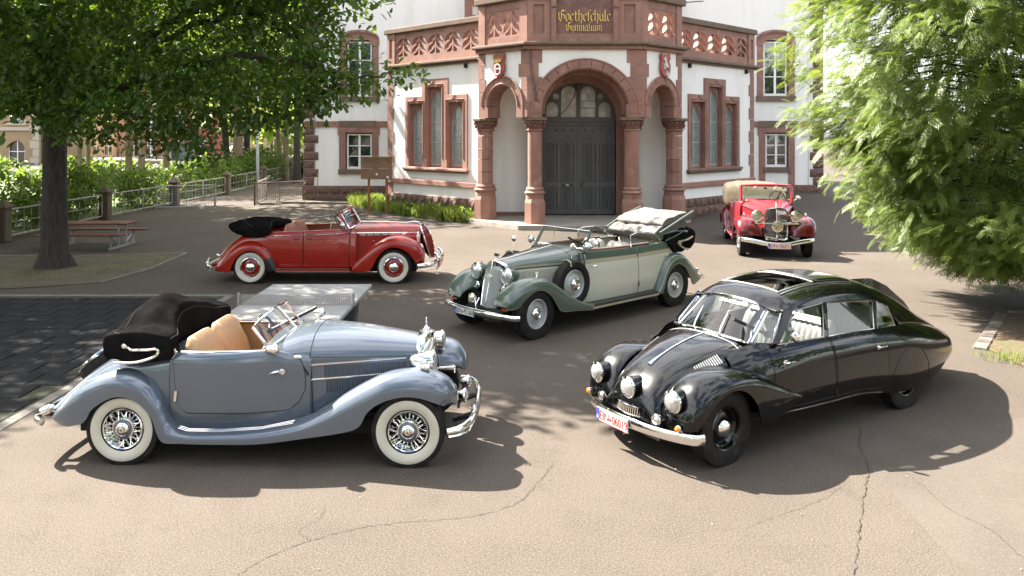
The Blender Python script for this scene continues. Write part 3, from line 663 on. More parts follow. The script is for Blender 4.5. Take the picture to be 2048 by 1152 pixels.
fan_outer = [(-dw + .006, 3.862), (dw - .006, 3.862)] + arc(0, 3.87, dw - .006, 0, 180, 25, drise - .02)
def parch(u0, u1, z0, z1):
    c = (u0 + u1) / 2; h = (u1 - u0) / 2; return [(u0, z0), (u1, z0)] + arc(c, z1 - h * 1.05, h, 0, 180, 11, h * 1.05)
lights = [parch(-.66, -.08, 3.93, 5.12), parch(.08, .66, 3.93, 5.12), parch(-1.24, -.78, 3.93, 4.50), parch(.78, 1.24, 3.93, 4.50)]
rd = [arc(sx * .86, 4.73, .12, 0, 345, 14) for sx in (-1, 1)]
sub_(MB().slab([fan_outer] + lights + rd, fn, .06, -.02).obj('fanlight_frame', 'door', smooth=0), DR)
for L_ in lights + rd: sub_(MB().slab([L_], fn, .0, -.01).obj('pane', 'fanpane', smooth=0), DR)
for u0 in (.08,):
    for zz in (4.28, 4.55): sub_(fb(MB(), fn, u0, .66, zz - .012, zz + .012, .0, .03).obj('glazing_bar', 'door', smooth=0), DR)
sub_(MB().box(fn(0, 5.08, .12), (.22, .2, .2), bev=.03).obj('door_lamp', 'door', smooth=30), DR)
# porch ceiling
so_(MB().add([(2.5 - 3.8, 30.6, 6.05), (2.5 - 3.8, 29.4, 6.05), (.53, 27.7, 6.05), (4.47, 27.7, 6.05), (6.3, 29.4, 6.05), (6.3, 30.6, 6.05)], [(0, 1, 2, 3, 4, 5)]).obj('porch_ceiling', 'plaster', smooth=0))
# ---- arched upper walls
def archwall(fr, u0, u1, c, zc, Ri, Ro, nv, thick=.55):
    z0, z1 = 3.86, 6.2
    ring = [(u0, z0), (c - Ro + .05, z0), (c - Ro + .05, zc)] + arc(c, zc, Ro - .05, 180, 0, 25)[1:-1] + [(c + Ro - .05, zc), (c + Ro - .05, z0), (u1, z0), (u1, z1), (u0, z1)]
    so_(MB().slab([ring], fr, 0, -thick).obj('arch_wall', 'plaster', smooth=0))
    for i in range(nv):
        a0 = 180 - 180 * i / nv; a1 = 180 - 180 * (i + 1) / nv; g = .55 / Ro
        so_(MB().slab([arc(c, zc, Ro, a0 - g, a1 + g, 4) + arc(c, zc, Ri, a1 + g, a0 - g, 4)], fr, .045, -thick - .02).obj('voussoir', 'stone', smooth=0, bev=.006))
    for s_ in (-1, 1):
        if zc - z0 > .02: so_(MB().slab([rect(*((c + s_ * Ri, z0, c + s_ * Ro, zc - .004) if s_ > 0 else (c - Ro, z0, c - Ri, zc - .004)))], fr, .045, -thick - .02).obj('springer_stone', 'stone', smooth=0))
    so_(MB().tube([fr(x, zz, .05) for x, zz in arc(c, zc, Ro + .012, 180, 0, 33)], .03, 6).obj('arch_moulding', 'stone_l', smooth=40))
    so_(MB().tube([fr(x, zz, .045) for x, zz in arc(c, zc, Ri + .06, 180, 0, 33)], .035, 6).obj('arch_moulding', 'stone', smooth=40))
archwall(FR, -1.97, 1.97, 0.03, 4.0, 1.52, 1.86, 13)
for fr in (FL, FRt): archwall(fr, 0, 2.46, 1.22, 4.28, .72, 1.03, 9)
# inner, receding order of the front arch
for i in range(11):
    a0 = 180 - 180 * i / 11; a1 = 180 - 180 * (i + 1) / 11
    so_(MB().slab([arc(0.03, 4.0, 1.60, a0 - .2, a1 + .2, 4) + arc(0.03, 4.0, 1.38, a1 + .2, a0 - .2, 4)], FR, -.60, -1.1).obj('inner_voussoir', 'stone', smooth=0))
# corner quoins above the capitals
def wedge(C, a, na, b, nb, wa, wb, z0, z1, pr=.025, th=.3, me='stone'):
    C = Vector(C); a, na, b, nb = [Vector(v) for v in (a, na, b, nb)]
    k = na + nb; off = k * (pr / (1 + na.dot(nb))); inn = k * (th / (1 + na.dot(nb)))
    P = [C + off, C + off + a * wa, C + off + a * wa - na * th, C + off - inn, C + off + b * wb - nb * th, C + off + b * wb]
    n = 6; m = MB().add([(p.x, p.y, z0 + .007) for p in P] + [(p.x, p.y, z1 - .007) for p in P], [tuple(range(n)), tuple(range(n, 2 * n))] + [(i, (i + 1) % n, n + (i + 1) % n, n + i) for i in range(n)])
    return so_(m.obj('quoin_stone', me, smooth=0, bev=.008))
for C, a, na, b, nb in (((.53, 27.6, 0), FR.d, FR.n, FL.d, FL.n), ((4.47, 27.6, 0), -FR.d, FR.n, FRt.d, FRt.n)):
    z = 3.86
    for k in range(5):
        wedge(C, a, na, b, nb, .52 if k % 2 == 0 else .40, .30 if k % 2 == 0 else .42, z, z + .468, me=random.choice(['stone', 'stone', 'stone_l'])); z += .468
for fr in (FL, FRt):
    z = 3.86; C = fr(2.46, 0, 0)
    for k in range(5):
        stone('quoin_stone', random.choice([BOX, BOX, BOXL]), fr, 2.46 - (.36 if k % 2 == 0 else .24), 2.47, z, z + .468, -.5, .025); z += .468
# ---- columns
def column(x, y, z0=.17, big=False, ang=0.0):
    c = part_root('column'); r = .25 if not big else .30; n = 8 if big else 24; m = MB()
    def oct_(prof, mt, name, nn=8, rot=22.5):
        mm = MB(); P = [[(x + rr * math.cos(R(rot + ang) + 2 * math.pi * j / nn), y + rr * math.sin(R(rot + ang) + 2 * math.pi * j / nn), zz) for j in range(nn)] for rr, zz in prof]
        o0 = len(mm.v); mm.grid(P, cv=True); mm.f.append(tuple(range(nn))); mm.f.append(tuple((len(prof) - 1) * nn + j for j in range(nn)))
        return sub_(mm.obj(name, mt, smooth=25 if nn > 10 else 0, bev=.0), c)
    oct_([(r + .13, z0), (r + .13, z0 + .72), (r + .08, z0 + .86)], 'stone_l', 'pedestal')
    oct_([(r + .07, z0 + .862), (r + .07, z0 + 1.02), (r + .11, z0 + 1.04), (r + .12, z0 + 1.08), (r + .05, z0 + 1.14), (r + .07, z0 + 1.2), (r + .02, z0 + 1.27)], 'stone', 'column_base', 16, 0)
    if big:
        zz = z0 + 1.272; hts = [.46, .46, .40, .46, .33]
        for h in hts:
            oct_([(r, zz), (r, zz + h - .018)], random.choice(['stone', 'stone', 'stone_l']), 'shaft_stone'); zz += h
    else: oct_([(r, z0 + 1.272), (r, z0 + 3.20)], 'stone', 'shaft', 24, 0)
    oct_([(r + .02, z0 + 3.21), (r + .05, z0 + 3.25), (r + .02, z0 + 3.29)], 'stone', 'neck_ring', 24, 0)
    # carved bell with leaves
    oct_([(r + .01, z0 + 3.292), (r + .05, z0 + 3.42), (r + .12, z0 + 3.56)], 'carved', 'capital', 16, 0)
    mm = MB(); rn = random.Random(int(x * 100))
    for i in range(34):
        a = rn.uniform(0, 6.283); hz = rn.uniform(3.31, 3.54); rr = r + .03 + (hz - 3.3) * .38
        mm.rev([(.0, -.03), (.045, -.01), (.05, .02), (.0, .05)], (x + rr * math.cos(a), y + rr * math.sin(a), z0 + hz), (math.cos(a), math.sin(a), .3), 6, cap=False)
    o = sub_(mm.obj('leaf_carving', 'carved', smooth=0), c); o['kind'] = 'stuff'
    oct_([(r + .12, z0 + 3.565), (r + .2, z0 + 3.60), (r + .2, z0 + 3.66), (r + .16, z0 + 3.69)], 'stone_d', 'abacus', 8)
    return c
column(.80, 27.95); column(4.20, 27.95)
column(-.98, 29.50, big=True); column(5.98, 29.50, big=True)
# engaged pilasters beside the door
for sx in (-1, 1):
    for z0 in (.17, 1.3, 2.4): stone('pilaster_stone', BOX, BK, sx * 1.82 - .16, sx * 1.82 + .16, z0, z0 + 1.12, .065, .42)
    stone('pilaster_cap', BOX, BK, sx * 1.82 - .22, sx * 1.82 + .22, 3.55, 3.85, .065, .5)
# ---- porch parapet
PB = part_root('porch_parapet')
def pb(name, mt, fr, *a, bev=.0): return sub_(fb(MB(), fr, *a).obj(name, mt, smooth=0, bev=bev), PB)
for fr, u0, u1 in ((FR, -2.1, 2.1), (FL, -.08, 2.55), (FRt, -.08, 2.55)):
    lo = 0.0 if fr is FR else .085
    pb('cornice', 'stone', fr, u0, u1, 6.2, 6.34, -.4, .12 - lo * .0 + (.001 if fr is FR else 0), bev=.02)
    pb('cornice_top', 'stone_d', fr, u0 - .02, u1 + .05, 6.342, 6.46, -.4, .26 + (.001 if fr is FR else 0), bev=.035)
pb('sign_base', 'stone', FR, -.98, .98, 6.462, 6.74, -.2, .06)
pb('sign_panel', 'sign_stone', FR, -.98, .98, 6.742, 7.95, -.2, .03)
for sx in (-1, 1):
    a, b = (.98, 1.16) if sx > 0 else (-1.16, -.98)
    pb('pilaster', 'stone', FR, a, b, 6.462, 9.0, -.2, .16, bev=.02)
    pb('pilaster_base', 'stone_d', FR, a - .02, b + .02, 7.62, 7.70, .161, .20, bev=.02)
    a, b = (1.17, 1.97) if sx > 0 else (-1.97, -1.17)
    sub_(MB().slab([rect(a, 6.462, b, 7.95), rect(a + .2, 6.75, b - .22, 7.75)], FR, .04, -.02).obj('pier_panel', 'stone_l', smooth=0), PB)
    pb('pier', 'stone', FR, a, b, 6.462, 7.95, -.4, -.021)
    pb('coping', 'stone_d', FR, a - .0, b + .0, 7.952, 8.2, -.4, .16, bev=.04)
pb('gable', 'stone', FR, -1.5, 1.5, 8.21, 9.6, -.4, -.02)
for fr in (FL, FRt):
    pb('pier', 'stone_l', fr, .0, .36, 6.462, 7.95, -.35, .02); pb('end_pier', 'stone_l', fr, 2.12, 2.46, 6.462, 7.95, -.4, .03)
    pb('base_rail', 'stone', fr, .37, 2.11, 6.462, 6.72, -.25, .0); pb('top_rail', 'stone', fr, .37, 2.11, 7.66, 7.95, -.25, 0)
    sub_(tracery(fr, .37, 2.11, 6.722, 7.658, 2, .2, -.02).obj('tracery', 'stone_l', smooth=0), PB)
    pb('coping', 'stone_d', fr, -.06, 2.58, 7.952, 8.2, -.42, .15, bev=.04)
# gilded lettering (broad-nib strokes)
GL = {'G': (.98, [[(.72, 1.3), (.5, 1.5), (.12, 1.2), (.12, .35), (.42, 0), (.82, .3), (.82, .8), (.55, .92)], [(.45, 1.42), (.45, .25)], [(.5, 1.5), (.92, 1.38)]]),
      'o': (.64, [[(.08, .82), (.08, .2), (.3, 0)], [(.08, .82), (.3, 1.0), (.5, .8), (.5, .2), (.3, 0)]]),
      'e': (.56, [[(.08, .82), (.08, .2), (.28, 0), (.46, .14)], [(.08, .82), (.28, 1.0), (.44, .78), (.1, .48)]]),
      't': (.52, [[(.18, 1.35), (.18, .2), (.32, 0), (.46, .12)], [(.0, .95), (.44, .95)]]),
      'h': (.66, [[(.1, 1.55), (.1, 0)], [(.1, .85), (.34, 1.0), (.5, .8), (.5, .25), (.36, -.3)]]),
      'f': (.42, [[(.14, 0), (.14, 1.3), (.34, 1.52), (.46, 1.42)], [(.0, .95), (.14, .95)]]),
      'c': (.5, [[(.08, .82), (.08, .2), (.28, 0), (.42, .12)], [(.08, .82), (.28, 1.0), (.42, .88)]]),
      'u': (.68, [[(.0, .9), (.1, .98), (.1, .2), (.28, 0), (.48, .2)], [(.48, 1.0), (.48, .12), (.62, 0)]]),
      'l': (.36, [[(.1, 1.55), (.1, .15), (.26, 0)]]),
      'y': (.64, [[(.0, .9), (.1, .98), (.1, .2), (.28, 0), (.48, .2)], [(.48, 1.0), (.48, .1), (.2, -.42)]]),
      'm': (.98, [[(.0, .9), (.1, .98), (.1, 0)], [(.1, .82), (.32, 1.0), (.44, .86), (.44, 0)], [(.44, .82), (.66, 1.0), (.78, .86), (.78, .1), (.9, 0)]]),
      'n': (.66, [[(.0, .9), (.1, .98), (.1, 0)], [(.1, .82), (.32, 1.0), (.46, .86), (.46, .1), (.58, 0)]]),
      'a': (.64, [[(.08, .82), (.08, .2), (.26, 0), (.46, .22)], [(.08, .82), (.3, 1.0), (.46, .86), (.46, .1), (.58, 0)]]),
      'i': (.34, [[(.0, .9), (.1, .98), (.1, .15), (.24, 0)], [(.08, 1.3), (.16, 1.38)]])}
def blackletter(txt, x0, z0, h, fr, d, parent):
    x = x0; nib = (.125 * h * math.cos(R(38)) / 2, .125 * h * math.sin(R(38)) / 2)
    for ch in txt:
        w, st = GL[ch]; m = MB(); k = 0
        for s_ in st:
            P = [(x + a * h, z0 + b * h) for a, b in s_]
            for (a, b) in zip(P[:-1], P[1:]):
                qd = [(a[0] - nib[0], a[1] - nib[1]), (a[0] + nib[0], a[1] + nib[1]), (b[0] + nib[0], b[1] + nib[1]), (b[0] - nib[0], b[1] - nib[1])]
                ar = sum(qd[i][0] * qd[(i + 1) % 4][1] - qd[(i + 1) % 4][0] * qd[i][1] for i in range(4))
                if abs(ar) < 1e-6: continue
                m.slab([qd], fr, d + .02 + k * .0007, d); k += 1
        o = m.obj('gilt_letter', 'gold', smooth=0); sub_(o, parent); x += w * h
    return x
def bl_width(t, h): return sum(GL[c][0] for c in t) * h
h = .258; blackletter('Goethefchule', 0.0 - bl_width('Goethefchule', h) / 2, 7.17, h, FR, .032, PB)
h = .200; blackletter('Gymnafium', 0.0 - bl_width('Gymnafium', h) / 2 - .02, 6.83, h, FR, .032, PB)
# ---- coats of arms
def shield(fr, which):
    c = 1.30; z0, z1 = 5.27, 6.16; out = [(c - .26, z1), (c - .12, z1 - .05), (c + .06, z1 - .03), (c + .27, z1), (c + .29, z1 - .2), (c + .22, z1 - .3), (c + .29, z1 - .42), (c + .28, z1 - .62), (c + .2, z1 - .78), (c, z0), (c - .2, z1 - .78), (c - .29, z1 - .6), (c - .29, z1 - .4), (c - .22, z1 - .3), (c - .29, z1 - .18)]
    sr = part_root('coat_of_arms')
    sub_(MB().slab([out], fr, .13, .05).obj('shield', 'shield_red', smooth=0, bev=.02), sr)
    cz = (z0 + z1) / 2
    def rr(u, z, d=.14): return fr(c + u * (1 if which == 'h' else -1) * (1), cz + z, d)
    if which == 'h':   # crowned monogram
        m = MB(); m.tube([fr(c + x, cz + zz, .15) for x, zz in [(.10, -.30), (.02, -.33), (-.1, -.27), (-.13, -.12), (-.08, 0.0), (.02, .06), (.1, .02)]], .032, 6)
        m.tube([fr(c + x, cz + zz, .15) for x, zz in [(.13, .06), (.13, -.3)]], .03, 6); m.tube([fr(c + x, cz + zz, .15) for x, zz in [(-.1, -.12), (.12, -.12)]], .025, 6)
        sub_(m.obj('monogram', 'shield_white'), sr)
        m = MB(); m.tube([fr(c - .15, cz + .13, .15), fr(c + .15, cz + .13, .15)], .03, 6)
        for x in (-.14, -.07, 0, .07, .14): m.tube([fr(c + x, cz + .14, .15), fr(c + x * 1.25, cz + .27 + (.05 if x == 0 else 0), .15)], [.03, .012], 6); m.rev([(0, -.025), (.025, 0), (0, .025)], fr(c + x * 1.25, cz + .29 + (.05 if x == 0 else 0), .15), (0, 0, 1), 6, cap=False)
        sub_(m.obj('crown', 'gold'), sr)
    else:              # leaping white horse
        pts = [(-.17, .26), (-.12, .33), (-.09, .38), (-.07, .33), (-.02, .25), (.02, .12), (.08, .05), (.14, .02), (.18, -.06), (.19, -.16), (.24, -.14), (.26, -.26), (.22, -.2), (.17, -.22), (.18, -.32), (.16, -.4), (.1, -.4), (.13, -.34), (.11, -.24), (.05, -.2), (.04, -.3), (.0, -.38), (-.06, -.37), (-.02, -.32), (-.01, -.22), (-.03, -.12), (-.08, -.06), (-.16, -.10), (-.21, -.04), (-.24, -.08), (-.17, -.16), (-.09, -.11), (-.1, .0), (-.18, .02), (-.2, .1), (-.24, .08), (-.2, -.02), (-.12, .04), (-.1, .14), (-.13, .2), (-.19, .19), (-.21, .22)]
        sub_(MB().slab([[(c + u * .82, cz + zz * .92) for u, zz in pts]], fr, .165, .131).obj('horse_relief', 'shield_white', smooth=0, bev=.008), sr)
shield(FL, 'h'); shield(FRt, 's')
# loose cables on the porch
for dx, sg in ((0, .0), (.06, .05)):
    P = cr(np.array([tuple(FR(-1.9 + dx, 6.5, .05)), tuple(FR(-1.86 + dx, 5.6, .06 + sg)), tuple(FR(-1.75 + dx, 4.9, .08)), tuple(FR(-1.66 + dx, 4.4, .06))]), 12)
    so_(MB().tube([tuple(p) for p in P], .009, 4).obj('hanging_cable', 'cable'))
P = cr(np.array([tuple(BK(-.05, 5.1, .1)), tuple(BK(-.25, 4.6, .14)), tuple(BK(-.6, 4.1, .14)), tuple(BK(-1.0, 3.9, .1)), tuple(BK(-1.5, 3.92, .1))]), 14)
so_(MB().tube([tuple(p) for p in P], .011, 4).obj('hanging_cable', 'cable'))
so_(MB().tube([FRt(2.5, 8.1, .1), FRt(3.0, 8.15, .6)], .02, 6).obj('flag_bracket', MT['black_paint']))
# ================================================================ CAR KIT  (x forward, y left, z up, origin on the ground below the rear axle)
def paint(name, c, rough=0.32, coat=1.0, coat_r=0.03, metal=0.0, flake=0.0):
    m = mat(name, c, rough, metal, coat * .7, coat_r, spec=.3, c2=tuple(k * .93 for k in c), scale=0.7)
    return m
def pleat(P, axis_y, n, amp):
    return P
def wheel_set(car, WB, half, r, w, style, zoff=0.0, steer=0.0, rim_mat='chrome', disc_mat='chrome', cap_mat='chrome', rb=None, white=False, spokes=0, rear=True, star=False, capr=None, emblem=None):
    rb = rb or r * .58; h = w / 2
    def build(parent, s):
        m = MB()
        if spokes:
            m.rev([(rb + .004, h * .72), (rb - .008, h * .86), (rb - .018, h * .8), (rb - .026, h * .5), (rb - .05, h * .1), (rb - .05, -h * .6), (rb - .01, -h * .8)], (0, 0, 0), (0, s, 0), 48, cap=False)
        else:
            k = style.get('dish', .25)
            m.rev([(rb + .004, h * .7), (rb - .006, h * .82), (rb - .016, h * .78), (rb - .03, h * .35), (rb * .8, h * .28), (rb * .72, h * k + .01), (rb * .6, h * (k + .28)), (rb * .45, h * (k + .32)), (0.001, h * (k + .32))], (0, 0, 0), (0, s, 0), 48, cap=False)
        wh = m.obj('wheel', disc_mat, parent, smooth=28)
        t = MB(); R1 = (rb + r) / 2
        prof = [(rb - .02, -h * .7), (rb + .01, -h * .8), (R1, -h), (r - .025, -h * .92)]
        for k_ in range(5):
            a = -h * .72 + k_ * h * .36; prof += [(r, a - h * .13), (r, a + h * .13), (r - .007, a + h * .15), (r - .007, a + h * .21)]
        prof = prof[:-2] + [(r - .025, h * .92), (R1, h), (rb + .01, h * .8), (rb - .02, h * .7)]
        t.rev(prof, (0, 0, 0), (0, s, 0), 64, cap=False); t.obj('tyre', 'rubber', wh, smooth=30)
        if white:
            ww = MB().rev([(rb + .008, h * .76), (rb + .018, h * .86), (R1 - .01, h * 1.035), (R1 + .02, h * 1.03), (r - .05, h * 1.0), (r - .052, h * .9)], (0, 0, 0), (0, s, 0), 64, cap=False); ww.obj('whitewall', 'whitewall', wh, smooth=40)
        if not spokes and style.get('ring', True):
            MB().rev([(rb - .012, h * .8), (rb - .004, h * .9), (rb + .008, h * .84), (rb + .006, h * .75)], (0, 0, 0), (0, s, 0), 48, cap=False).obj('trim_ring', rim_mat, wh, smooth=40)
        cr_ = capr or rb * .48
        if spokes:
            sp = MB()
            for i in range(spokes):
                a = 2 * math.pi * i / spokes; b = a + (.30 if i % 2 else -.30); o = (.55 if (i // 2) % 2 else .1)
                sp.tube([(math.sin(a) * cr_ * .8, s * h * o, math.cos(a) * cr_ * .8), (math.sin(b) * (rb - .02), s * h * (.55 if i % 4 < 2 else .1), math.cos(b) * (rb - .02))], .0042, 5)
            q_ = sp.obj('wire_spokes', 'chrome', wh); q_['kind'] = 'stuff'
            MB().rev([(rb - .05, -h * .3), (0.001, -h * .3)], (0, 0, 0), (0, s, 0), 32, cap=False).obj('brake_drum', 'under', wh)
            MB().rev([(cr_, -h * .2), (cr_, h * .62), (cr_ * .98, h * .70), (cr_ * .9, h * .72)], (0, 0, 0), (0, s, 0), 36, cap=False).obj('hub_rim', 'chrome', wh, smooth=40)
            MB().rev([(cr_ * .93, h * .70), (cr_ * .62, h * .78), (cr_ * .58, h * .8)], (0, 0, 0), (0, s, 0), 36, cap=False).obj('hub_ring', style['hubpaint'], wh, smooth=40)
            MB().rev([(cr_ * .6, h * .74), (cr_ * .62, h * .9), (cr_ * .5, h * 1.04), (cr_ * .34, h * 1.1), (cr_ * .3, h * 1.12), (0.001, h * 1.15)], (0, 0, 0), (0, s, 0), 36, cap=False).obj('hub_cap', 'chrome', wh, smooth=40)
        else:
            kk = style.get('dish', .25) + .32
            MB().rev([(cr_ * 1.02, h * kk), (cr_, h * kk + .018), (cr_ * .86, h * kk + .045), (cr_ * .62, h * kk + .062), (cr_ * .55, h * kk + .066), (cr_ * .5, h * kk + (.05 if style.get('step') else .069)), (cr_ * .3, h * kk + (.056 if style.get('step') else .075)), (0.001, h * kk + (.06 if style.get('step') else .078))], (0, 0, 0), (0, s, 0), 40, cap=False).obj('hub_cap', cap_mat, wh, smooth=30)
        if star:
            e = MB(); yy = s * h * 1.17; rr = cr_ * .3
            for k_ in range(3):
                a = 2 * math.pi * k_ / 3; p = lambda q_, rad: (math.sin(q_) * rad, yy, math.cos(q_) * rad)
                e.add([p(a, rr), p(a + 1.05, rr * .16), (0, yy + s * .004, 0), p(a - 1.05, rr * .16)], [(0, 1, 2), (0, 2, 3)])
            e.tube([(math.sin(a) * rr * 1.12, yy, math.cos(a) * rr * 1.12) for a in np.linspace(0, 2 * math.pi, 24, endpoint=False)], rr * .1, 4, close=True)
            e.obj('star_emblem', 'black_print', wh)
        return wh
    L_ = build(car, 1); Rr = build(car, -1)
    L_.location = (WB, half, r - .008 + zoff); L_.rotation_euler = (0, 0, steer); Rr.location = (WB, -half, r - .008 + zoff); Rr.rotation_euler = (0, 0, steer)
    for w_ in (L_, Rr):
        c = copy_tree(w_, car); c.location = (0, w_.location.y, r - .008 + zoff); c.rotation_euler = (0, 0.6, 0)
    return L_, Rr
def both(m, name, material, parent, **k):
    a = m.obj(name, material, parent, **k); b = m.flipped().obj(name, material, parent, **k); return a, b
def fender_surf(P, Q, yi, yc, yo, di, rad, n=70, flare=0.0, lip=0.03):
    # P crown line (x,z); Q lower outer edge; yi/yc/yo: inner, crown, outer y; di inner drop; rad outer rounding depth
    k = len(P); f = lambda a: np.full(k, a, float) if np.isscalar(a) else np.asarray(a, float)
    yi, yc, yo, di, rad = map(f, (yi, yc, yo, di, rad)); P = np.asarray(P, float); Q = np.asarray(Q, float)
    rows = []
    for i in range(k):
        d = Q[i] - P[i]; L = np.hypot(*d) + 1e-9; nrm = d / L; row = []
        ri = di[i]
        for t in np.linspace(1, 0, 7):      # inner edge -> crown
            a = t * math.pi / 2; y = yc[i] + (yi[i] - yc[i]) * math.sin(a); dd = ri * (1 - math.cos(a))
            row.append((P[i][0] + nrm[0] * dd, y, P[i][1] + nrm[1] * dd))
        r_ = min(rad[i], L * .92)
        for t in np.linspace(0, 1, 8)[1:]:  # crown -> outer
            a = t * math.pi / 2; y = yc[i] + (yo[i] - yc[i]) * math.sin(a); dd = r_ * (1 - math.cos(a))
            row.append((P[i][0] + nrm[0] * dd, y, P[i][1] + nrm[1] * dd))
        for t in (.5, 1.0):
            dd = r_ + (L - r_) * t; row.append((P[i][0] + nrm[0] * dd, yo[i] + flare * t, P[i][1] + nrm[1] * dd))
        row.append((Q[i][0] + nrm[0] * .004, yo[i] + flare - math.copysign(lip * .4, yo[i]), Q[i][1] + nrm[1] * .004))
        row.append((Q[i][0] - nrm[0] * .03, yo[i] + flare - math.copysign(lip, yo[i]), Q[i][1] - nrm[1] * .03))
        rows.append(row)
    return cr(np.array(rows), n)
def lamp(car, pos, r, length, shell, direction=(1, 0, 0), lens='lens', name='headlight', taper=.25, post=None, rimw=.012):
    d = Vector(direction).normalized(); p = Vector(pos)
    prof = [(0.001, -length), (r * taper, -length * .985), (r * .55, -length * .85), (r * .82, -length * .58), (r * .97, -length * .25), (r, -.012)]
    o = MB().rev(prof, p, d, 28, cap=False).obj(name, shell, car, smooth=40)
    MB().rev([(r - .004, -.02), (r + rimw, -.014), (r + rimw, .004), (r * .95, .014), (r * .93, .004)], p, d, 32, cap=False).obj('lamp_rim', 'chrome', o, smooth=40)
    MB().rev([(r * .94, .004), (r * .8, .018), (r * .5, .030), (0.001, .036)], p, d, 28, cap=False).obj('lens', lens, o, smooth=60)
    if post: MB().tube([p - d * (length * .45), Vector(post)], .016, 8).obj('bracket', 'chrome', o)
    return o
def bench(car, name, x, y0, y1, zs, zb, zt, tilt, mat_, pleats=10, thick=.16, amp=.010, round_=.12, depth=.45, cushion=True):
    n = pleats * 6 + 1; rows = []
    prof = [(.0, 0), (.02, .25), (.03, .6), (.0, .9), (-.05, 1.0), (-.11, .97), (-thick, .8), (-thick, .3), (-thick, 0)]
    for i in range(n):
        t = i / (n - 1); y = y0 + (y1 - y0) * t; e = min(t, 1 - t) * (y1 - y0); f = 1 - max(0, 1 - e / round_) ** 2 * .25; g = 1 - max(0, 1 - e / .04) ** 2 * .5
        b = abs(math.sin(math.pi * t * pleats)) ** .5 * amp
        rows.append([(x - px_ * g * 1 * (-1) * 1.0 + (b if k < 4 else 0) - math.tan(tilt) * pz * (zt - zb) * 1.0, y, zb + pz * (zt - zb) * f) for k, (px_, pz) in enumerate(prof)])
    o = MB().grid(rows).obj(name, mat_, car, smooth=50)
    if cushion:
        rows = []; prof = [(-.02, .0), (-.02, .9), (.1, 1.0), (depth * .8, 1.0), (depth, .8), (depth + .01, .4), (depth - .02, 0)]
        for i in range(n):
            t = i / (n - 1); y = y0 + (y1 - y0) * t; b = abs(math.sin(math.pi * t * pleats)) ** .5 * amp; e = min(t, 1 - t) * (y1 - y0); g = 1 - max(0, 1 - e / .05) ** 2 * .4
            rows.append([(x + px_, y, zs - .16 + pz * .16 * g + (b if 1 < k < 5 else 0)) for k, (px_, pz) in enumerate(prof)])
        MB().grid(rows).obj('seat_cushion', mat_, o, smooth=50)
    return o
def steering(car, pos, r, tilt, rim_mat, hub_mat='black_paint'):
    p = Vector(pos); M = Matrix.Translation(p) @ Matrix.Rotation(-tilt, 4, 'Y')
    o = MB().tube([M @ Vector((0, r * math.cos(a), r * math.sin(a))) for a in np.linspace(0, 2 * math.pi, 40, endpoint=False)], .014, 8, close=True).obj('steering_wheel', rim_mat, car)
    m = MB()
    for a in (0.5, 2.64, 4.71): m.tube([M @ Vector((0, 0, 0)), M @ Vector((0, r * math.cos(a), r * math.sin(a)))], .008, 6)
    m.rev([(.001, -.02), (.04, -.015), (.045, .01), (.001, .02)], M @ Vector((0, 0, 0)), M.to_3x3() @ Vector((1, 0, 0)), 14, cap=False)
    m.tube([M @ Vector((0, 0, 0)), M @ Vector((.6, 0, -.05))], .02, 8); m.obj('spokes', hub_mat, o); return o
def plate(car, c, fwd, w, h, parts, tilt=0.0, blue=True, colour='black_print', name='number_plate'):
    # parts: text; fwd: facing direction; c: centre
    f = Vector(fwd).normalized(); up = Vector((0, 0, 1)); rgt = up.cross(f).normalized(); up = f.cross(rgt)
    mx = Matrix((( rgt.x, up.x, f.x, c[0]), (rgt.y, up.y, f.y, c[1]), (rgt.z, up.z, f.z, c[2]), (0, 0, 0, 1)))
    def B_(u0, v0, u1, v1, d0, d1): 
        m = MB().box(((u0 + u1) / 2, (v0 + v1) / 2, (d0 + d1) / 2), (u1 - u0, v1 - v0, d1 - d0)); m.v = [tuple(mx @ Vector(p)) for p in m.v]; return m
    o = B_(-w / 2, -h / 2, w / 2, h / 2, -.008, 0).obj(name, 'white_print', car, smooth=0)
    m = MB()
    for (a, b, c_, d) in ((-w / 2, -h / 2, w / 2, -h / 2 + .006), (-w / 2, h / 2 - .006, w / 2, h / 2), (-w / 2, -h / 2, -w / 2 + .006, h / 2), (w / 2 - .006, -h / 2, w / 2, h / 2)):
        q_ = B_(a, b, c_, d, .0005, .002); m.add(q_.v, q_.f)
    m.obj('plate_border', colour, o, smooth=0)
    u0 = -w / 2
    if blue: B_(-w / 2 + .004, -h / 2 + .004, -w / 2 + w * .085, h / 2 - .004, .0022, .0035).obj('euro_band', 'blue_print', o, smooth=0); u0 = -w / 2 + w * .085
    if blue: text_mesh('D', h * .34, 'white_print', o, 'country_letter', mx @ Matrix.Translation((-w / 2 + w * .044, -h * .22, .0037)), .0005)
    if not parts: return o
    a_, b_ = parts.split(' ', 1); span = w / 2 - u0 - .02; us = u0 + .01
    def lettering(tx, ua, ub):
        t = text_mesh(tx, h, colour, o, 'plate_lettering', Matrix.Identity(4), .0008, align='LEFT'); c_ = np.array([v.co[:] for v in t.data.vertices]); lo, hi = c_.min(0), c_.max(0)
        t.data.transform(mx @ Matrix.Translation(((ua + ub) / 2, 0, .003)) @ Matrix.Diagonal(((ub - ua) / (hi[0] - lo[0]), h * .66 / (hi[1] - lo[1]), 1, 1)) @ Matrix.Translation((-(lo[0] + hi[0]) / 2, -(lo[1] + hi[1]) / 2, 0)))
    lettering(a_, us, us + span * .33); lettering(b_, us + span * .46, us + span)
    c0 = mx @ Vector((us + span * .395, -h * .08, .003)); MB().rev([(.001, .0012), (h * .13, .001), (h * .13, 0)], c0, f, 14, cap=False).obj('registration_seal', 'chrome_dull', o)
    return o
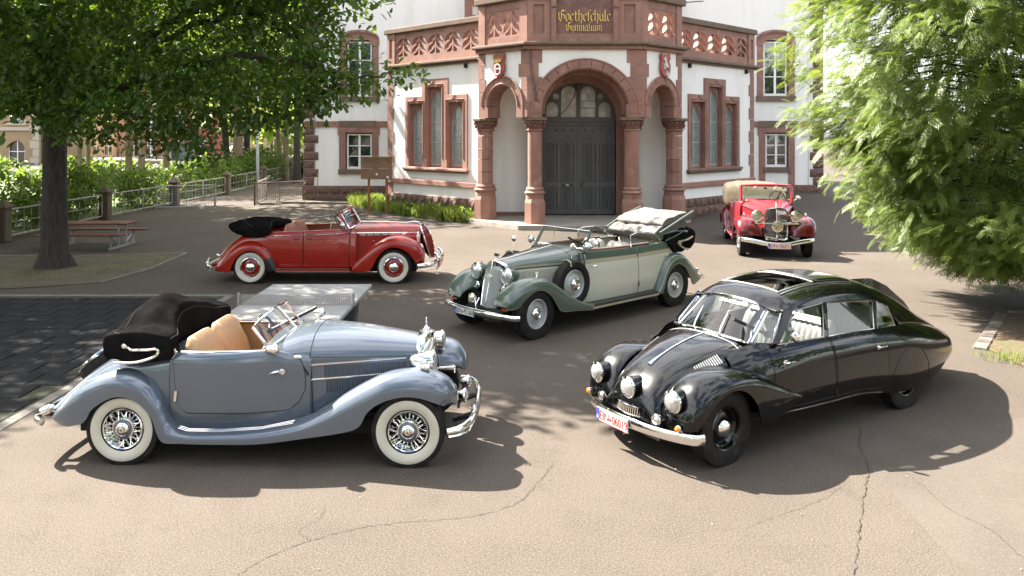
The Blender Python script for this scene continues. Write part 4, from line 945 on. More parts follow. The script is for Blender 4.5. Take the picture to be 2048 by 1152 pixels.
def side_patch(A, u0, u1, v0, v1, off=0.0):
    # sub-grid of a loft array A[nu][nv] (fractions), pushed outward by off (away from y=0)
    nu, nv = A.shape[:2]; i0, i1 = int(round(u0 * (nu - 1))), int(round(u1 * (nu - 1))); j0, j1 = int(round(v0 * (nv - 1))), int(round(v1 * (nv - 1)))
    B = A[i0:i1 + 1, j0:j1 + 1].copy(); B[:, :, 1] += np.sign(B[:, :, 1]) * off; return B
def on(A, u, v):
    nu, nv = A.shape[:2]; a = u * (nu - 1); b = v * (nv - 1); i = min(int(a), nu - 2); j = min(int(b), nv - 2); s = a - i; t = b - j
    return (A[i, j] * (1 - s) * (1 - t) + A[i + 1, j] * s * (1 - t) + A[i, j + 1] * (1 - s) * t + A[i + 1, j + 1] * s * t)
def seam_line(A, uv, off=.0, r=.0045, n=None):
    P = []
    for (a, b) in zip(uv[:-1], uv[1:]):
        k = max(2, int(40 * math.hypot(a[0] - b[0], a[1] - b[1])))
        for i in range(k): t = i / k; p = on(A, a[0] + (b[0] - a[0]) * t, a[1] + (b[1] - a[1]) * t); P.append((p[0], p[1] + math.copysign(off, p[1]), p[2]))
    p = on(A, *uv[-1]); P.append((p[0], p[1] + math.copysign(off, p[1]), p[2])); return MB().tube(P, r, 5)
def hood_secs(st):
    # st rows: (x, half width, z top, z crease, z low, fullness)
    out = []
    for x, w, zt, zc, zl, fu in st:
        out.append([(x, 0, zt), (x, w * .35, zt - (zt - zc) * .06), (x, w * .68, zt - (zt - zc) * .25), (x, w * .90, zt - (zt - zc) * .6), (x, w, zc), (x, w * fu, zc + (zl - zc) * .12), (x, w * fu, zc + (zl - zc) * .5), (x, w * fu, zl)])
    return out
def sym(A):  # half section arrays (y>=0) -> full width
    B = A.copy(); B[:, :, 1] *= -1; return np.concatenate([B[:, ::-1], A[:, 1:]], axis=1)
def quad_glass(car, pts, name='pane', parent=None, n=6, bow=0.0, mt='glass'):
    a, b, c, d = [Vector(p) for p in pts]; rows = []
    nrm = (b - a).cross(d - a).normalized()
    for i in range(n):
        s = i / (n - 1); rows.append([a.lerp(b, t).lerp(d.lerp(c, t), s) + nrm * bow * math.sin(math.pi * t) for t in np.linspace(0, 1, n)])
    return MB().grid(rows).obj(name, mt, parent or car, smooth=60)
def mirror_on_arm(car, base, tip, r, facing, name='wing_mirror', shell='chrome'):
    o = MB().tube([base, Vector(base).lerp(Vector(tip), .6) + Vector((0, 0, .01)), tip], .008, 6).obj(name, 'chrome', car)
    f = Vector(facing).normalized()
    MB().rev([(r * .95, -.004), (r, .0), (r * .9, .03), (r * .5, .05), (.001, .055)], tip, f, 20, cap=False).obj('mirror_shell', shell, o)
    MB().rev([(r * .94, -.005), (.001, -.005)], tip, f, 20, cap=False).obj('mirror_glass', 'chrome', o); return o
def bumper(car, pts, r=.035, tall=1.6, name='bumper', mt='chrome', n=30, seg=10):
    return MB().tube([tuple(p) for p in cr(np.array(pts, float), n)], r, seg, flat=tall, up=(0, 0, 1)).obj(name, mt, car, smooth=50)
MT['leather_tan'] = mat('tan_leather', (0.40, 0.245, 0.125), 0.42, c2=(0.34, 0.205, 0.10), scale=3, bump=0.12, bscale=60)
MT['leather_cream'] = mat('cream_leather', (0.348, 0.324, 0.276), 0.45, c2=(0.3, 0.276, 0.234), scale=3, bump=0.1, bscale=60)
MT['leather_rust'] = mat('rust_leather', (0.252, 0.0875, 0.049), 0.45, c2=(0.21, 0.07, 0.0385), scale=3, bump=0.1, bscale=60)
MT['leather_grey'] = mat('grey_leather', (0.1755, 0.1755, 0.1706), 0.36, c2=(0.1463, 0.1463, 0.1438), scale=3, bump=0.1, bscale=60)
MT['canvas_black'] = mat('black_canvas', (0.0063, 0.00595, 0.0063), 0.85, c2=(0.0112, 0.0105, 0.0105), spec=.0, scale=5, bump=0.2, bscale=14, bdist=0.02)
MT['canvas_seam'] = mat('canvas_seam', (0.02, 0.019, 0.019), 0.8, spec=.1)
MT['canvas_beige'] = mat('beige_canvas', (0.6944, 0.5824, 0.4032), 0.9, c2=(0.616, 0.504, 0.336), scale=4, bump=0.2, bscale=12, bdist=0.02)
MT['canvas_grey'] = mat('grey_headlining', (0.1296, 0.1183, 0.1117), 0.9, c2=(0.1102, 0.1004, 0.09554), scale=4, bump=0.25, bscale=9, bdist=0.02)
MT['wood'] = mat('varnished_wood', (0.24, 0.092, 0.032), 0.25, coat=1.0, c2=(0.16, 0.056, 0.02), scale=4, stretch=(2, 14, 14))
MT['carpet'] = mat('dark_carpet', (0.05, 0.03, 0.02), 0.95)
MT['ivory'] = mat('ivory_plastic', (0.72, 0.68, 0.52), 0.3, coat=0.5)
# ================================================================ BLUE-GREY ROADSTER (front left)
def build_blue():
    car = empty('vintage_car', (-3.859, 8.776, 0), R(-1.46))
    tag(car, 'blue grey prewar convertible with wire wheels, whitewall tyres and folded black hood', 'car', 'vintage cars on the school yard')
    PT = MT['blue_paint'] = paint('blue_grey_paint', (0.104, 0.127, 0.163), 0.26, coat=1.4, metal=.35)
    WB = 2.853
    wheel_set(car, WB, .735, .363, .19, {'hubpaint': 'blue_paint'}, rb=.205, white=True, spokes=44, star=True, capr=.108, disc_mat='chrome', steer=0.0)
    # wings with running boards
    T = [((3.335, .60), (3.235, .585), .60, .69, .46, .03, .05), ((3.315, .74), (3.21, .605), .63, .79, .42, .14, .11), ((3.21, .865), (3.15, .645), .66, .855, .38, .26, .16), ((3.02, .932), (2.98, .705), .67, .872, .345, .34, .17), ((2.81, .938), (2.80, .715), .675, .876, .345, .38, .17), ((2.61, .90), (2.60, .66), .68, .876, .37, .36, .17),
         ((2.41, .81), (2.46, .56), .68, .876, .42, .32, .16), ((2.2, .69), (2.375, .42), .69, .876, .46, .26, .14), ((2.0, .56), (2.2, .36), .70, .876, .5, .17, .11), ((1.75, .44), (1.85, .305), .72, .876, .52, .08, .08), ((1.4, .365), (1.4, .245), .74, .876, .56, .02, .06), ((1.0, .335), (1.0, .235), .74, .876, .60, 0, .05), ((.62, .34), (.62, .24), .74, .876, .62, 0, .05),
         ((.50, .41), (.44, .25), .73, .876, .64, 0, .09), ((.44, .53), (.375, .34), .72, .876, .62, .03, .1), ((.37, .69), (.32, .49), .71, .876, .6, .06, .11), ((.26, .83), (.19, .635), .70, .876, .58, .1, .12), ((.10, .915), (.02, .695), .70, .876, .55, .16, .13), ((-.08, .928), (-.13, .665), .70, .876, .52, .2, .14),
         ((-.25, .885), (-.28, .565), .69, .87, .5, .2, .15), ((-.45, .785), (-.36, .445), .68, .86, .48, .16, .15), ((-.63, .635), (-.52, .385), .66, .83, .46, .12, .13), ((-.77, .47), (-.66, .372), .62, .76, .46, .06, .07), ((-.81, .40), (-.765, .365), .58, .66, .48, .02, .03)]
    c = list(zip(*T)); F = fender_surf(c[0], c[1], c[4], c[2], c[3], c[5], c[6], 150)
    both(MB().grid(F), 'wing', 'blue_paint', car, smooth=42, solid=.006)
    # chrome strips on the running board
    for k in range(3):
        both(MB().tube([(x, -(.772 + .03 * k), z) for x, z in [(1.72, .447 - .004 * k), (1.4, .378), (1.0, .348), (.66, .352), (.57, .38)]], .0036, 5), 'running_board_strip', 'chrome', car)
    # rear deck
    D = [[(.45, 0, 1.03), (.45, .3, 1.03), (.45, .52, 1.04), (.45, .64, 1.055), (.45, .70, 1.02), (.45, .735, .9), (.45, .74, .6), (.45, .70, .33)],
         [(.1, 0, 1.04), (.1, .28, 1.04), (.1, .48, 1.035), (.1, .60, 1.02), (.1, .675, .965), (.1, .715, .85), (.1, .72, .6), (.1, .68, .4)],
         [(-.2, 0, 1.0), (-.2, .26, 1.0), (-.2, .45, .985), (-.2, .56, .955), (-.2, .63, .89), (-.2, .67, .77), (-.2, .68, .6), (-.2, .65, .42)],
         [(-.5, 0, .84), (-.5, .22, .84), (-.5, .40, .82), (-.5, .5, .785), (-.5, .565, .72), (-.5, .6, .62), (-.5, .61, .5), (-.5, .58, .42)],
         [(-.78, 0, .62), (-.78, .2, .62), (-.78, .34, .605), (-.78, .43, .58), (-.78, .49, .54), (-.78, .52, .49), (-.78, .52, .44), (-.78, .5, .4)],
         [(-.93, 0, .46), (-.93, .18, .46), (-.93, .3, .455), (-.93, .38, .445), (-.93, .43, .43), (-.93, .45, .42), (-.93, .45, .41), (-.93, .44, .40)]]
    MB().grid(sym(loft(D, 40, 29))).obj('rear_body', 'blue_paint', car, smooth=40)
    # sides (door lies in them)
    s = -1
    A = loft([[(x, y, z) for y, z in sec] for x, sec in ((.44, [(.665, 1.088), (.70, 1.08), (.733, 1.0), (.745, .8), (.742, .55), (.70, .32)]), (.75, [(.685, 1.088), (.718, 1.08), (.75, 1.0), (.757, .8), (.752, .55), (.71, .32)]), (1.1, [(.665, 1.092), (.70, 1.084), (.733, 1.0), (.74, .8), (.738, .55), (.70, .32)]), (1.45, [(.615, 1.10), (.642, 1.09), (.67, 1.0), (.678, .8), (.68, .55), (.66, .32)]), (1.64, [(.555, 1.05), (.58, 1.04), (.61, .96), (.618, .78), (.622, .55), (.61, .32)]), (1.82, [(.49, 1.02), (.515, 1.01), (.545, .93), (.553, .75), (.56, .55), (.565, .32)]))], 70, 50)
    AR = A.copy(); AR[:, :, 1] *= -1
    for B_ in (A, AR): MB().grid(B_).obj('side_panel', 'blue_paint', car, smooth=40, solid=.03)
    for B_ in (A, AR):
        inn = B_[:, :40].copy(); inn[:, :, 1] *= .94; MB().grid(inn[:52]).obj('door_lining', 'leather_tan', car, smooth=40)
    for B_ in (AR, A):
        dr = MB().grid(side_patch(B_, .012, .70, .02, .83, .004)); d = dr.obj('door', 'blue_paint', car, smooth=40)
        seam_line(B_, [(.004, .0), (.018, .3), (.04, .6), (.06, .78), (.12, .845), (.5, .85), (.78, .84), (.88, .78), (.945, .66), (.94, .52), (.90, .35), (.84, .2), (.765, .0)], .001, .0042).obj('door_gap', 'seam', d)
        for v in (.16, .70):
            p = on(B_, .012 + .05 * v, v); MB().rev([(.001, -.055), (.02, -.05), (.02, .05), (.001, .055)], (p[0], p[1] + math.copysign(.012, p[1]), p[2]), (.08, 0, 1), 12, cap=False).obj('hinge', 'chrome', d, smooth=40)
        p = on(B_, .70, .5); sg = math.copysign(1, p[1])
        MB().rev([(.001, .02), (.03, .018), (.03, 0)], (p[0], p[1], p[2]), (0, sg, 0), 14, cap=False).tube([(p[0], p[1] + sg * .03, p[2]), (p[0] - .03, p[1] + sg * .045, p[2] + .008), (p[0] - .10, p[1] + sg * .04, p[2] - .01), (p[0] - .13, p[1] + sg * .03, p[2] - .03)], [.016, .016, .012, .008], 8).obj('door_handle', 'chrome', d)
        MB().tube([(x, math.copysign(abs(y), sg), 1.096) for x, y in [(.45, .68), (.75, .70), (1.1, .68), (1.4, .625)]], .012, 8).obj('door_top_trim', 'chrome', d)
        # semaphore slot
        q0 = on(B_, .86, .22); q1 = on(B_, .97, .52); MB().tube([tuple(q0), tuple(q1)], .012, 6).obj('trafficator', 'seam', car)
        p = on(B_, .80, .06); MB().rev([(.001, -.05), (.02, -.035), (.024, 0), (.02, .035), (.001, .05)], (p[0] + .05, p[1] + sg * .015, p[2] - .03), (1, 0, 0), 12, cap=False).obj('side_lamp', 'chrome', car)
    # bonnet and scuttle
    st = [(1.36, .635, 1.165, 1.06, .34, 1.0), (1.5, .615, 1.195, 1.045, .34, 1.0), (1.65, .57, 1.228, 1.025, .36, 1.0), (1.80, .525, 1.238, 1.005, .36, 1.0), (2.2, .44, 1.215, .985, .42, .99), (2.6, .345, 1.16, .972, .48, .98), (2.90, .275, 1.11, .965, .5, .97)]
    HA = loft(hood_secs(st), 60, 43)
    i0 = int(59 * (2.9 / 6 * 1.0))
    MB().grid(sym(HA)).obj('bonnet', 'blue_paint', car, smooth=40)
    u = 3.0 / 6
    for sgn in (1, -1):
        HB = HA.copy(); HB[:, :, 1] *= sgn
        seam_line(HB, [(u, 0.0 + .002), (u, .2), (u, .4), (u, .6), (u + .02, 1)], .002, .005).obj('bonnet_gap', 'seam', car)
        seam_line(HB, [(u, .572), (.7, .572), (.97, .572)], .001, .0025).obj('bonnet_hinge_line', 'seam', car)
        # louvre panels : two rows of slats between bright strips
        for (z, xa, xb, hgt) in ((.845, 1.95, 2.78, .125), (.70, 1.97, 2.45, .125)):
            m = MB(); n = int((xb - xa) / .0235)
            for i in range(n):
                x = xa + (xb - xa) * i / n; w = np.interp(x, [r_[0] for r_ in st], [r_[1] * r_[5] for r_ in st]) + .002
                h2 = hgt * (1 if z > .8 else max(.35, 1 - (x - 2.1) * 1.1 if x > 2.1 else 1))
                m.box((x, sgn * w, z + (hgt - h2) * .4), (.013, .014, h2), rot=Matrix.Rotation(sgn * .5, 3, 'Z'))
            o = m.obj('bonnet_louvres', 'blue_paint', car, smooth=0); o['kind'] = 'stuff'
        for z, xa, xb in ((.925, 1.74, 2.76), (.775, 1.8, 2.62)):
            MB().tube([(x, sgn * (np.interp(x, [r_[0] for r_ in st], [r_[1] * r_[5] for r_ in st]) + .008), z + (x - 1.8) * .022) for x in np.linspace(xa, xb, 12)], .008, 6).obj('louvre_strip', 'chrome', car)
    # radiator shell with V grille and star mascot
    out = [(0, 1.165), (.10, 1.15), (.19, 1.115), (.25, 1.06), (.275, .97), (.275, .8), (.265, .62), (.25, .48)]
    oy = [(-y, z) for y, z in out[::-1][:-1]] + out
    vx = lambda y, z: 2.905 + .105 * (1 - abs(y) / .28) + (1.165 - z) * .10
    MB().grid([[(2.86, y * .99, z) for y, z in oy], [(2.88, y * 1.03, z + .008) for y, z in oy], [(vx(y, z) - .01, y * 1.03, z + .008) for y, z in oy], [(vx(y, z) + .004, y * .99, z - .004) for y, z in oy], [(vx(y, z) - .004, y * .84, 1.10 + (z - 1.165) * .93) for y, z in oy]]).obj('radiator_shell', 'chrome', car, smooth=40)
    g = [[(vx(t * .24, z) - .012, t * .24 * (1 - max(0, (z - .98) / .16) ** 2 * .75), z) for t in np.linspace(-1, 1, 21)] for z in np.linspace(.5, 1.10, 14)]
    MB().grid(g).obj('radiator_core', 'chrome_dull', car, smooth=20)
    m = MB()
    for t in np.linspace(-1, 1, 23): m.tube([(vx(t * .235, z) - .004, t * .235 * (1 - max(0, (z - .98) / .16) ** 2 * .75), z) for z in np.linspace(.5, 1.09, 8)], .004, 4, cap=False)
    o = m.obj('radiator_bars', 'chrome', car); o['kind'] = 'stuff'
    MB().tube([(3.012, 0, 1.165), (3.085, 0, .48)], .012, 6).obj('radiator_spine', 'chrome', car)
    ms = MB().rev([(.045, 1.165), (.04, 1.19), (.02, 1.2), (.012, 1.21), (.008, 1.235)], (2.93, 0, 0), (0, 0, 1), 16).obj('radiator_cap', 'chrome', car)
    m = MB().tube([(2.93, .042 * math.cos(a), 1.258 + .042 * math.sin(a)) for a in np.linspace(0, 6.283, 24, endpoint=False)], .005, 6, close=True)
    for k in range(3): a = math.pi / 2 + k * 2.0944; m.tube([(2.93, 0, 1.258), (2.93, .042 * math.cos(a), 1.258 + .042 * math.sin(a))], [.009, .003], 6)
    m.obj('star_mascot', 'chrome', ms)
    for sy in (-1, 1):
        lamp(car, (3.06, sy * .415, .945), .108, .26, 'chrome', (1, 0, -.02), post=(2.95, sy * .3, .72))
        lamp(car, (3.37, sy * .235, .535), .062, .1, 'chrome', (1, 0, 0), name='fog_lamp', post=(3.30, sy * .235, .40))
        MB().rev([(.001, -.10), (.02, -.07), (.036, -.01), (.03, .02), (.001, .035)], (3.03, sy * .69, .955), (1, 0, -.12), 14, cap=False).obj('wing_lamp', 'chrome', car)
        MB().rev([(.055, .03), (.04, 0), (.03, -.08), (.02, -.2), (.001, -.22)], (3.18, sy * .30, .66), (1, 0, 0), 18, cap=False).obj('horn', 'chrome', car)
        MB().tube([(3.25, sy * .3, .30), (3.47, sy * .32, .37)], .03, 8).obj('bumper_iron', 'black_paint', car)
    b = bumper(car, [(3.24, -.86, .375), (3.36, -.80, .38), (3.44, -.62, .385), (3.475, -.35, .385), (3.49, 0, .385), (3.475, .35, .385), (3.44, .62, .385), (3.36, .80, .38), (3.24, .86, .375)], .034, 1.25)
    MB().tube([tuple(p) for p in cr(np.array([(3.26, -.87, .33), (3.38, -.80, .335), (3.46, -.62, .335), (3.5, 0, .335), (3.46, .62, .335), (3.38, .80, .335), (3.26, .87, .33)]), 30)], .014, 8).obj('bumper_rail', 'chrome', b)
    for sy in (-1, 1): MB().rev([(.001, -.07), (.03, -.05), (.034, .03), (.001, .075)], (3.475, sy * .33, .40), (0, 0, 1), 12, cap=False).obj('overrider', 'chrome', b)
    plate(car, (3.50, 0, .42), (1, 0, 0), .5, .11, '', blue=True)
    bumper(car, [(-.86, -.74, .40), (-.98, -.62, .395), (-1.04, -.3, .39), (-1.05, 0, .39), (-1.04, .3, .39), (-.98, .62, .395), (-.86, .74, .40)], .03, 1.5)
    for sy in (-1, 1): MB().rev([(.001, -.08), (.045, -.03), (.05, .03), (.02, .10), (.001, .11)], (-.90, sy * .62, .47), (1, 0, .5), 14, cap=False).obj('tail_lamp', 'chrome', car); MB().box((-.93, sy * .5, .4), (.22, .05, .04)).obj('bumper_iron', 'black_paint', car)
    # windscreen : two raked panes
    ct, cb = Vector((1.295, 0, 1.405)), Vector((1.50, 0, 1.185))
    for sy in (-1, 1):
        nt_, nb = Vector((1.225, sy * .575, 1.315)), Vector((1.405, sy * .61, 1.115))
        top = [ct, Vector((1.285, sy * .2, 1.402)), Vector((1.262, sy * .42, 1.375)), nt_]; bot = [cb, Vector((1.485, sy * .25, 1.168)), Vector((1.45, sy * .46, 1.142)), nb]
        tp = [Vector(p) for p in cr(np.array([list(p) for p in top]), 10)]; bt = [Vector(p) for p in cr(np.array([list(p) for p in bot]), 10)]
        fr = MB().tube(tp + bt[::-1], .017, 8, close=True).obj('windscreen_frame', 'chrome', car)
        MB().grid([[a.lerp(b_, t) for t in np.linspace(0, 1, 5)] for a, b_ in zip(tp, bt)]).obj('windscreen_pane', 'glass', fr, smooth=60)
        MB().tube([bt[3] + Vector((.02, 0, .005)), bt[3].lerp(tp[4], .35) + Vector((.02, 0, 0)), bt[3].lerp(tp[4], .8) + Vector((.01, 0, 0))], [.01, .006, .004], 6).obj('wiper', 'chrome_dull', fr)
        lamp(car, (1.50, sy * .685, 1.125), .052, .12, 'chrome', (1, sy * .15, 0), lens='chrome', name='wing_mirror', rimw=.006) if sy < 0 else lamp(car, (1.66, .50, 1.24), .052, .11, 'chrome', (1, .1, 0), lens='chrome', name='wing_mirror', rimw=.006, post=(1.64, .47, 1.10))
    # interior
    bench(car, 'front_seat', .84, -.61, -.02, .72, .60, 1.215, .32, 'leather_tan', 9, .17); bench(car, 'front_seat', .84, .02, .61, .72, .60, 1.215, .32, 'leather_tan', 9, .17)
    bench(car, 'rear_seat', .02, -.60, .60, .72, .6, 1.10, .15, 'leather_tan', 8, .15)
    for sy in (-1, 1): MB().grid([[(x, sy * (.655 - .05 * (x < .2)), z) for z in (.5, .8, 1.07)] for x in (-.05, .1, .25, .48)]).obj('rear_trim', 'leather_tan', car, solid=.02)
    MB().box((.75, 0, .42), (1.6, 1.26, .06)).obj('floor', 'carpet', car, smooth=0)
    MB().grid([[(1.36 - .1 * t, y, 1.14 - .34 * t - .06 * abs(y)) for t in (0, .5, 1)] for y in np.linspace(-.6, .6, 9)]).obj('dashboard', 'wood', car, solid=.03)
    steering(car, (1.10, .32, 1.06), .20, .55, 'black_paint')
    MB().box((.95, 0, .30), (3.1, 1.0, .16)).obj('chassis', 'under', car, smooth=0)
    MB().box((1.6, 0, .46), (2.7, .62, .3)).obj('engine_bay', 'under', car, smooth=0)
    # folded hood under its black cover
    L = []
    for y, x0, x1, z0, z1, pk in ((-.80, -.06, .46, 1.10, 1.30, 0), (-.77, -.20, .47, 1.04, 1.33, .0), (-.60, -.22, .46, 1.04, 1.335, .0), (-.50, -.22, .42, 1.05, 1.325, .015), (-.3, -.22, .33, 1.05, 1.42, .05), (0, -.22, .28, 1.04, 1.49, .06), (.3, -.24, .33, 1.05, 1.45, .05), (.5, -.30, .42, 1.05, 1.38, .0), (.68, -.22, .48, 1.05, 1.34, .0), (.77, -.18, .48, 1.05, 1.32, 0), (.80, -.05, .45, 1.1, 1.26, 0)):
        h = z1 - z0; w = x1 - x0
        L.append([(x0 + .03, y, z0), (x0 - .015, y, z0 + h * .35), (x0 - .01, y, z0 + h * .72), (x0 + .03, y, z0 + h * .86), (x0 + w * .3, y, z0 + h * .93 + pk * .6), (x0 + w * .55, y, z1 + pk), (x0 + w * .8, y, z0 + h * .92 + pk * .3), (x1 - .01, y, z0 + h * .8), (x1 + .01, y, z0 + h * .4), (x1 - .02, y, z0), (x0 + w * .5, y, z0 - .02)])
    A_ = np.swapaxes(cr(np.swapaxes(np.array(L), 0, 1), 44, closed=True), 0, 1); A_ = cr(A_, 60)
    rn = random.Random(3)
    from mathutils import noise as mnoise
    for i in range(A_.shape[0]):
        for j in range(A_.shape[1]):
            p = Vector(A_[i, j]); k = mnoise.noise(p * 5.0) * .020 + mnoise.noise(p * 13) * .007; A_[i, j, 2] += k; A_[i, j, 0] += k * .6
    m = MB().grid(A_, cv=True); n_ = A_.shape[1]; m.f.append(tuple(range(n_))); m.f.append(tuple((A_.shape[0] - 1) * n_ + j for j in range(n_)))
    hc = m.obj('hood_cover', 'canvas_black', car, smooth=50)
    for j in (int(n_ * .32), int(n_ * .68)): MB().tube([tuple(p + np.array((0, 0, .004))) for p in A_[3:-3, j]], .006, 5).obj('cover_seam', 'canvas_seam', hc)
    for sy in (-1, 1): MB().tube([(x, sy * (.80 + (0.02 if 2 < k < 5 else 0)), z) for k, (x, z) in enumerate(cr(np.array([(.02, 1.185), (.10, 1.15), (.24, 1.145), (.335, 1.155), (.36, 1.12), (.30, 1.07), (.12, 1.02), (-.09, 1.02)]), 26))], .017, 8, flat=1.0).rev([(.001, -.02), (.024, -.012), (.024, .012), (.001, .02)], (.02, sy * .81, 1.185), (0, 1, 0), 12, cap=False).obj('landau_iron', 'chrome', car)
    # spare wheel on the tail
    ax = Vector((-.62, 0, .78)).normalized(); cpos = Vector((-.56, 0, .83)) 
    sw = MB().rev([(.28, -.08), (.315, -.05), (.32, .0), (.315, .04), (.29, .07)], cpos, ax, 40, cap=False).obj('spare_tyre', 'rubber', car, smooth=40)
    MB().rev([(.31, .078), (.29, .10), (.2, .115), (.001, .12)], cpos, ax, 40, cap=False).obj('spare_cover', 'blue_paint', sw, smooth=40)
    MB().rev([(.30, .085), (.312, .098), (.318, .082)], cpos, ax, 40, cap=False).obj('spare_trim', 'chrome', sw, smooth=40)
    return car
build_blue()
# ================================================================ ORANGE-RED SALOON CABRIOLET (middle left)
def folded_hood(car, rows, material, name='folded_hood', amp=.018, seed=1, nu=50, nv=44):
    # rows: (y, [closed x,z outline])
    from mathutils import noise as mn
    A = np.array([[(x, y, z) for x, z in o] for y, o in rows], float)
    A = np.swapaxes(cr(np.swapaxes(A, 0, 1), nv, closed=True), 0, 1); A = cr(A, nu)
    for i in range(nu):
        for j in range(nv):
            p = Vector(A[i, j]) + Vector((seed * 7.1, 0, 0)); k = mn.noise(p * 5.0) * amp + mn.noise(p * 14.0) * amp * .35; A[i, j, 2] += k; A[i, j, 0] += k * .6
    m = MB().grid(A, cv=True); m.f.append(tuple(range(nv))); m.f.append(tuple((nu - 1) * nv + j for j in range(nv)))
    o = m.obj(name, material, car, smooth=50)
    if material == 'canvas_black':
        for j in (int(nv * .35), int(nv * .62)): MB().tube([tuple(p + np.array((0, 0, .004))) for p in A[3:-3, j]], .007, 5).obj('cover_seam', 'canvas_seam', o)
    return o
def build_orange():
    car = empty('vintage_car', (-5.742, 18.36, 0), 0.0)
    tag(car, 'orange red four door cabriolet seen side on, black folded hood and red whitewall wheels', 'car', 'vintage cars on the school yard')
    MT['orange_paint'] = paint('orange_red_paint', (0.27, 0.013, 0.006), 0.25, coat=.9); PTM = 'orange_paint'
    WB = 3.146
    wheel_set(car, WB, .74, .372, .19, {'dish': .2}, rb=.21, white=True, capr=.115, disc_mat=PTM, rim_mat='chrome')
    T = [((3.80, .44), (3.70, .36), .58, .70, .42, .02, .04), ((3.80, .68), (3.66, .42), .60, .80, .40, .05, .12), ((3.70, .87), (3.60, .52), .62, .855, .40, .12, .17), ((3.50, .99), (3.47, .70), .63, .872, .40, .16, .18), ((3.26, 1.045), (3.25, .80), .64, .88, .42, .16, .18), ((3.01, 1.016), (3.05, .795), .65, .88, .44, .16, .18), ((2.77, .907), (2.88, .69), .67, .88, .48, .14, .17),
         ((2.55, .742), (2.76, .53), .69, .88, .53, .1, .15), ((2.36, .55), (2.68, .37), .71, .88, .58, .06, .13), ((2.235, .39), (2.58, .28), .72, .87, .62, .02, .1), ((2.195, .285), (2.24, .262), .72, .84, .66, 0, .02)]
    c = list(zip(*T)); both(MB().grid(fender_surf(c[0], c[1], c[4], c[2], c[3], c[5], c[6], 90)), 'wing', PTM, car, smooth=42, solid=.006)
    T = [((.60, .30), (.40, .28), .72, .86, .66, 0, .05), ((.555, .47), (.36, .42), .71, .875, .62, .04, .12), ((.47, .66), (.28, .58), .70, .88, .6, .08, .14), ((.33, .825), (.13, .70), .69, .88, .58, .1, .15), ((.137, .92), (-.02, .73), .68, .88, .56, .12, .16), ((-.055, .935), (-.13, .69), .67, .88, .54, .14, .17), ((-.25, .88), (-.27, .60), .66, .88, .52, .14, .17), ((-.44, .755), (-.38, .42), .65, .87, .5, .12, .16), ((-.63, .578), (-.45, .27), .63, .85, .48, .1, .15), ((-.77, .414), (-.62, .262), .6, .80, .46, .06, .1), ((-.845, .29), (-.80, .258), .56, .70, .46, .02, .02)]
    c = list(zip(*T)); F = fender_surf(c[0], c[1], c[4], c[2], c[3], c[5], c[6], 90); both(MB().grid(F), 'wing', PTM, car, smooth=42, solid=.006)
    B_ = F[0:16, 9:].copy(); B_[:, :, 1] += .005; both(MB().grid(B_), 'stone_guard', 'black_paint', car, smooth=40)
    D = [[(.40, 0, 1.08), (.40, .3, 1.08), (.40, .55, 1.09), (.40, .67, 1.10), (.40, .72, 1.06), (.40, .755, .92), (.40, .76, .6), (.40, .72, .34)], [(.05, 0, 1.09), (.05, .3, 1.09), (.05, .52, 1.085), (.05, .64, 1.06), (.05, .70, .99), (.05, .735, .85), (.05, .74, .6), (.05, .70, .34)], [(-.3, 0, 1.02), (-.3, .28, 1.02), (-.3, .47, 1.0), (-.3, .58, .96), (-.3, .64, .88), (-.3, .68, .75), (-.3, .68, .55), (-.3, .65, .34)], [(-.6, 0, .82), (-.6, .25, .82), (-.6, .42, .80), (-.6, .52, .76), (-.6, .58, .69), (-.6, .61, .58), (-.6, .61, .45), (-.6, .58, .33)], [(-.82, 0, .56), (-.82, .22, .56), (-.82, .38, .55), (-.82, .47, .52), (-.82, .52, .48), (-.82, .54, .42), (-.82, .54, .36), (-.82, .52, .30)], [(-.87, 0, .36), (-.87, .2, .36), (-.87, .34, .355), (-.87, .42, .35), (-.87, .46, .34), (-.87, .48, .33), (-.87, .48, .31), (-.87, .47, .29)]]
    MB().grid(sym(loft(D, 40, 29))).obj('rear_body', PTM, car, smooth=40)
    A = loft([[(x, y, z) for y, z in s] for x, s in ((.36, [(.665, 1.115), (.70, 1.105), (.735, 1.02), (.755, .9), (.76, .6), (.72, .335)]), (.8, [(.685, 1.135), (.72, 1.125), (.757, 1.03), (.78, .9), (.785, .6), (.75, .335)]), (1.3, [(.685, 1.155), (.72, 1.145), (.757, 1.045), (.782, .9), (.79, .6), (.755, .335)]), (1.8, [(.66, 1.175), (.695, 1.165), (.735, 1.06), (.765, .9), (.775, .6), (.745, .335)]), (2.3, [(.60, 1.185), (.635, 1.175), (.685, 1.07), (.715, .9), (.74, .6), (.72, .335)]))], 98, 40)
    AR = A.copy(); AR[:, :, 1] *= -1
    for B_ in (AR, A):
        for nm, a, b in (('door', .005, .425), ('door', .434, .925), ('scuttle_side', .934, 1.0)):
            d = MB().grid(side_patch(B_, a, b, 0, 1)).obj(nm, PTM, car, smooth=40, solid=.03)
            if nm == 'door':
                u = b - .07 if a < .1 else a + .07; p = on(B_, u, .5); sg = math.copysign(1, p[1])
                MB().box((p[0], p[1] + sg * .035, p[2]), (.15, .018, .024), bev=.007).box((p[0] + (.05 if a < .1 else -.05), p[1] + sg * .015, p[2]), (.03, .04, .022)).obj('door_handle', 'chrome', d, smooth=30)
        inn = B_.copy(); inn[:, :, 1] *= .945; MB().grid(inn).obj('door_lining', 'leather_rust', car, smooth=40)
        MB().tube([tuple(on(B_, u, .36) + np.array((0, math.copysign(.004, B_[0, 0, 1]), 0))) for u in np.linspace(0, .99, 30)], .013, 6, flat=.8).obj('belt_moulding', 'chrome', car)
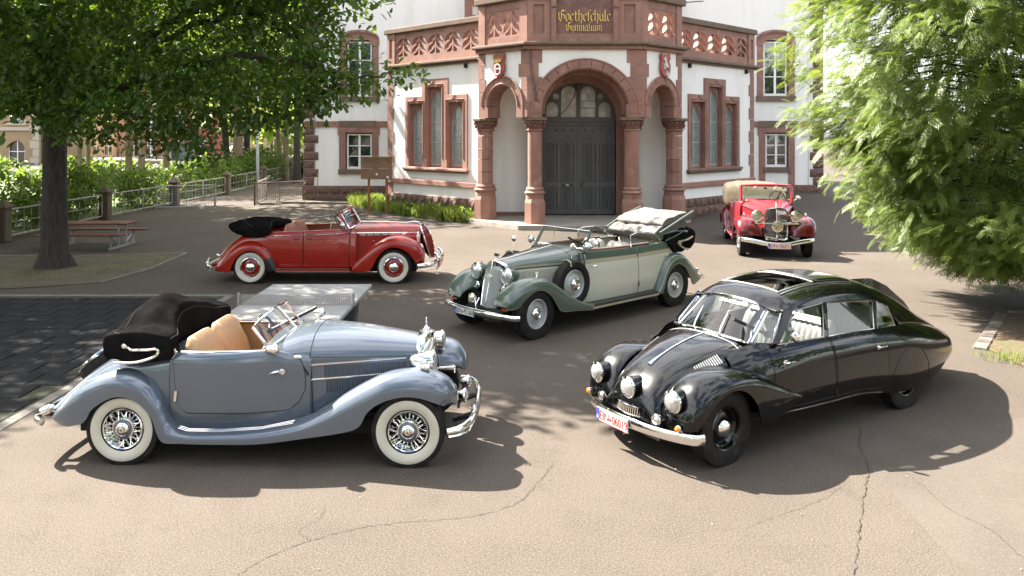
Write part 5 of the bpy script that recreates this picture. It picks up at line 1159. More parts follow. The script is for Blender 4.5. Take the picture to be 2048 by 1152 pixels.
        sg = math.copysign(1, B_[0, 0, 1])
        MB().box((1.38, sg * .80, .30), (1.6, .16, .075), bev=.02).obj('running_board', PTM, car, smooth=30)
        MB().box((1.38, sg * .885, .285), (1.6, .012, .03)).box((1.38, sg * .87, .345), (1.6, .02, .012)).obj('running_board_strip', 'chrome', car, smooth=0)
    MB().tube([(x, y, z) for x, y, z in [(-.05, -.70, .985), (.2, -.735, .992), (.36, -.742, .995)]], .012, 6).mirror().obj('belt_moulding', 'chrome', car)
    st = [(2.0, .635, 1.27, 1.13, .35, 1.0), (2.2, .60, 1.278, 1.11, .36, 1.0), (2.6, .51, 1.27, 1.08, .4, 1.0), (3.1, .41, 1.258, 1.05, .45, .98), (3.5, .325, 1.238, 1.02, .5, .96), (3.68, .28, 1.21, .99, .5, .95)]
    HA = loft(hood_secs(st), 60, 43); MB().grid(sym(HA)).obj('bonnet', PTM, car, smooth=40)
    MB().tube([(x, 0, np.interp(x, [r_[0] for r_ in st], [r_[2] for r_ in st]) + .008) for x in np.linspace(2.3, 3.62, 16)], .016, 6, flat=.7).tube([(3.35, 0, 1.262), (3.5, 0, 1.275), (3.62, 0, 1.262)], [.012, .022, .012], 8).obj('bonnet_strip', 'chrome', car)
    wid = lambda x: np.interp(x, [r_[0] for r_ in st], [r_[1] for r_ in st])
    for sg in (-1, 1):
        MB().tube([(x, sg * (wid(x) + .012), 1.085 - (x - 2.2) * .014) for x in np.linspace(2.16, 3.5, 16)], .013, 6).obj('bonnet_side_strip', 'chrome', car)
        for k in range(7):
            x = 2.42 + k * .16; MB().box((x, sg * (wid(x) + .006), 1.048 - k * .002), (.15, .02, .062 - k * .004), rot=Matrix.Rotation(-sg * .215, 3, 'Z'), bev=.006).obj('vent_flash', 'chrome_dull', car, smooth=30)
        MB().box((2.68, sg * (wid(2.68) + .004), .9), (.11, .014, .02), bev=.005).obj('side_badge', 'chrome', car, smooth=30)
        HB = HA.copy(); HB[:, :, 1] *= sg
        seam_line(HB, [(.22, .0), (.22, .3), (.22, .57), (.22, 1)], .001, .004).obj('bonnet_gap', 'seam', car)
        lamp(car, (3.65, sg * .475, .985), .115, .42, PTM, (1, sg * .1, -.05), taper=.1)
        MB().rev([(.001, -.08), (.02, -.05), (.022, .02), (.001, .03)], (3.76, sg * .66, .80), (.5, 0, -.8), 12, cap=False).obj('wing_lamp', 'chrome', car)
    cx = lambda z: np.interp(z, [.45, .6, .8, 1.0, 1.15, 1.22], [3.965, 3.955, 3.925, 3.86, 3.77, 3.70]); hw = lambda z: np.interp(z, [.45, .7, 1.0, 1.15, 1.215], [.13, .21, .262, .25, .14]); ex = lambda z: np.interp(z, [.45, 1.0, 1.22], [3.88, 3.73, 3.66])
    zz = np.linspace(.47, 1.205, 16)
    MB().grid([[(cx(z) + (ex(z) - cx(z)) * abs(t) ** 1.6, t * hw(z), z) for t in np.linspace(-1, 1, 21)] for z in zz]).obj('grille', mat('dark_red_mesh', (.14, .03, .025), .5), car, smooth=40)
    m = MB()
    for t in np.linspace(-.92, .92, 17): m.tube([(cx(z) + (ex(z) - cx(z)) * abs(t) ** 1.6 + .006, t * hw(z), z) for z in zz[::3]], .006, 4, cap=False)
    o = m.obj('grille_bars', PTM, car); o['kind'] = 'stuff'
    MB().tube([(ex(z) + .006, -hw(z) - .004, z) for z in zz] + [(ex(z) + .006, hw(z) + .004, z) for z in zz[::-1]], .018, 6, close=True).obj('grille_frame', 'chrome', car)
    MB().tube([(cx(z) + .008, 0, z) for z in zz], .016, 6).obj('grille_spine', 'chrome', car)
    b = bumper(car, [(3.68, -.90, .40), (3.80, -.86, .405), (3.94, -.68, .41), (4.03, -.35, .42), (4.06, 0, .42), (4.03, .35, .42), (3.94, .68, .41), (3.80, .86, .405), (3.68, .90, .40)], .034, 1.5)
    for sg in (-1, 1): MB().tube([(4.04, sg * .42, .26), (4.10, sg * .42, .34), (4.11, sg * .42, .46), (4.06, sg * .42, .58), (4.0, sg * .42, .62)], [.022, .034, .036, .03, .018], 8).obj('overrider', 'chrome', b)
    plate(car, (4.12, 0, .37), (1, 0, 0), .52, .125, 'EIN 06012', colour='red_print', blue=False)
    b = bumper(car, [(-.88, -.80, .39), (-.98, -.68, .38), (-1.02, -.3, .375), (-1.03, 0, .375), (-1.02, .3, .375), (-.98, .68, .38), (-.88, .80, .39)], .03, 1.5)
    for sg in (-1, 1):
        MB().tube([(-1.0, sg * .5, .24), (-1.06, sg * .5, .32), (-1.06, sg * .5, .42), (-1.02, sg * .5, .52)], [.02, .032, .032, .02], 8).obj('overrider', 'chrome', b)
        MB().rev([(.001, -.07), (.035, -.04), (.04, .03), (.001, .06)], (-.755, sg * .66, .61), (-.8, 0, .45), 12, cap=False).obj('tail_lamp', 'chrome', car)
        MB().box((-.93, sg * .45, .36), (.2, .04, .05)).obj('bumper_iron', PTM, car, smooth=0)
    # windscreen
    ct, cb = Vector((2.09, 0, 1.585)), Vector((2.27, 0, 1.272))
    for sg in (-1, 1):
        nt_, nb = Vector((1.955, sg * .60, 1.505)), Vector((2.15, sg * .655, 1.19))
        top = [tuple(ct), (2.07, sg * .25, 1.58), (2.02, sg * .48, 1.55), tuple(nt_)]; bot = [tuple(cb), (2.255, sg * .25, 1.255), (2.215, sg * .48, 1.225), tuple(nb)]
        tp = cr(np.array(top), 9); bt = cr(np.array(bot), 9)
        f = MB().tube([tuple(p) for p in tp] + [tuple(p) for p in bt[::-1]], .016, 8, close=True).obj('windscreen_frame', 'chrome', car)
        MB().grid([[tuple(a + (b_ - a) * t) for t in np.linspace(0, 1, 4)] for a, b_ in zip(tp, bt)]).obj('windscreen_pane', 'glass', f, smooth=60)
        MB().tube([tuple(p + np.array((-.03, 0, .015))) for p in tp] + [tuple(nt_ + Vector((-.03, sg * .01, 0))), tuple((nt_ + nb) / 2 + Vector((-.045, sg * .015, -.02))), tuple(nb + Vector((-.05, sg * .02, -.04)))], .036, 8).obj('windscreen_pillar', PTM, car)
        o = MB().tube([(2.10, sg * .70, 1.18), (1.97, sg * .69, 1.36), (1.88, sg * .685, 1.46), (1.75, sg * .68, 1.485), (1.735, sg * .69, 1.17)], .012, 6, close=False).obj('quarter_light', 'chrome', car)
        MB().add([(2.09, sg * .70, 1.18), (1.88, sg * .685, 1.455), (1.755, sg * .68, 1.475), (1.74, sg * .69, 1.18)], [(0, 1, 2, 3)]).obj('pane', 'glass', o, smooth=0)
        lamp(car, (2.03, sg * .76, 1.28), .06, .07, 'chrome', (1, 0, 0), lens='chrome', name='wing_mirror', post=(2.03, sg * .68, 1.2))
        MB().tube([(2.09, sg * .18, 1.30), (2.06, sg * .2, 1.44)], .006, 5).obj('wiper', 'black_paint', car)
    MB().add([(2.02, -.52, 1.49), (2.075, -.20, 1.525), (2.087, -.20, 1.495), (2.035, -.52, 1.462)], [(0, 1, 2, 3)]).obj('white_sticker', 'white_print', car, smooth=0, solid=.003)
    MB().tube([(1.98, y, 1.55 + .03 * (1 - (y / .6) ** 2)) for y in np.linspace(-.6, .6, 9)], .022, 6).obj('header_rail', 'black_paint', car)
    bench(car, 'front_seat', 1.02, -.66, -.02, .62, .6, 1.285, .30, 'leather_rust', 8, .18); bench(car, 'front_seat', 1.02, .02, .66, .62, .6, 1.285, .30, 'leather_rust', 8, .18)
    bench(car, 'rear_seat', .34, -.64, .64, .62, .6, 1.27, .28, 'leather_rust', 12, .2)
    steering(car, (1.70, .34, 1.24), .21, .5, 'black_paint')
    MB().grid([[(2.06 - .12 * t, y, 1.2 - .3 * t) for t in (0, .5, 1)] for y in np.linspace(-.6, .6, 7)]).obj('dashboard', 'wood', car, solid=.03)
    MB().box((1.1, 0, .42), (2.2, 1.4, .06)).obj('floor', 'carpet', car, smooth=0)
    MB().box((1.5, 0, .30), (4.2, 1.0, .16)).obj('chassis', 'under', car, smooth=0); MB().box((2.9, 0, .6), (1.3, .62, .5)).obj('engine_bay', 'under', car, smooth=0)
    def oc(x0, x1, z0, z1, pk=0.0): h = z1 - z0; w = x1 - x0; return [(x0 + .1, z0), (x0 - .02, z0 + h * .45), (x0 + .02, z0 + h * .72), (x0 + w * .25, z0 + h * .92), (x0 + w * .5, z1 + pk), (x0 + w * .8, z0 + h * .95), (x1 - .02, z0 + h * .85), (x1 + .02, z0 + h * .5), (x1 - .08, z0 + .02), (x0 + w * .5, z0 - .02)]
    folded_hood(car, [(-.80, oc(-.05, .36, 1.08, 1.2)), (-.76, oc(-.2, .42, 1.04, 1.27)), (-.5, oc(-.5, .38, 1.06, 1.33)), (-.2, oc(-.66, .3, 1.07, 1.345, .02)), (.2, oc(-.66, .3, 1.07, 1.345, .02)), (.5, oc(-.5, .40, 1.06, 1.33)), (.76, oc(-.2, .47, 1.04, 1.28)), (.80, oc(-.05, .42, 1.08, 1.2))], 'canvas_black', amp=.02, seed=2)
build_orange()
# ================================================================ GREEN AND GREY TOURER (centre)
def build_green():
    car = empty('vintage_car', (2.562, 15.919, 0), R(-137.8))
    tag(car, 'sage green and pale grey tourer with spare wheels in its wings and grey hood lining', 'car', 'vintage cars on the school yard')
    MT['green_paint'] = paint('sage_green_paint', (0.0682, 0.09455, 0.07595), 0.3); MT['grey_paint'] = paint('pale_grey_paint', (0.504, 0.4977, 0.4158), 0.3); MT['stripe'] = paint('cream_stripe', (0.351, 0.312, 0.2145), .35)
    G_, B2 = 'green_paint', 'grey_paint'
    WB = 3.679
    MT['wheel_grey'] = paint('wheel_grey', (0.392, 0.4018, 0.392), .3)
    wheel_set(car, WB, .755, .41, .20, {'dish': .2, 'step': True}, rb=.235, capr=.11, disc_mat='wheel_grey', rim_mat='wheel_grey', steer=.08)
    T = [((4.27, .57), (4.225, .535), .60, .74, .42, .02, .02), ((4.23, .70), (4.14, .545), .63, .82, .40, .08, .09), ((4.11, .83), (4.06, .585), .65, .86, .38, .16, .13), ((3.93, .935), (3.93, .70), .66, .878, .36, .24, .16), ((3.70, .972), (3.72, .79), .67, .885, .34, .28, .15), ((3.47, .955), (3.52, .76), .68, .885, .34, .28, .16), ((3.28, .885), (3.36, .65), .69, .885, .36, .26, .15), ((3.07, .755), (3.23, .48), .71, .885, .4, .22, .14), ((2.85, .60), (3.11, .372), .72, .885, .44, .14, .12), ((2.6, .455), (2.75, .335), .73, .885, .5, .06, .06), ((2.37, .365), (2.37, .29), .74, .885, .58, 0, .02)]
    c = list(zip(*T)); F = fender_surf(c[0], c[1], c[4], c[2], c[3], c[5], c[6], 100); both(MB().grid(F), 'wing', G_, car, smooth=42, solid=.006)
    both(MB().tube([tuple(p) for p in F[:, -2]], .008, 5), 'wing_edge', 'stripe', car)
    both(MB().tube([tuple(F[i, 10] + np.array((0, .003, .0))) for i in range(30, 98)], .006, 5), 'wing_stripe', 'stripe', car)
    T = [((.575, .33), (.44, .29), .73, .885, .64, 0, .04), ((.485, .50), (.39, .42), .72, .885, .62, .04, .1), ((.37, .72), (.29, .62), .71, .885, .6, .08, .13), ((.18, .92), (.11, .77), .70, .885, .57, .12, .14), ((-.08, 1.0), (-.07, .81), .69, .885, .54, .16, .15), ((-.33, .955), (-.29, .70), .68, .885, .52, .16, .15), ((-.54, .80), (-.42, .54), .67, .88, .5, .14, .14), ((-.72, .62), (-.52, .375), .66, .87, .5, .1, .12), ((-.87, .45), (-.64, .345), .64, .84, .5, .05, .06), ((-.91, .39), (-.80, .36), .62, .78, .5, .01, .02)]
    c = list(zip(*T)); F = fender_surf(c[0], c[1], c[4], c[2], c[3], c[5], c[6], 80); both(MB().grid(F), 'wing', G_, car, smooth=42, solid=.006)
    both(MB().tube([tuple(p) for p in F[:, -2]], .007, 5), 'wing_edge', 'stripe', car); both(MB().tube([tuple(F[i, 11] + np.array((0, .003, .0))) for i in range(2, 78)], .006, 5), 'wing_stripe', 'stripe', car)
    for sg in (-1, 1):
        MB().box((1.48, sg * .77, .34), (1.80, .23, .07), bev=.015).obj('running_board', 'black_paint', car, smooth=30)
        MB().box((1.48, sg * .888, .318), (1.80, .012, .035)).box((2.375, sg * .80, .345), (.014, .17, .085)).obj('running_board_edge', 'stripe', car, smooth=0)
    A = loft([[(x, y, z) for y, z in s] for x, s in ((-.02, [(.615, 1.21), (.65, 1.20), (.69, 1.09), (.725, .9), (.73, .6), (.70, .37)]), (.5, [(.64, 1.212), (.675, 1.202), (.712, 1.09), (.745, .9), (.75, .6), (.72, .37)]), (1.1, [(.65, 1.215), (.685, 1.205), (.722, 1.09), (.755, .9), (.76, .6), (.73, .37)]), (1.7, [(.63, 1.225), (.665, 1.215), (.70, 1.1), (.735, .9), (.74, .6), (.72, .37)]), (2.42, [(.575, 1.24), (.61, 1.23), (.645, 1.11), (.67, .9), (.685, .6), (.67, .37)]))], 98, 51)
    AR = A.copy(); AR[:, :, 1] *= -1; vs = .44
    for B_ in (A, AR):
        sg = math.copysign(1, B_[0, 0, 1])
        for nm, a, b in (('rear_door', .02, .458), ('front_door', .466, .965), ('scuttle_side', .973, 1.0)):
            d = MB().grid(side_patch(B_, a, b, vs, 1)).obj(nm, B2, car, smooth=40, solid=.03)
            MB().grid(side_patch(B_, a, b, 0, vs)).obj('belt_panel', G_, d, smooth=40, solid=.03)
        MB().grid(side_patch(B_, 0, 1, vs - .03, vs + .04, .003)).obj('belt_stripe', 'stripe', car, smooth=40)
        inn = B_.copy(); inn[:, :, 1] *= .945; MB().grid(inn).obj('door_lining', 'leather_cream', car, smooth=40)
        MB().tube([(x, sg * y, z) for x, y, z in [(.55, .62, 1.225), (1.1, .63, 1.23), (1.7, .61, 1.238), (2.2, .57, 1.25)]], .03, 6, flat=1.2).obj('door_capping', 'wood', car)
        for v in (.4, .84):
            p = on(B_, .462, v); MB().tube([(p[0], p[1] + sg * .008, p[2] + .045), (p[0], p[1] + sg * .008, p[2] - .045)], .014, 8).obj('hinge', G_, car)
        p = on(B_, .93, .52); MB().tube([(p[0], p[1], p[2]), (p[0], p[1] + sg * .04, p[2]), (p[0] - .09, p[1] + sg * .045, p[2])], .009, 6).obj('door_handle', 'chrome', car)
        p = on(B_, .10, .54); MB().tube([(p[0], p[1], p[2]), (p[0], p[1] + sg * .04, p[2]), (p[0] + .08, p[1] + sg * .045, p[2])], .009, 6).obj('door_handle', 'chrome', car)
        MB().tube([(2.40, sg * .69, 1.15), (2.40, sg * .70, .93)], .018, 8).obj('trafficator', 'chrome_dull', car)
        # rear quarter light
        q_ = MB().tube([(1.12, sg * .675, 1.21), (1.12, sg * .66, 1.43), (.95, sg * .655, 1.455), (.6, sg * .65, 1.445), (.42, sg * .65, 1.40), (.28, sg * .655, 1.31), (.2, sg * .655, 1.21)], .008, 6).obj('quarter_light', 'chrome', car)
        MB().add([(1.12, sg * .675, 1.21), (1.12, sg * .66, 1.43), (.95, sg * .655, 1.455), (.6, sg * .65, 1.445), (.42, sg * .65, 1.40), (.28, sg * .655, 1.31), (.2, sg * .655, 1.21)], [(0, 1, 2, 3, 4, 5, 6)]).obj('pane', 'glass', q_, smooth=0)
    D = [[(.0, 0, 1.15), (.0, .3, 1.15), (.0, .5, 1.17), (.0, .60, 1.19), (.0, .66, 1.15), (.0, .71, 1.0), (.0, .73, .65), (.0, .70, .37)], [(-.3, 0, 1.1), (-.3, .3, 1.1), (-.3, .48, 1.1), (-.3, .58, 1.08), (-.3, .64, 1.03), (-.3, .68, .9), (-.3, .69, .6), (-.3, .66, .4)], [(-.6, 0, 1.0), (-.6, .28, 1.0), (-.6, .44, .99), (-.6, .54, .96), (-.6, .6, .9), (-.6, .63, .78), (-.6, .64, .58), (-.6, .62, .42)], [(-.75, 0, .85), (-.75, .26, .85), (-.75, .4, .84), (-.75, .49, .82), (-.75, .55, .78), (-.75, .58, .68), (-.75, .59, .55), (-.75, .57, .43)], [(-.82, 0, .6), (-.82, .25, .6), (-.82, .38, .6), (-.82, .46, .59), (-.82, .51, .57), (-.82, .54, .54), (-.82, .55, .5), (-.82, .54, .44)]]
    MB().grid(sym(loft(D, 30, 29))).obj('rear_body', B2, car, smooth=40)
    st = [(2.22, .60, 1.315, 1.14, .4, 1.0), (2.45, .565, 1.312, 1.125, .4, 1.0), (3.0, .43, 1.255, 1.10, .45, .98), (3.5, .305, 1.205, 1.07, .5, .98), (3.76, .262, 1.165, 1.05, .5, .98)]
    HA = loft(hood_secs(st), 60, 43); MB().grid(sym(HA)).obj('bonnet', G_, car, smooth=40)
    MB().tube([(2.5, 0, 1.315), (3.74, 0, 1.178)], .006, 5).obj('bonnet_hinge', 'chrome', car)
    wid = lambda x: np.interp(x, [r_[0] for r_ in st], [r_[1] for r_ in st])
    for sg in (-1, 1):
        MB().grid([[(x, sg * (wid(x) * .985 + .006), z) for z in np.linspace(.62, 1.035, 3)] for x in np.linspace(2.62, 3.72, 10)]).obj('louvre_panel', B2, car, smooth=30)
        m = MB()
        for i in range(40):
            x = 2.66 + i * .0262; m.box((x, sg * (wid(x) * .985 + .012), .84), (.019, .016, .34), rot=Matrix.Rotation(sg * (.5 - .25), 3, 'Z'))
        o = m.obj('bonnet_louvres', B2, car, smooth=0); o['kind'] = 'stuff'
        MB().grid([[(x, sg * (wid(x) + .006), z + 1.07 - .02 * (x - 3) * 0) for z in (-.012, .022)] for x in np.linspace(2.5, 3.72, 10)]).obj('bonnet_stripe', 'stripe', car, smooth=40)
        HB = HA.copy(); HB[:, :, 1] *= sg; seam_line(HB, [(.31, 0), (.31, .3), (.31, .6), (.31, 1)], .001, .004).obj('bonnet_gap', 'seam', car)
        lamp(car, (3.93, sg * .385, .975), .128, .27, G_, (1, sg * .04, 0), post=(3.78, sg * .36, .72))
        MB().rev([(.001, -.05), (.05, -.03), (.07, 0), (.06, .02), (.03, .01), (.001, .02)], (3.96, sg * .33, .745), (1, 0, 0), 18, cap=False).obj('horn', 'chrome', car)
        MB().rev([(.001, .0), (.035, .0), (.03, .05), (.04, .06), (.035, .085), (.001, .09)], (3.56, sg * .72, .965), (0, 0, 1), 14, cap=False).obj('wing_lamp', 'chrome', car)
        MB().box((4.17, sg * .64, .515), (.07, .12, .05), bev=.012).obj('indicator', 'chrome', car, smooth=30).parent = car
        MB().box((4.208, sg * .64, .515), (.012, .10, .038), bev=.004).obj('indicator_lens', 'amber_red', car, smooth=30)
        # spare wheel in the wing
        p = (2.76, sg * .72, .76)
        sp = MB().rev([(.24, -.07), (.30, -.10), (.37, -.09), (.395, -.05), (.40, -.02), (.392, -.015), (.392, .015), (.40, .02), (.395, .05), (.37, .09), (.30, .10), (.24, .07)], p, (0, sg, 0), 56, cap=False).obj('spare_wheel', 'rubber', car, smooth=30)
        MB().rev([(.245, .07), (.23, .085), (.215, .06), (.2, .03), (.17, .05), (.13, .085), (.001, .085)], p, (0, sg, 0), 44, cap=False).obj('spare_disc', 'wheel_grey', sp, smooth=30)
        MB().rev([(.112, .08), (.11, .11), (.085, .13), (.06, .125), (.055, .14), (.001, .145)], p, (0, sg, 0), 32, cap=False).obj('hub_cap', 'chrome', sp, smooth=30)
        MB().tube([(p[0] + .12 - .02, p[1] + sg * .10, p[2] + .31), (p[0] + .11, p[1] + sg * .09, p[2] + .385), (p[0] + .10, p[1], p[2] + .415), (p[0] + .10, p[1] - sg * .1, p[2] + .385)], .016, 6).obj('wheel_strap', 'stripe', sp)
        mr = MB().tube([(p[0], p[1], p[2] + .40), (p[0] - .02, p[1] + sg * .02, 1.36)], .007, 6).obj('wing_mirror', 'chrome', car)
        MB().rev([(.055, -.01), (.06, 0), (.05, .02), (.001, .03)], (p[0] - .02, p[1] + sg * .02, 1.38), (1, sg * .2, 0), 18, cap=False).obj('mirror_shell', 'chrome', mr)
        lamp(car, (2.36, sg * .72, 1.34), .068, .1, 'chrome', (.9, sg * .35, 0), name='spot_lamp', post=(2.24, sg * .62, 1.30))
        # windscreen pillars
        MB().tube([(2.34, sg * .615, 1.22), (2.28, sg * .60, 1.32), (2.12, sg * .575, 1.575)], [.035, .03, .026], 8).obj('windscreen_pillar', G_, car)
    f = MB().tube([(2.12, -.56, 1.575), (2.12, .56, 1.575), (2.29, .58, 1.285), (2.29, -.58, 1.285)], .015, 8, close=True).obj('windscreen_frame', 'chrome', car)
    quad_glass(car, [(2.29, -.57, 1.285), (2.29, .57, 1.285), (2.12, .56, 1.572), (2.12, -.56, 1.572)], 'windscreen_pane', f)
    for sg in (-.3, .3): MB().tube([(2.14, sg, 1.585), (2.24, sg + .1, 1.42)], .005, 5).obj('wiper', 'chrome_dull', f)
    # radiator
    out = [(0, 1.185), (.10, 1.165), (.2, 1.125), (.262, 1.065), (.27, 1.0), (.262, .8), (.235, .6), (.20, .44)]; oy = [(-y, z) for y, z in out[::-1][:-1]] + out
    vx = lambda y, z: 3.78 + .10 * (1 - abs(y) / .28) + (1.185 - z) * .24
    MB().grid([[(3.74, y, z) for y, z in oy], [(3.76, y * 1.03, z + .008) for y, z in oy], [(vx(y, z) - .015, y * 1.03, z + .006) for y, z in oy], [(vx(y, z), y * .98, z - .006) for y, z in oy], [(vx(y, z) - .002, y * .86, .42 + (z - .42) * .87) for y, z in oy]]).obj('radiator_shell', 'chrome', car, smooth=40)
    zz = np.linspace(.43, 1.09, 12); w_ = lambda z: np.interp(z, [.43, .6, .8, 1.0, 1.05, 1.09], [.175, .2, .225, .23, .2, .12])
    MB().grid([[(vx(t * w_(z), z) - .02, t * w_(z), z) for t in np.linspace(-1, 1, 15)] for z in zz]).obj('radiator_core', 'chrome_dull', car, smooth=30)
    m = MB()
    for t in np.linspace(-.97, .97, 22): m.tube([(vx(t * w_(z), z) - .008, t * w_(z), z) for z in zz], .0085, 4, cap=False)
    o = m.obj('radiator_slats', 'wheel_grey', car); o['kind'] = 'stuff'
    MB().tube([(3.885, 0, 1.185), (4.065, 0, .43)], .010, 6).obj('radiator_spine', 'chrome', car)
    m = MB()
    for k in range(4): m.tube([(3.955, -.042 + .028 * k + .02 * math.cos(a), .94 + .02 * math.sin(a)) for a in np.linspace(0, 6.283, 14, endpoint=False)], .004, 5, close=True)
    m.obj('ring_emblem', 'chrome', car)
    ms = MB().rev([(.05, 1.17), (.045, 1.2), (.03, 1.21), (.015, 1.22), (.02, 1.24), (.001, 1.25)], (3.80, 0, 0), (0, 0, 1), 14, cap=False).obj('radiator_cap', 'chrome', car)
    MB().box((3.80, 0, 1.27), (.03, .12, .05), bev=.01).box((3.76, 0, 1.275), (.08, .03, .02)).obj('mascot', 'chrome', ms, smooth=30)
    b = bumper(car, [(4.12, -.90, .405), (4.20, -.84, .41), (4.27, -.6, .415), (4.31, -.3, .415), (4.32, 0, .415), (4.31, .3, .415), (4.27, .6, .415), (4.20, .84, .41), (4.12, .90, .405)], .038, 1.3)
    MB().tube([(4.26, 0, .40), (4.24, 0, .52), (4.16, -.03, .60)], .012, 6).tube([(4.25, 0, .44), (4.22, -.06, .60), (4.19, -.12, .60)], .01, 6).obj('lamp_bracket', 'chrome', b)
    lamp(car, (4.22, -.16, .585), .075, .1, 'chrome', (1, 0, 0), lens='lens_y', name='fog_lamp')
    plate(car, (4.365, -.175, .385), (1, 0, 0), .50, .118, 'EIN PS 36H', blue=True)
    b = bumper(car, [(-1.0, -.78, .43), (-1.08, -.6, .43), (-1.10, 0, .43), (-1.08, .6, .43), (-1.0, .78, .43)], .035, 1.4)
    for sg in (-1, 1):
        MB().box((-.98, sg * .5, .43), (.25, .05, .05)).obj('bumper_iron', 'black_paint', car, smooth=0)
        MB().rev([(.001, -.05), (.04, -.04), (.045, .03), (.001, .04)], (-.93, sg * .66, .56), (-1, 0, 0), 14, cap=False).obj('tail_lamp', 'chrome', car)
    # inside
    bench(car, 'front_seat', 1.30, -.61, -.02, .68, .62, 1.28, .28, 'leather_cream', 9, .18); bench(car, 'front_seat', 1.30, .02, .61, .68, .62, 1.28, .28, 'leather_cream', 9, .18)
    bench(car, 'rear_seat', .16, -.60, .60, .68, .6, 1.34, .22, 'leather_cream', 16, .2, depth=.5)
    steering(car, (1.88, .34, 1.23), .21, .5, 'black_paint')
    MB().grid([[(2.26 - .12 * t, y, 1.28 - .3 * t) for t in (0, .5, 1)] for y in np.linspace(-.56, .56, 7)]).obj('dashboard', 'wood', car, solid=.03)
    MB().box((1.2, 0, .46), (2.5, 1.3, .06)).obj('floor', 'carpet', car, smooth=0); MB().box((1.8, 0, .34), (4.6, .9, .16)).obj('chassis', 'under', car, smooth=0); MB().box((3.15, 0, .6), (1.2, .5, .45)).obj('engine_bay', 'under', car, smooth=0)
    # hood folded high : headlining rolls, rails, black canvas and irons
    def roll(x0, z0, x1, z1, t): 
        d = Vector((x1 - x0, z1 - z0)); n_ = Vector((-d.y, d.x)).normalized() * t; q_ = lambda a, s_: (x0 + d.x * a + n_.x * s_, z0 + d.y * a + n_.y * s_)
        return [q_(0, -.6), q_(-.06, 0), q_(.0, .8), q_(.2, 1.1), q_(.5, 1.0), q_(.8, 1.15), q_(1.03, .7), q_(1.05, -.2), q_(.8, -.8), q_(.4, -.9)]
    for args, sd in (((.24, 1.36, -.66, 1.52, .115), 3), ((.02, 1.54, -.86, 1.68, .095), 4)):
        folded_hood(car, [(y, roll(*args)) for y in (-.58, -.3, 0, .3, .58)], 'canvas_grey', 'headlining_fold', .035, sd)
    def oc(x0, x1, z0, z1): h = z1 - z0; w = x1 - x0; return [(x0 + .12, z0), (x0 - .02, z0 + h * .5), (x0, z0 + h * .8), (x0 + w * .3, z1), (x0 + w * .6, z0 + h * .95), (x1 - .02, z0 + h * .8), (x1, z0 + h * .4), (x1 - .12, z0)]
    folded_hood(car, [(-.74, oc(-.55, -.02, 1.02, 1.28)), (-.6, oc(-.95, .02, 1.02, 1.42)), (-.2, oc(-1.12, .0, 1.04, 1.47)), (.2, oc(-1.12, .0, 1.04, 1.47)), (.6, oc(-.95, .02, 1.02, 1.42)), (.74, oc(-.55, -.02, 1.02, 1.28))], 'canvas_black', 'hood_canvas', .03, 6)
    for sg in (-1, 1):
        MB().tube([(.27, sg * .67, 1.40), (.0, sg * .69, 1.50), (-.4, sg * .69, 1.63), (-.72, sg * .67, 1.72), (-.82, sg * .66, 1.745)], .028, 8, flat=.8).obj('hood_rail', G_, car)
        MB().tube([(.25, sg * .70, 1.375), (-.2, sg * .71, 1.41), (-.6, sg * .68, 1.36)], .018, 6).obj('hood_bow', G_, car)
        MB().tube([(.1, sg * .68, 1.24), (-.2, sg * .72, 1.32), (-.5, sg * .70, 1.40)], .016, 6).obj('hood_strut', G_, car)
        MB().tube([(x, sg * .75, z) for x, z in cr(np.array([(-.68, 1.265), (-.5, 1.215), (-.3, 1.205), (-.22, 1.18), (-.27, 1.12), (-.40, 1.06), (-.52, 1.03)]), 20)], .018, 8).rev([(.001, -.02), (.045, -.015), (.045, .015), (.001, .02)], (-.25, sg * .76, 1.18), (0, 1, 0), 16, cap=False).obj('landau_iron', 'stripe', car)
build_green()
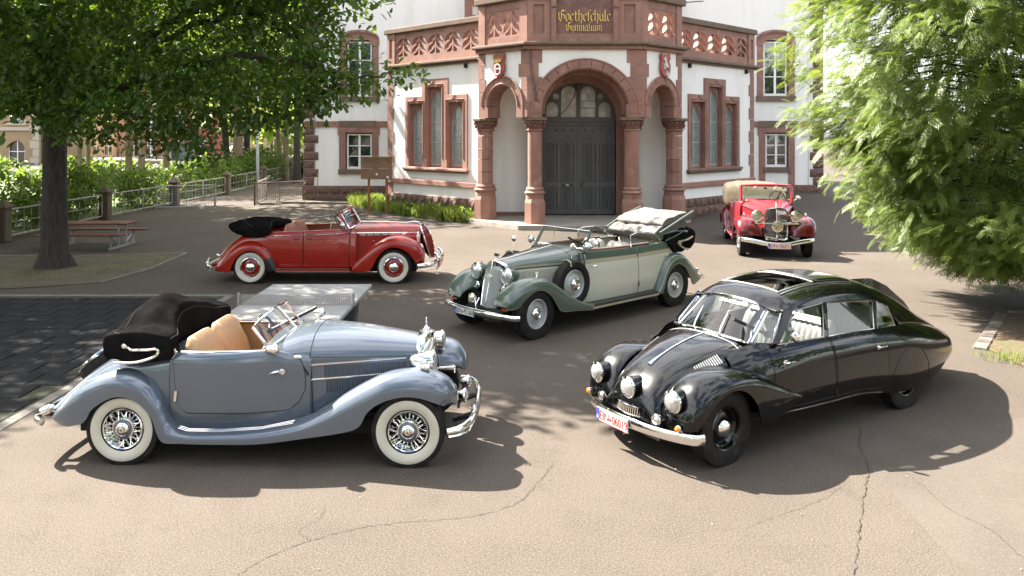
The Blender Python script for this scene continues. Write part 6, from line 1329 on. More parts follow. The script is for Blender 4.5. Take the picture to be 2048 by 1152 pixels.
# ================================================================ BLACK STREAMLINED SALOON (right)
def build_black():
    car = empty('vintage_car', (4.333, 10.262, 0), R(-147.51))
    tag(car, 'black streamlined saloon with three front headlamps, open sunroof and dorsal tail fin', 'car', 'vintage cars on the school yard')
    MT['gloss_black'] = mat('gloss_black_paint', (0.0012, 0.0012, 0.0014), 0.25, 0.0, 0.8, 0.012, spec=.1); P_ = 'gloss_black'
    WB = 3.097
    wheel_set(car, WB, .69, .375, .19, {'dish': -.1, 'ring': False}, rb=.222, capr=.095, disc_mat=P_, steer=.06)
    # lower body from windscreen to tail
    D = [(2.85, [(.50, 1.0), (.57, .95), (.62, .87), (.66, .74), (.68, .55), (.66, .38)]), (2.55, [(.60, 1.085), (.68, 1.02), (.735, .92), (.775, .76), (.785, .55), (.76, .37)]), (2.0, [(.715, 1.068), (.775, 1.0), (.815, .90), (.84, .74), (.845, .55), (.815, .365)]), (1.5, [(.745, 1.06), (.805, .985), (.84, .885), (.86, .72), (.865, .55), (.83, .36)]), (1.0, [(.752, 1.05), (.812, .975), (.85, .88), (.868, .72), (.87, .54), (.835, .355)]), (.6, [(.748, 1.03), (.812, .955), (.85, .865), (.87, .70), (.872, .50), (.83, .30)]), (.1, [(.70, 1.0), (.785, .935), (.845, .85), (.868, .69), (.872, .45), (.83, .245)]), (-.4, [(.58, .935), (.70, .885), (.79, .80), (.83, .65), (.83, .42), (.78, .24)]), (-.9, [(.43, .835), (.56, .80), (.67, .72), (.725, .59), (.725, .42), (.66, .28)]), (-1.3, [(.30, .72), (.40, .69), (.51, .625), (.565, .53), (.56, .44), (.5, .36)]), (-1.62, [(.14, .58), (.2, .57), (.27, .535), (.305, .485), (.30, .44), (.26, .40)]), (-1.74, [(.01, .50), (.015, .498), (.02, .49), (.025, .475), (.02, .46), (.015, .45)])]
    sx = lambda x: x if x > -.9 else x - (-x - .9) * .16
    A = loft([[(sx(x), y, z) for y, z in s] for x, s in D], 130, 40); AR = A.copy(); AR[:, :, 1] *= -1
    for B_ in (A, AR):
        sg = math.copysign(1, B_[0, 0, 1])
        MB().grid(B_).obj('body_side', P_, car, smooth=50)
        # belt height u for stations : x 2.42 -> .02 ; doors proud, gap shade painted as dark tubes
        ux = lambda x: float(np.interp(-x, -B_[:, 0, 0], np.linspace(0, 1, 130)))
        for nm, a, b in (('front_door', 2.40, 1.49), ('rear_door', 1.47, .52)):
            ua, ub = ux(a), ux(b)
            d = MB().grid(side_patch(B_, ua, ub, .0, .93, .004)).obj(nm, P_, car, smooth=50)
            ln = [(ua, 0), (ua, .5), (ua, .93), (ub, .93), (ub, .5), (ub, 0)] if nm == 'front_door' else [(ua, .93), (ux(.66), .93), (ux(.54), .78), (ub, .5), (ub, 0)]
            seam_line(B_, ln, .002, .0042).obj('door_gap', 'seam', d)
            p = on(B_, ux(2.24 if a > 2 else .70), .42); dx = -.05
            MB().tube([(p[0] + .02, p[1] + sg * .0, p[2]), (p[0] + .02, p[1] + sg * .035, p[2]), (p[0] - .05, p[1] + sg * .045, p[2] + .005), (p[0] - .11, p[1] + sg * .035, p[2])], [.013, .013, .01, .007], 8).rev([(.001, .012), (.03, .008), (.03, 0)], (p[0], p[1], p[2]), (0, sg, 0), 16, cap=False).obj('door_handle', 'chrome', d)
        for v in (.32, .88): p = on(B_, ux(1.48), v); MB().tube([(p[0], p[1] + sg * .006, p[2] + .04), (p[0], p[1] + sg * .006, p[2] - .04)], .011, 8).obj('hinge', P_, car)
        # spat outline
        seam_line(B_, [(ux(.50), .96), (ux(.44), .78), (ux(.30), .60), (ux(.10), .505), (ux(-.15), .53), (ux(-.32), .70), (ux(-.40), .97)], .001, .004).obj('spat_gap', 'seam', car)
        MB().tube([tuple(on(B_, ux(x), .985) + np.array((0, sg * .004, 0))) for x in np.linspace(2.3, .62, 16)], .007, 5).obj('sill_strip', 'chrome_dull', car)
    # nose / bonnet
    H_ = [(2.56, [(0, 1.095), (.24, 1.088), (.42, 1.062), (.56, 1.02), (.66, .965), (.70, .88), (.70, .6)]), (2.8, [(0, 1.07), (.23, 1.062), (.40, 1.03), (.52, .975), (.58, .90), (.60, .82), (.60, .55)]), (3.1, [(0, .995), (.21, .985), (.36, .945), (.45, .88), (.50, .80), (.51, .72), (.51, .5)]), (3.4, [(0, .875), (.19, .862), (.32, .82), (.40, .75), (.44, .67), (.45, .60), (.45, .42)]), (3.60, [(0, .73), (.17, .718), (.285, .68), (.355, .62), (.39, .56), (.40, .5), (.40, .36)]), (3.70, [(0, .58), (.15, .57), (.26, .545), (.33, .505), (.36, .46), (.37, .42), (.37, .32)]), (3.72, [(0, .40), (.14, .395), (.25, .39), (.32, .375), (.35, .35), (.36, .33), (.36, .27)])]
    HA = loft([[(x, y, z) for y, z in s] for x, s in H_], 60, 49); MB().grid(sym(HA)).obj('bonnet', P_, car, smooth=50)
    topz = lambda x: float(np.interp(x, HA[:, 0, 0], HA[:, 0, 2]))
    MB().tube([(x, 0, topz(x) + .006) for x in np.linspace(2.62, 3.42, 16)], [.010] * 12 + [.013, .017, .022, .028], 8, flat=.6).obj('bonnet_strip', 'chrome', car)
    for sg in (-1, 1):
        HB = HA.copy(); HB[:, :, 1] *= sg
        seam_line(HB, [(.98, .30), (.75, .31), (.5, .315), (.25, .32), (.1, .33)], .0, .004).obj('bonnet_gap', 'seam', car)
        seam_line(HB, [(.03, 0), (.03, .3), (.06, .5), (.12, .66), (.16, .8)], .0, .004).obj('scuttle_strip', 'chrome_dull', car)
        # louvred vents
        for k in range(12):
            p = on(HB, .22 - .0 + k * .0135, .40); p2 = on(HB, .22 + k * .0135, .56)
            MB().tube([tuple(p + np.array((0, 0, .004))), tuple(p2 + np.array((0, 0, .004)))], .011, 5, flat=.6).obj('vent_louvre', 'chrome_dull', car)
    T = [((3.655, .40), (3.60, .32), .58, .70, .38, .02, .05), ((3.63, .56), (3.575, .40), .60, .79, .38, .06, .12), ((3.54, .735), (3.50, .50), .62, .84, .38, .08, .16), ((3.41, .85), (3.37, .655), .64, .865, .39, .06, .17), ((3.23, .912), (3.22, .745), .66, .875, .41, .04, .15), ((3.03, .920), (3.06, .768), .68, .88, .44, .02, .14), ((2.84, .90), (2.90, .71), .69, .88, .47, .01, .14), ((2.66, .86), (2.77, .57), .70, .88, .52, .0, .15), ((2.48, .79), (2.68, .37), .71, .875, .58, .0, .16), ((2.30, .705), (2.42, .38), .72, .866, .64, .0, .14), ((2.14, .62), (2.22, .46), .73, .856, .70, .0, .08), ((1.99, .535), (2.02, .50), .74, .842, .72, .0, .03), ((1.90, .505), (1.90, .50), .76, .828, .75, .0, .003)]
    c = list(zip(*T)); F = fender_surf(c[0], c[1], c[4], c[2], c[3], c[5], c[6], 100); both(MB().grid(F), 'wing', P_, car, smooth=50, solid=.006)
    MB().box((3.55, 0, .36), (.3, .9, .2)).obj('front_apron', 'black_paint', car, smooth=0)
    for y, x in ((-.585, 3.66), (0, 3.725), (.585, 3.66)):
        lamp(car, (x, y, .68), .100, .34, P_, (1, y * .12, -.06), taper=.4)
    # grille strip, horns, amber lamps
    g = MB()
    for y in np.linspace(-.33, .33, 26):
        x = 3.735 - .12 * (y / .33) ** 2; g.tube([(x, y, .505), (x + .012, y, .425)], .0085, 5)
    o = g.obj('grille_bars', 'chrome', car); o['kind'] = 'stuff'
    for z in (.505, .422): MB().tube([(3.737 - .12 * (y / .33) ** 2 + (.505 - z) * .15, y, z) for y in np.linspace(-.35, .35, 15)], .008, 6).obj('grille_frame', 'chrome', car)
    for sg in (-1, 1):
        MB().rev([(.05, -.03), (.058, -.01), (.058, .01), (.045, .02), (.03, .012), (.015, .025), (.001, .028)], (3.72, sg * .43, .475), (1, sg * .2, 0), 20, cap=False).obj('horn_grille', 'chrome', car)
        MB().rev([(.03, -.03), (.034, .0), (.03, .006)], (3.685, sg * .69, .455), (1, sg * .3, 0), 16, cap=False).obj('indicator', 'chrome', car); MB().rev([(.03, .0), (.024, .022), (.001, .03)], (3.685, sg * .69, .455), (1, sg * .3, 0), 16, cap=False).obj('indicator_lens', 'amber', car)
        MB().tube([(3.5, sg * .45, .36), (3.68, sg * .47, .36)], .025, 6).obj('bumper_iron', 'black_paint', car)
    b = bumper(car, [(3.50, -.86, .365), (3.60, -.82, .365), (3.70, -.6, .362), (3.77, -.3, .358), (3.79, 0, .356), (3.77, .3, .358), (3.70, .6, .362), (3.60, .82, .365), (3.50, .86, .365)], .016, 3.2, seg=12)
    plate(car, (3.825, -.13, .325), (1, 0, 0), .50, .135, 'EIN 06019', colour='red_print', tilt=.1)
    # roof with sunroof opening, tail
    Rf = [(2.14, [(0, 1.445), (.2, 1.44), (.34, 1.425), (.455, 1.40), (.60, 1.388)]), (1.98, [(0, 1.53), (.23, 1.525), (.42, 1.497), (.56, 1.44), (.642, 1.375)]), (1.7, [(0, 1.578), (.25, 1.572), (.46, 1.535), (.60, 1.465), (.652, 1.395)]), (1.4, [(0, 1.598), (.25, 1.592), (.47, 1.556), (.605, 1.485), (.657, 1.408)]), (.95, [(0, 1.595), (.25, 1.587), (.465, 1.548), (.605, 1.472), (.657, 1.385)]), (.5, [(0, 1.545), (.245, 1.535), (.45, 1.492), (.59, 1.41), (.655, 1.325)]), (.2, [(0, 1.47), (.235, 1.46), (.43, 1.41), (.57, 1.31), (.655, 1.17)]), (-.02, [(0, 1.40), (.225, 1.385), (.415, 1.335), (.555, 1.22), (.665, 1.0)]), (-.45, [(0, 1.225), (.2, 1.212), (.36, 1.165), (.48, 1.07), (.57, .93)]), (-.95, [(0, .985), (.15, .978), (.27, .945), (.36, .885), (.42, .83)]), (-1.35, [(0, .775), (.1, .77), (.18, .755), (.24, .728), (.285, .705)]), (-1.64, [(0, .595), (.05, .594), (.09, .59), (.12, .582), (.135, .575)]), (-1.735, [(0, .507), (.004, .506), (.006, .505), (.008, .503), (.01, .50)])]
    RA = sym(loft([[(sx(x), y, z) for y, z in s] for x, s in Rf], 120, 41)); m = MB().grid(RA)
    ox0, ox1, oy = 1.27, 1.88, .40
    keep = []
    for f in m.f:
        c = np.mean([m.v[i] for i in f], axis=0)
        if not (ox0 < c[0] < ox1 and abs(c[1]) < oy): keep.append(f)
    m.f = keep; m.obj('roof', P_, car, smooth=50, solid=.02)
    rz = lambda x, y: float(np.interp(abs(y), *zip(*[(p[1], p[2]) for p in [np.array([np.interp(-x, -RA[:, j, 0], RA[:, j, k]) for k in range(3)]) for j in range(40, 81)]])))
    rimp = [(ox0, y) for y in np.linspace(-oy, oy, 9)] + [(x, oy) for x in np.linspace(ox0, ox1, 9)][1:] + [(ox1, y) for y in np.linspace(oy, -oy, 9)][1:] + [(x, -oy) for x in np.linspace(ox1, ox0, 9)][1:-1]
    MB().tube([(x, y, rz(x, y) + .004) for x, y in rimp], .014, 6, close=True).obj('sunroof_trim', 'chrome_dull', car)
    MB().grid([[(x, y, rz(x, y) + .025) for y in np.linspace(-.42, .42, 13)] for x in np.linspace(.62, 1.24, 10)]).obj('sunroof_panel', P_, car, smooth=50, solid=.018)
    for sg in (-1, 1): MB().tube([(x, sg * .45, rz(x, sg * .45) + .012) for x in np.linspace(.62, 1.9, 14)], .009, 5).obj('sunroof_rail', 'chrome_dull', car)
    fin = [(x, 0, np.interp(x, [-1.45, -1.2, -.8, -.45, -.15, .05], [.0, .13, .20, .17, .07, .0])) for x in np.linspace(-1.45, .05, 24)]
    cz = lambda x: float(np.interp(-x, -RA[:, 40, 0], RA[:, 40, 2]))
    rows = [[(x, -.028, cz(x) - .02), (x, -.012, cz(x) + h * .5), (x, 0, cz(x) + h + .004), (x, .012, cz(x) + h * .5), (x, .028, cz(x) - .02)] for x, _, h in fin]
    MB().grid(rows).obj('tail_fin', P_, car, smooth=60)
    # windows
    Tt = [(2.06, .60, 1.388), (1.955, .642, 1.372), (1.45, .656, 1.406), (1.37, .657, 1.405), (.53, .655, 1.33), (.46, .655, 1.315), (.16, .66, 1.15)]
    Bt = [(2.34, .69, 1.075), (2.26, .708, 1.07), (1.54, .745, 1.06), (1.47, .747, 1.058), (.63, .748, 1.032), (.56, .745, 1.028), (.10, .70, 1.0)]
    for sg in (-1, 1):
        V = lambda p: Vector((p[0], sg * p[1], p[2]))
        for i in range(6):
            a, b_, c_, d = V(Tt[i]), V(Tt[i + 1]), V(Bt[i + 1]), V(Bt[i])
            if i % 2 == 0: MB().add([a, b_, c_, d], [(0, 1, 2, 3)]).obj('door_pillar', P_, car, smooth=0, solid=.035)
            else:
                if i == 5: b_ = V((.24, .658, 1.235)); c_ = V((.16, .712, 1.003)); a = V((.44, .656, 1.31))
                g_ = quad_glass(car, [a, b_, c_, d], 'side_window'); MB().tube([tuple(q_) for q_ in (a, b_, c_, d)], .008, 5, close=True).obj('window_trim', 'chrome_dull', g_)
        # angled front pane beside the windscreen
        q4 = [V((2.085, .465, 1.395)), V((2.06, .595, 1.385)), V((2.32, .685, 1.082)), V((2.475, .535, 1.07))]
        g_ = quad_glass(car, q4, 'corner_window'); MB().tube([tuple(q_) for q_ in q4], .014, 6, close=True).obj('window_trim', 'chrome', g_)
    ws = [(2.155, 0, 1.44), (2.10, .44, 1.398), (2.49, .515, 1.068), (2.53, 0, 1.098)]
    rows = [[(x_, y_, z_) for x_, y_, z_ in [tuple(Vector((2.155 - .055 * (t / .44) ** 2 * 1, t, 1.44 - .042 * (t / .44) ** 2)).lerp(Vector((2.535 - .045 * (t / .44) ** 2, t * 1.17, 1.098 - .03 * (t / .44) ** 2)), s) )for s in np.linspace(0, 1, 5)]] for t in np.linspace(-.44, .44, 13)]
    MB().grid(rows).obj('windscreen_pane', 'glass', car, smooth=60)
    ring = [r_[0] for r_ in rows] + [r_[-1] for r_ in rows[::-1]]
    MB().tube(ring, .016, 6, close=True).obj('windscreen_frame', 'chrome', car)
    nrm = Vector((.65, 0, .76)); up = Vector((-.74, 0, .63)).normalized(); rg = Vector((0, 1, 0))
    mx = Matrix(((0, up.x, nrm.x, 2.215), (1, up.y, nrm.y, .06), (0, up.z, nrm.z, 1.400), (0, 0, 0, 1)))
    text_mesh('OTO PILSRUCHER', .048, 'white_print', car, 'window_lettering', mx, .0008, xs=1.05, bold=.0012)
    for y in (-.22, .16): MB().tube([(2.56, y, 1.105), (2.50, y - .02, 1.17), (2.36, y - .06, 1.29), (2.33, y - .07, 1.315)], [.013, .010, .007, .004], 6).obj('wiper', 'chrome', car)
    # cabin
    bench(car, 'front_seat', 1.38, -.64, -.02, .62, .6, 1.17, .25, 'leather_grey', 8, .15); bench(car, 'front_seat', 1.38, .02, .64, .62, .6, 1.17, .25, 'leather_grey', 8, .15)
    bench(car, 'rear_seat', .52, -.64, .64, .62, .6, 1.2, .22, 'leather_grey', 14, .2)
    MB().tube([(1.30, -.6, 1.185), (1.30, .6, 1.185)], .014, 6).obj('grab_rail', 'ivory', car)
    steering(car, (1.98, .34, 1.06), .21, .5, 'ivory')
    MB().grid([[(2.5 - .2 * t, y, 1.07 - .22 * t) for t in (0, .5, 1)] for y in np.linspace(-.6, .6, 7)]).obj('dashboard', 'black_paint', car, solid=.03)
    MB().box((1.2, 0, .42), (2.6, 1.5, .06)).obj('floor', 'carpet', car, smooth=0); MB().box((1.3, 0, .30), (4.0, 1.0, .14)).obj('chassis', 'under', car, smooth=0)
    MB().grid([[(.22 + .0 * z, y, z) for z in (.5, .8, 1.0, 1.14)] for y in np.linspace(-.6, .6, 5)]).obj('rear_bulkhead', 'leather_grey', car)
    bm_ = MB().tube([(2.18, .74, 1.06), (2.16, .80, 1.12), (2.15, .83, 1.15)], .008, 6).obj('wing_mirror', 'chrome', car); MB().rev([(.05, -.01), (.055, 0), (.045, .02), (.001, .03)], (2.15, .84, 1.16), (1, .2, 0), 18, cap=False).obj('mirror_shell', 'chrome', bm_)
    bumper(car, [(-1.72, -.36, .42), (-1.88, 0, .42), (-1.72, .36, .42)], .016, 2.8)
    MB().box((-1.87, 0, .50), (.06, .08, .05), bev=.01).obj('tail_lamp', 'chrome_dull', car, smooth=30)
build_black()
# ================================================================ CRIMSON CABRIOLET (far right, facing the viewer)
def build_red():
    car = empty('vintage_car', (7.60, 25.02, 0), R(-98.8))
    tag(car, 'crimson cabriolet facing forward with tall chrome radiator, round badge and beige folded hood', 'car', 'vintage cars on the school yard')
    MT['crimson_paint'] = paint('crimson_paint', (0.36, 0.0162, 0.0252), 0.3); MT['wine_paint'] = paint('wine_red_paint', (0.112, 0.0048, 0.0096), 0.25); P_ = 'crimson_paint'; W_ = 'wine_paint'  # wings get the same crimson darkened, their shade put into the colour
    WB = 3.45
    wheel_set(car, WB, .84, .405, .2, {'dish': .2}, rb=.25, capr=.12, disc_mat='chrome', rim_mat='chrome', steer=.0)
    T = [((4.03, .60), (3.98, .56), .70, .84, .40, .02, .03), ((4.00, .78), (3.92, .58), .74, .96, .38, .14, .12), ((3.87, .95), (3.83, .64), .77, 1.01, .36, .26, .18), ((3.68, 1.05), (3.66, .76), .78, 1.03, .35, .36, .18), ((3.45, 1.075), (3.45, .82), .79, 1.035, .35, .42, .18), ((3.2, 1.02), (3.25, .78), .8, 1.035, .36, .42, .18), ((2.98, .89), (3.06, .62), .81, 1.03, .40, .36, .16), ((2.75, .70), (2.93, .42), .82, 1.02, .46, .24, .14), ((2.5, .53), (2.7, .34), .83, 1.01, .54, .1, .1), ((2.25, .41), (2.3, .32), .84, 1.0, .6, .02, .05)]
    c = list(zip(*T)); both(MB().grid(fender_surf(c[0], c[1], c[4], c[2], c[3], c[5], c[6], 80)), 'wing', W_, car, smooth=42, solid=.006)
    T = [((.75, .41), (.5, .32), .84, 1.0, .7, 0, .05), ((.58, .60), (.44, .5), .83, 1.03, .68, .05, .14), ((.42, .85), (.32, .66), .82, 1.04, .64, .1, .18), ((.2, 1.02), (.15, .80), .81, 1.04, .6, .14, .2), ((-.08, 1.06), (-.08, .80), .8, 1.04, .56, .18, .2), ((-.36, .98), (-.34, .66), .78, 1.03, .54, .18, .2), ((-.6, .78), (-.5, .42), .76, 1.0, .52, .12, .16), ((-.8, .5), (-.7, .36), .72, .92, .5, .04, .06)]
    c = list(zip(*T)); both(MB().grid(fender_surf(c[0], c[1], c[4], c[2], c[3], c[5], c[6], 60)), 'wing', W_, car, smooth=42, solid=.006)
    for sg in (-1, 1):
        MB().box((1.5, sg * .86, .385), (1.55, .28, .06), bev=.02).obj('running_board', P_, car, smooth=30)
        for k in range(5): MB().box((1.5, sg * (.76 + .05 * k), .419), (1.4, .022, .012)).obj('running_board_strip', 'chrome', car, smooth=0)
    A = loft([[(x, y, z) for y, z in s] for x, s in ((-.3, [(.66, 1.22), (.71, 1.2), (.76, 1.05), (.77, .8), (.74, .45)]), (.4, [(.72, 1.25), (.77, 1.23), (.81, 1.1), (.83, .85), (.80, .42)]), (1.2, [(.73, 1.28), (.78, 1.26), (.82, 1.12), (.84, .85), (.81, .42)]), (2.3, [(.66, 1.33), (.71, 1.31), (.75, 1.15), (.76, .85), (.74, .42)]))], 60, 30); AR = A.copy(); AR[:, :, 1] *= -1
    for B_ in (A, AR):
        MB().grid(B_).obj('side_panel', P_, car, smooth=40, solid=.03); inn = B_.copy(); inn[:, :, 1] *= .94; MB().grid(inn).obj('door_lining', 'leather_cream', car)
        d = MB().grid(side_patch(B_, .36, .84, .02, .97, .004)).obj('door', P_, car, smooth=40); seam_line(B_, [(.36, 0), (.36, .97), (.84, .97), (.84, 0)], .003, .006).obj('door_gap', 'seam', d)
        p = on(B_, .46, .35); sg = math.copysign(1, p[1]); MB().tube([(p[0], p[1], p[2]), (p[0], p[1] + sg * .05, p[2]), (p[0] + .12, p[1] + sg * .05, p[2])], .014, 6).obj('door_handle', 'chrome', d)
    D = [[(-.2, 0, 1.15), (-.2, .35, 1.15), (-.2, .58, 1.17), (-.2, .70, 1.16), (-.2, .77, 1.0), (-.2, .77, .7), (-.2, .73, .42)], [(-.6, 0, 1.0), (-.6, .3, 1.0), (-.6, .5, .98), (-.6, .6, .92), (-.6, .66, .8), (-.6, .66, .6), (-.6, .62, .42)], [(-.95, 0, .6), (-.95, .25, .6), (-.95, .4, .59), (-.95, .48, .57), (-.95, .52, .53), (-.95, .52, .48), (-.95, .5, .42)]]
    MB().grid(sym(loft(D, 20, 19))).obj('rear_body', P_, car, smooth=40)
    st = [(2.1, .72, 1.41, 1.28, .42, 1.0), (2.35, .67, 1.405, 1.25, .42, 1.0), (2.8, .52, 1.37, 1.2, .45, .99), (3.3, .37, 1.325, 1.15, .5, .98), (3.72, .285, 1.285, 1.1, .5, .97)]
    HA = loft(hood_secs(st), 50, 43); MB().grid(sym(HA)).obj('bonnet', P_, car, smooth=40)
    wid = lambda x: np.interp(x, [r_[0] for r_ in st], [r_[1] for r_ in st])
    for sg in (-1, 1):
        MB().tube([(x, sg * (wid(x) + .012), np.interp(x, [.3, 2.2, 3.7], [1.27, 1.26, 1.12]) if x > 2.1 else 1.26) for x in np.linspace(2.12, 3.66, 14)], .018, 6).obj('bonnet_side_strip', 'chrome_dull', car)
        for x in (2.45, 2.75): MB().rev([(.001, -.07), (.025, -.05), (.03, .02), (.001, .05)], (x, sg * (wid(x) + .03), .98), (1, -sg * .25, 0), 12, cap=False).obj('vent_cowl', 'chrome', car)
        m = MB()
        for k in range(16): x = 2.9 + k * .045; m.box((x, sg * (wid(x) + .008), .93), (.018, .016, .2), rot=Matrix.Rotation(sg * .3, 3, 'Z'))
        o = m.obj('bonnet_louvres', P_, car, smooth=0); o['kind'] = 'stuff'
        lamp(car, (3.92, sg * .50, 1.12), .132, .24, 'chrome', (1, 0, -.02), lens='lens_y', rimw=.02, post=(3.86, sg * .50, .93))
        MB().rev([(.001, -.05), (.03, -.02), (.035, .02), (.001, .09)], (3.55, sg * .80, 1.10), (0, 0, 1), 12, cap=False).obj('wing_lamp', 'chrome', car)
        MB().rev([(.05, .04), (.035, 0), (.025, -.1), (.001, -.12)], (3.88, sg * .42, .97), (1, 0, 0), 16, cap=False).obj('horn', 'chrome', car)
        MB().tube([(2.2, sg * .70, 1.36), (2.16, sg * .705, 1.58), (2.11, sg * .69, 1.80)], [.05, .045, .04], 8).obj('windscreen_pillar', P_, car)
        lamp(car, (2.15, sg * .88, 1.47), .06, .09, 'chrome', (-1, 0, 0), lens='chrome', name='wing_mirror', post=(2.2, sg * .74, 1.38)) if sg > 0 else None
    MB().tube([(2.11, -.69, 1.80), (2.13, -.3, 1.822), (2.13, .3, 1.822), (2.11, .69, 1.80)], .035, 8).obj('header_rail', P_, car)
    f = MB().tube([(2.15, -.64, 1.775), (2.15, .64, 1.775), (2.23, .65, 1.42), (2.23, -.65, 1.42)], .016, 6, close=True).obj('windscreen_frame', 'chrome', car)
    quad_glass(car, [(2.23, -.65, 1.42), (2.23, .65, 1.42), (2.15, .64, 1.775), (2.15, -.64, 1.775)], 'windscreen_pane', f)
    MB().rev([(.001, 0), (.05, 0), (.05, .004), (.001, .004)], (2.185, .52, 1.70), (1, 0, .2), 20, cap=False).obj('white_sticker', 'white_print', f); MB().rev([(.001, 0), (.035, 0), (.035, .004), (.001, .004)], (2.185, -.56, 1.71), (1, 0, .2), 20, cap=False).obj('yellow_sticker', 'lens_y', f)
    MB().box((2.17, -.02, 1.735), (.03, .09, .05), bev=.01).obj('rear_view_mirror', 'black_paint', f)
    MB().box((2.30, .0, 1.405), (.05, .5, .02), bev=.008).obj('scuttle_vent', 'black_paint', car, smooth=30)
    for y in (-.28, .28): MB().tube([(2.18, y, 1.80), (2.25, y - .08, 1.73)], .008, 5).obj('wiper', 'chrome', f)
    # radiator
    out = [(0, 1.335), (.14, 1.325), (.24, 1.29), (.295, 1.225), (.305, 1.1), (.305, .62), (.29, .50), (.22, .455), (0, .445)]; oy = [(-y, z) for y, z in out[::-1][1:-1]] + out
    oy = [(y, z) for y, z in out] + [(-y, z) for y, z in out[::-1][1:-1]]
    vx = lambda y, z: 3.83 + .05 * (1 - abs(y) / .31) + (1.33 - z) * .05
    MB().grid([[(3.72, y * .98, z) for y, z in oy], [(vx(y, z) - .02, y * 1.02, z) for y, z in oy], [(vx(y, z), y * 1.0, z) for y, z in oy], [(vx(y, z) + .004, y * .92, .89 + (z - .89) * .95) for y, z in oy], [(vx(y, z) - .02, y * .86, .89 + (z - .89) * .90) for y, z in oy]], cv=True).obj('radiator_shell', 'chrome', car, smooth=40)
    zz = np.linspace(.5, 1.27, 10)
    MB().grid([[(vx(t * .265, z) - .035, t * .265, z) for t in np.linspace(-1, 1, 9)] for z in zz]).obj('radiator_core', 'black_paint', car, smooth=30)
    m = MB()
    for t in np.linspace(-.94, .94, 22): m.tube([(vx(t * .265, z) - .015, t * .265, z) for z in (.5, .9, 1.27 - .03 * abs(t))], .0065, 5)
    m.tube([(vx(0, z) - .008, 0, z) for z in (.48, .9, 1.3)], .012, 6); o = m.obj('radiator_bars', 'chrome', car); o['kind'] = 'stuff'
    blackletter_plate = MB().box((3.895, .13, 1.17), (.012, .19, .02)).obj('maker_script', 'chrome', car, smooth=0)
    MB().rev([(.001, -.03), (.028, -.02), (.03, .02), (.001, .06)], (3.93, 0, .56), (0, 0, 1), 14, cap=False).obj('crank_cover', 'chrome', car)
    ms = MB().rev([(.05, 1.33), (.045, 1.35), (.02, 1.36), (.015, 1.40), (.03, 1.42), (.001, 1.46)], (3.80, 0, 0), (0, 0, 1), 16, cap=False).obj('radiator_cap', 'chrome', car)
    MB().tube([(3.93, y, .925) for y in np.linspace(-.56, .56, 9)], .022, 8, flat=1.2).obj('lamp_bar', 'chrome', car)
    bd = MB().rev([(.138, -.01), (.15, .0), (.144, .016), (.12, .018)], (3.97, .01, .84), (1, 0, 0), 28, cap=False).obj('round_badge', 'chrome', car); MB().rev([(.128, .012), (.08, .02), (.001, .022)], (3.97, .01, .84), (1, 0, 0), 28, cap=False).obj('badge_face', 'lens_y', bd); MB().rev([(.05, .022), (.045, .03), (.03, .024), (.001, .026)], (3.97, .01, .84), (1, 0, 0), 20, cap=False).obj('badge_ring', 'gold', bd)
    b = bumper(car, [(3.98, -.92, .50), (4.06, -.80, .49), (4.12, -.55, .455), (4.17, -.28, .40), (4.18, 0, .385), (4.17, .28, .40), (4.12, .55, .455), (4.06, .80, .49), (3.98, .92, .50)], .03, 2.0)
    plate(car, (4.235, .02, .365), (1, 0, 0), .59, .155, 'EIN 06011', colour='red_print')
    bench(car, 'front_seat', 1.2, -.66, .66, .75, .7, 1.42, .22, 'leather_cream', 14, .2); bench(car, 'rear_seat', .35, -.62, .62, .75, .7, 1.38, .2, 'leather_cream', 10, .2)
    steering(car, (1.85, .36, 1.42), .22, .5, 'black_paint')
    MB().grid([[(2.2 - .15 * t, y, 1.36 - .3 * t) for t in (0, .5, 1)] for y in np.linspace(-.64, .64, 7)]).obj('dashboard', 'wood', car, solid=.03)
    MB().box((1.1, 0, .5), (2.4, 1.4, .06)).obj('floor', 'carpet', car, smooth=0); MB().box((1.6, 0, .38), (4.4, 1.0, .16)).obj('chassis', 'under', car, smooth=0); MB().box((3.0, 0, .7), (1.3, .5, .5)).obj('engine_bay', 'under', car, smooth=0)
    def oc(x0, x1, z0, z1): h = z1 - z0; w = x1 - x0; return [(x0 + .1, z0), (x0 - .02, z0 + h * .5), (x0 + .02, z0 + h * .8), (x0 + w * .3, z1), (x0 + w * .7, z1 - .02), (x1 - .02, z0 + h * .8), (x1, z0 + h * .4), (x1 - .12, z0)]
    folded_hood(car, [(-.95, oc(-.35, .35, 1.2, 1.62)), (-.85, oc(-.5, .45, 1.12, 1.74)), (-.4, oc(-.62, .4, 1.2, 1.80)), (.4, oc(-.62, .4, 1.2, 1.78)), (.75, oc(-.5, .45, 1.16, 1.66)), (.86, oc(-.35, .35, 1.22, 1.5))], 'canvas_beige', 'hood_cover', .035, 9)
build_red()
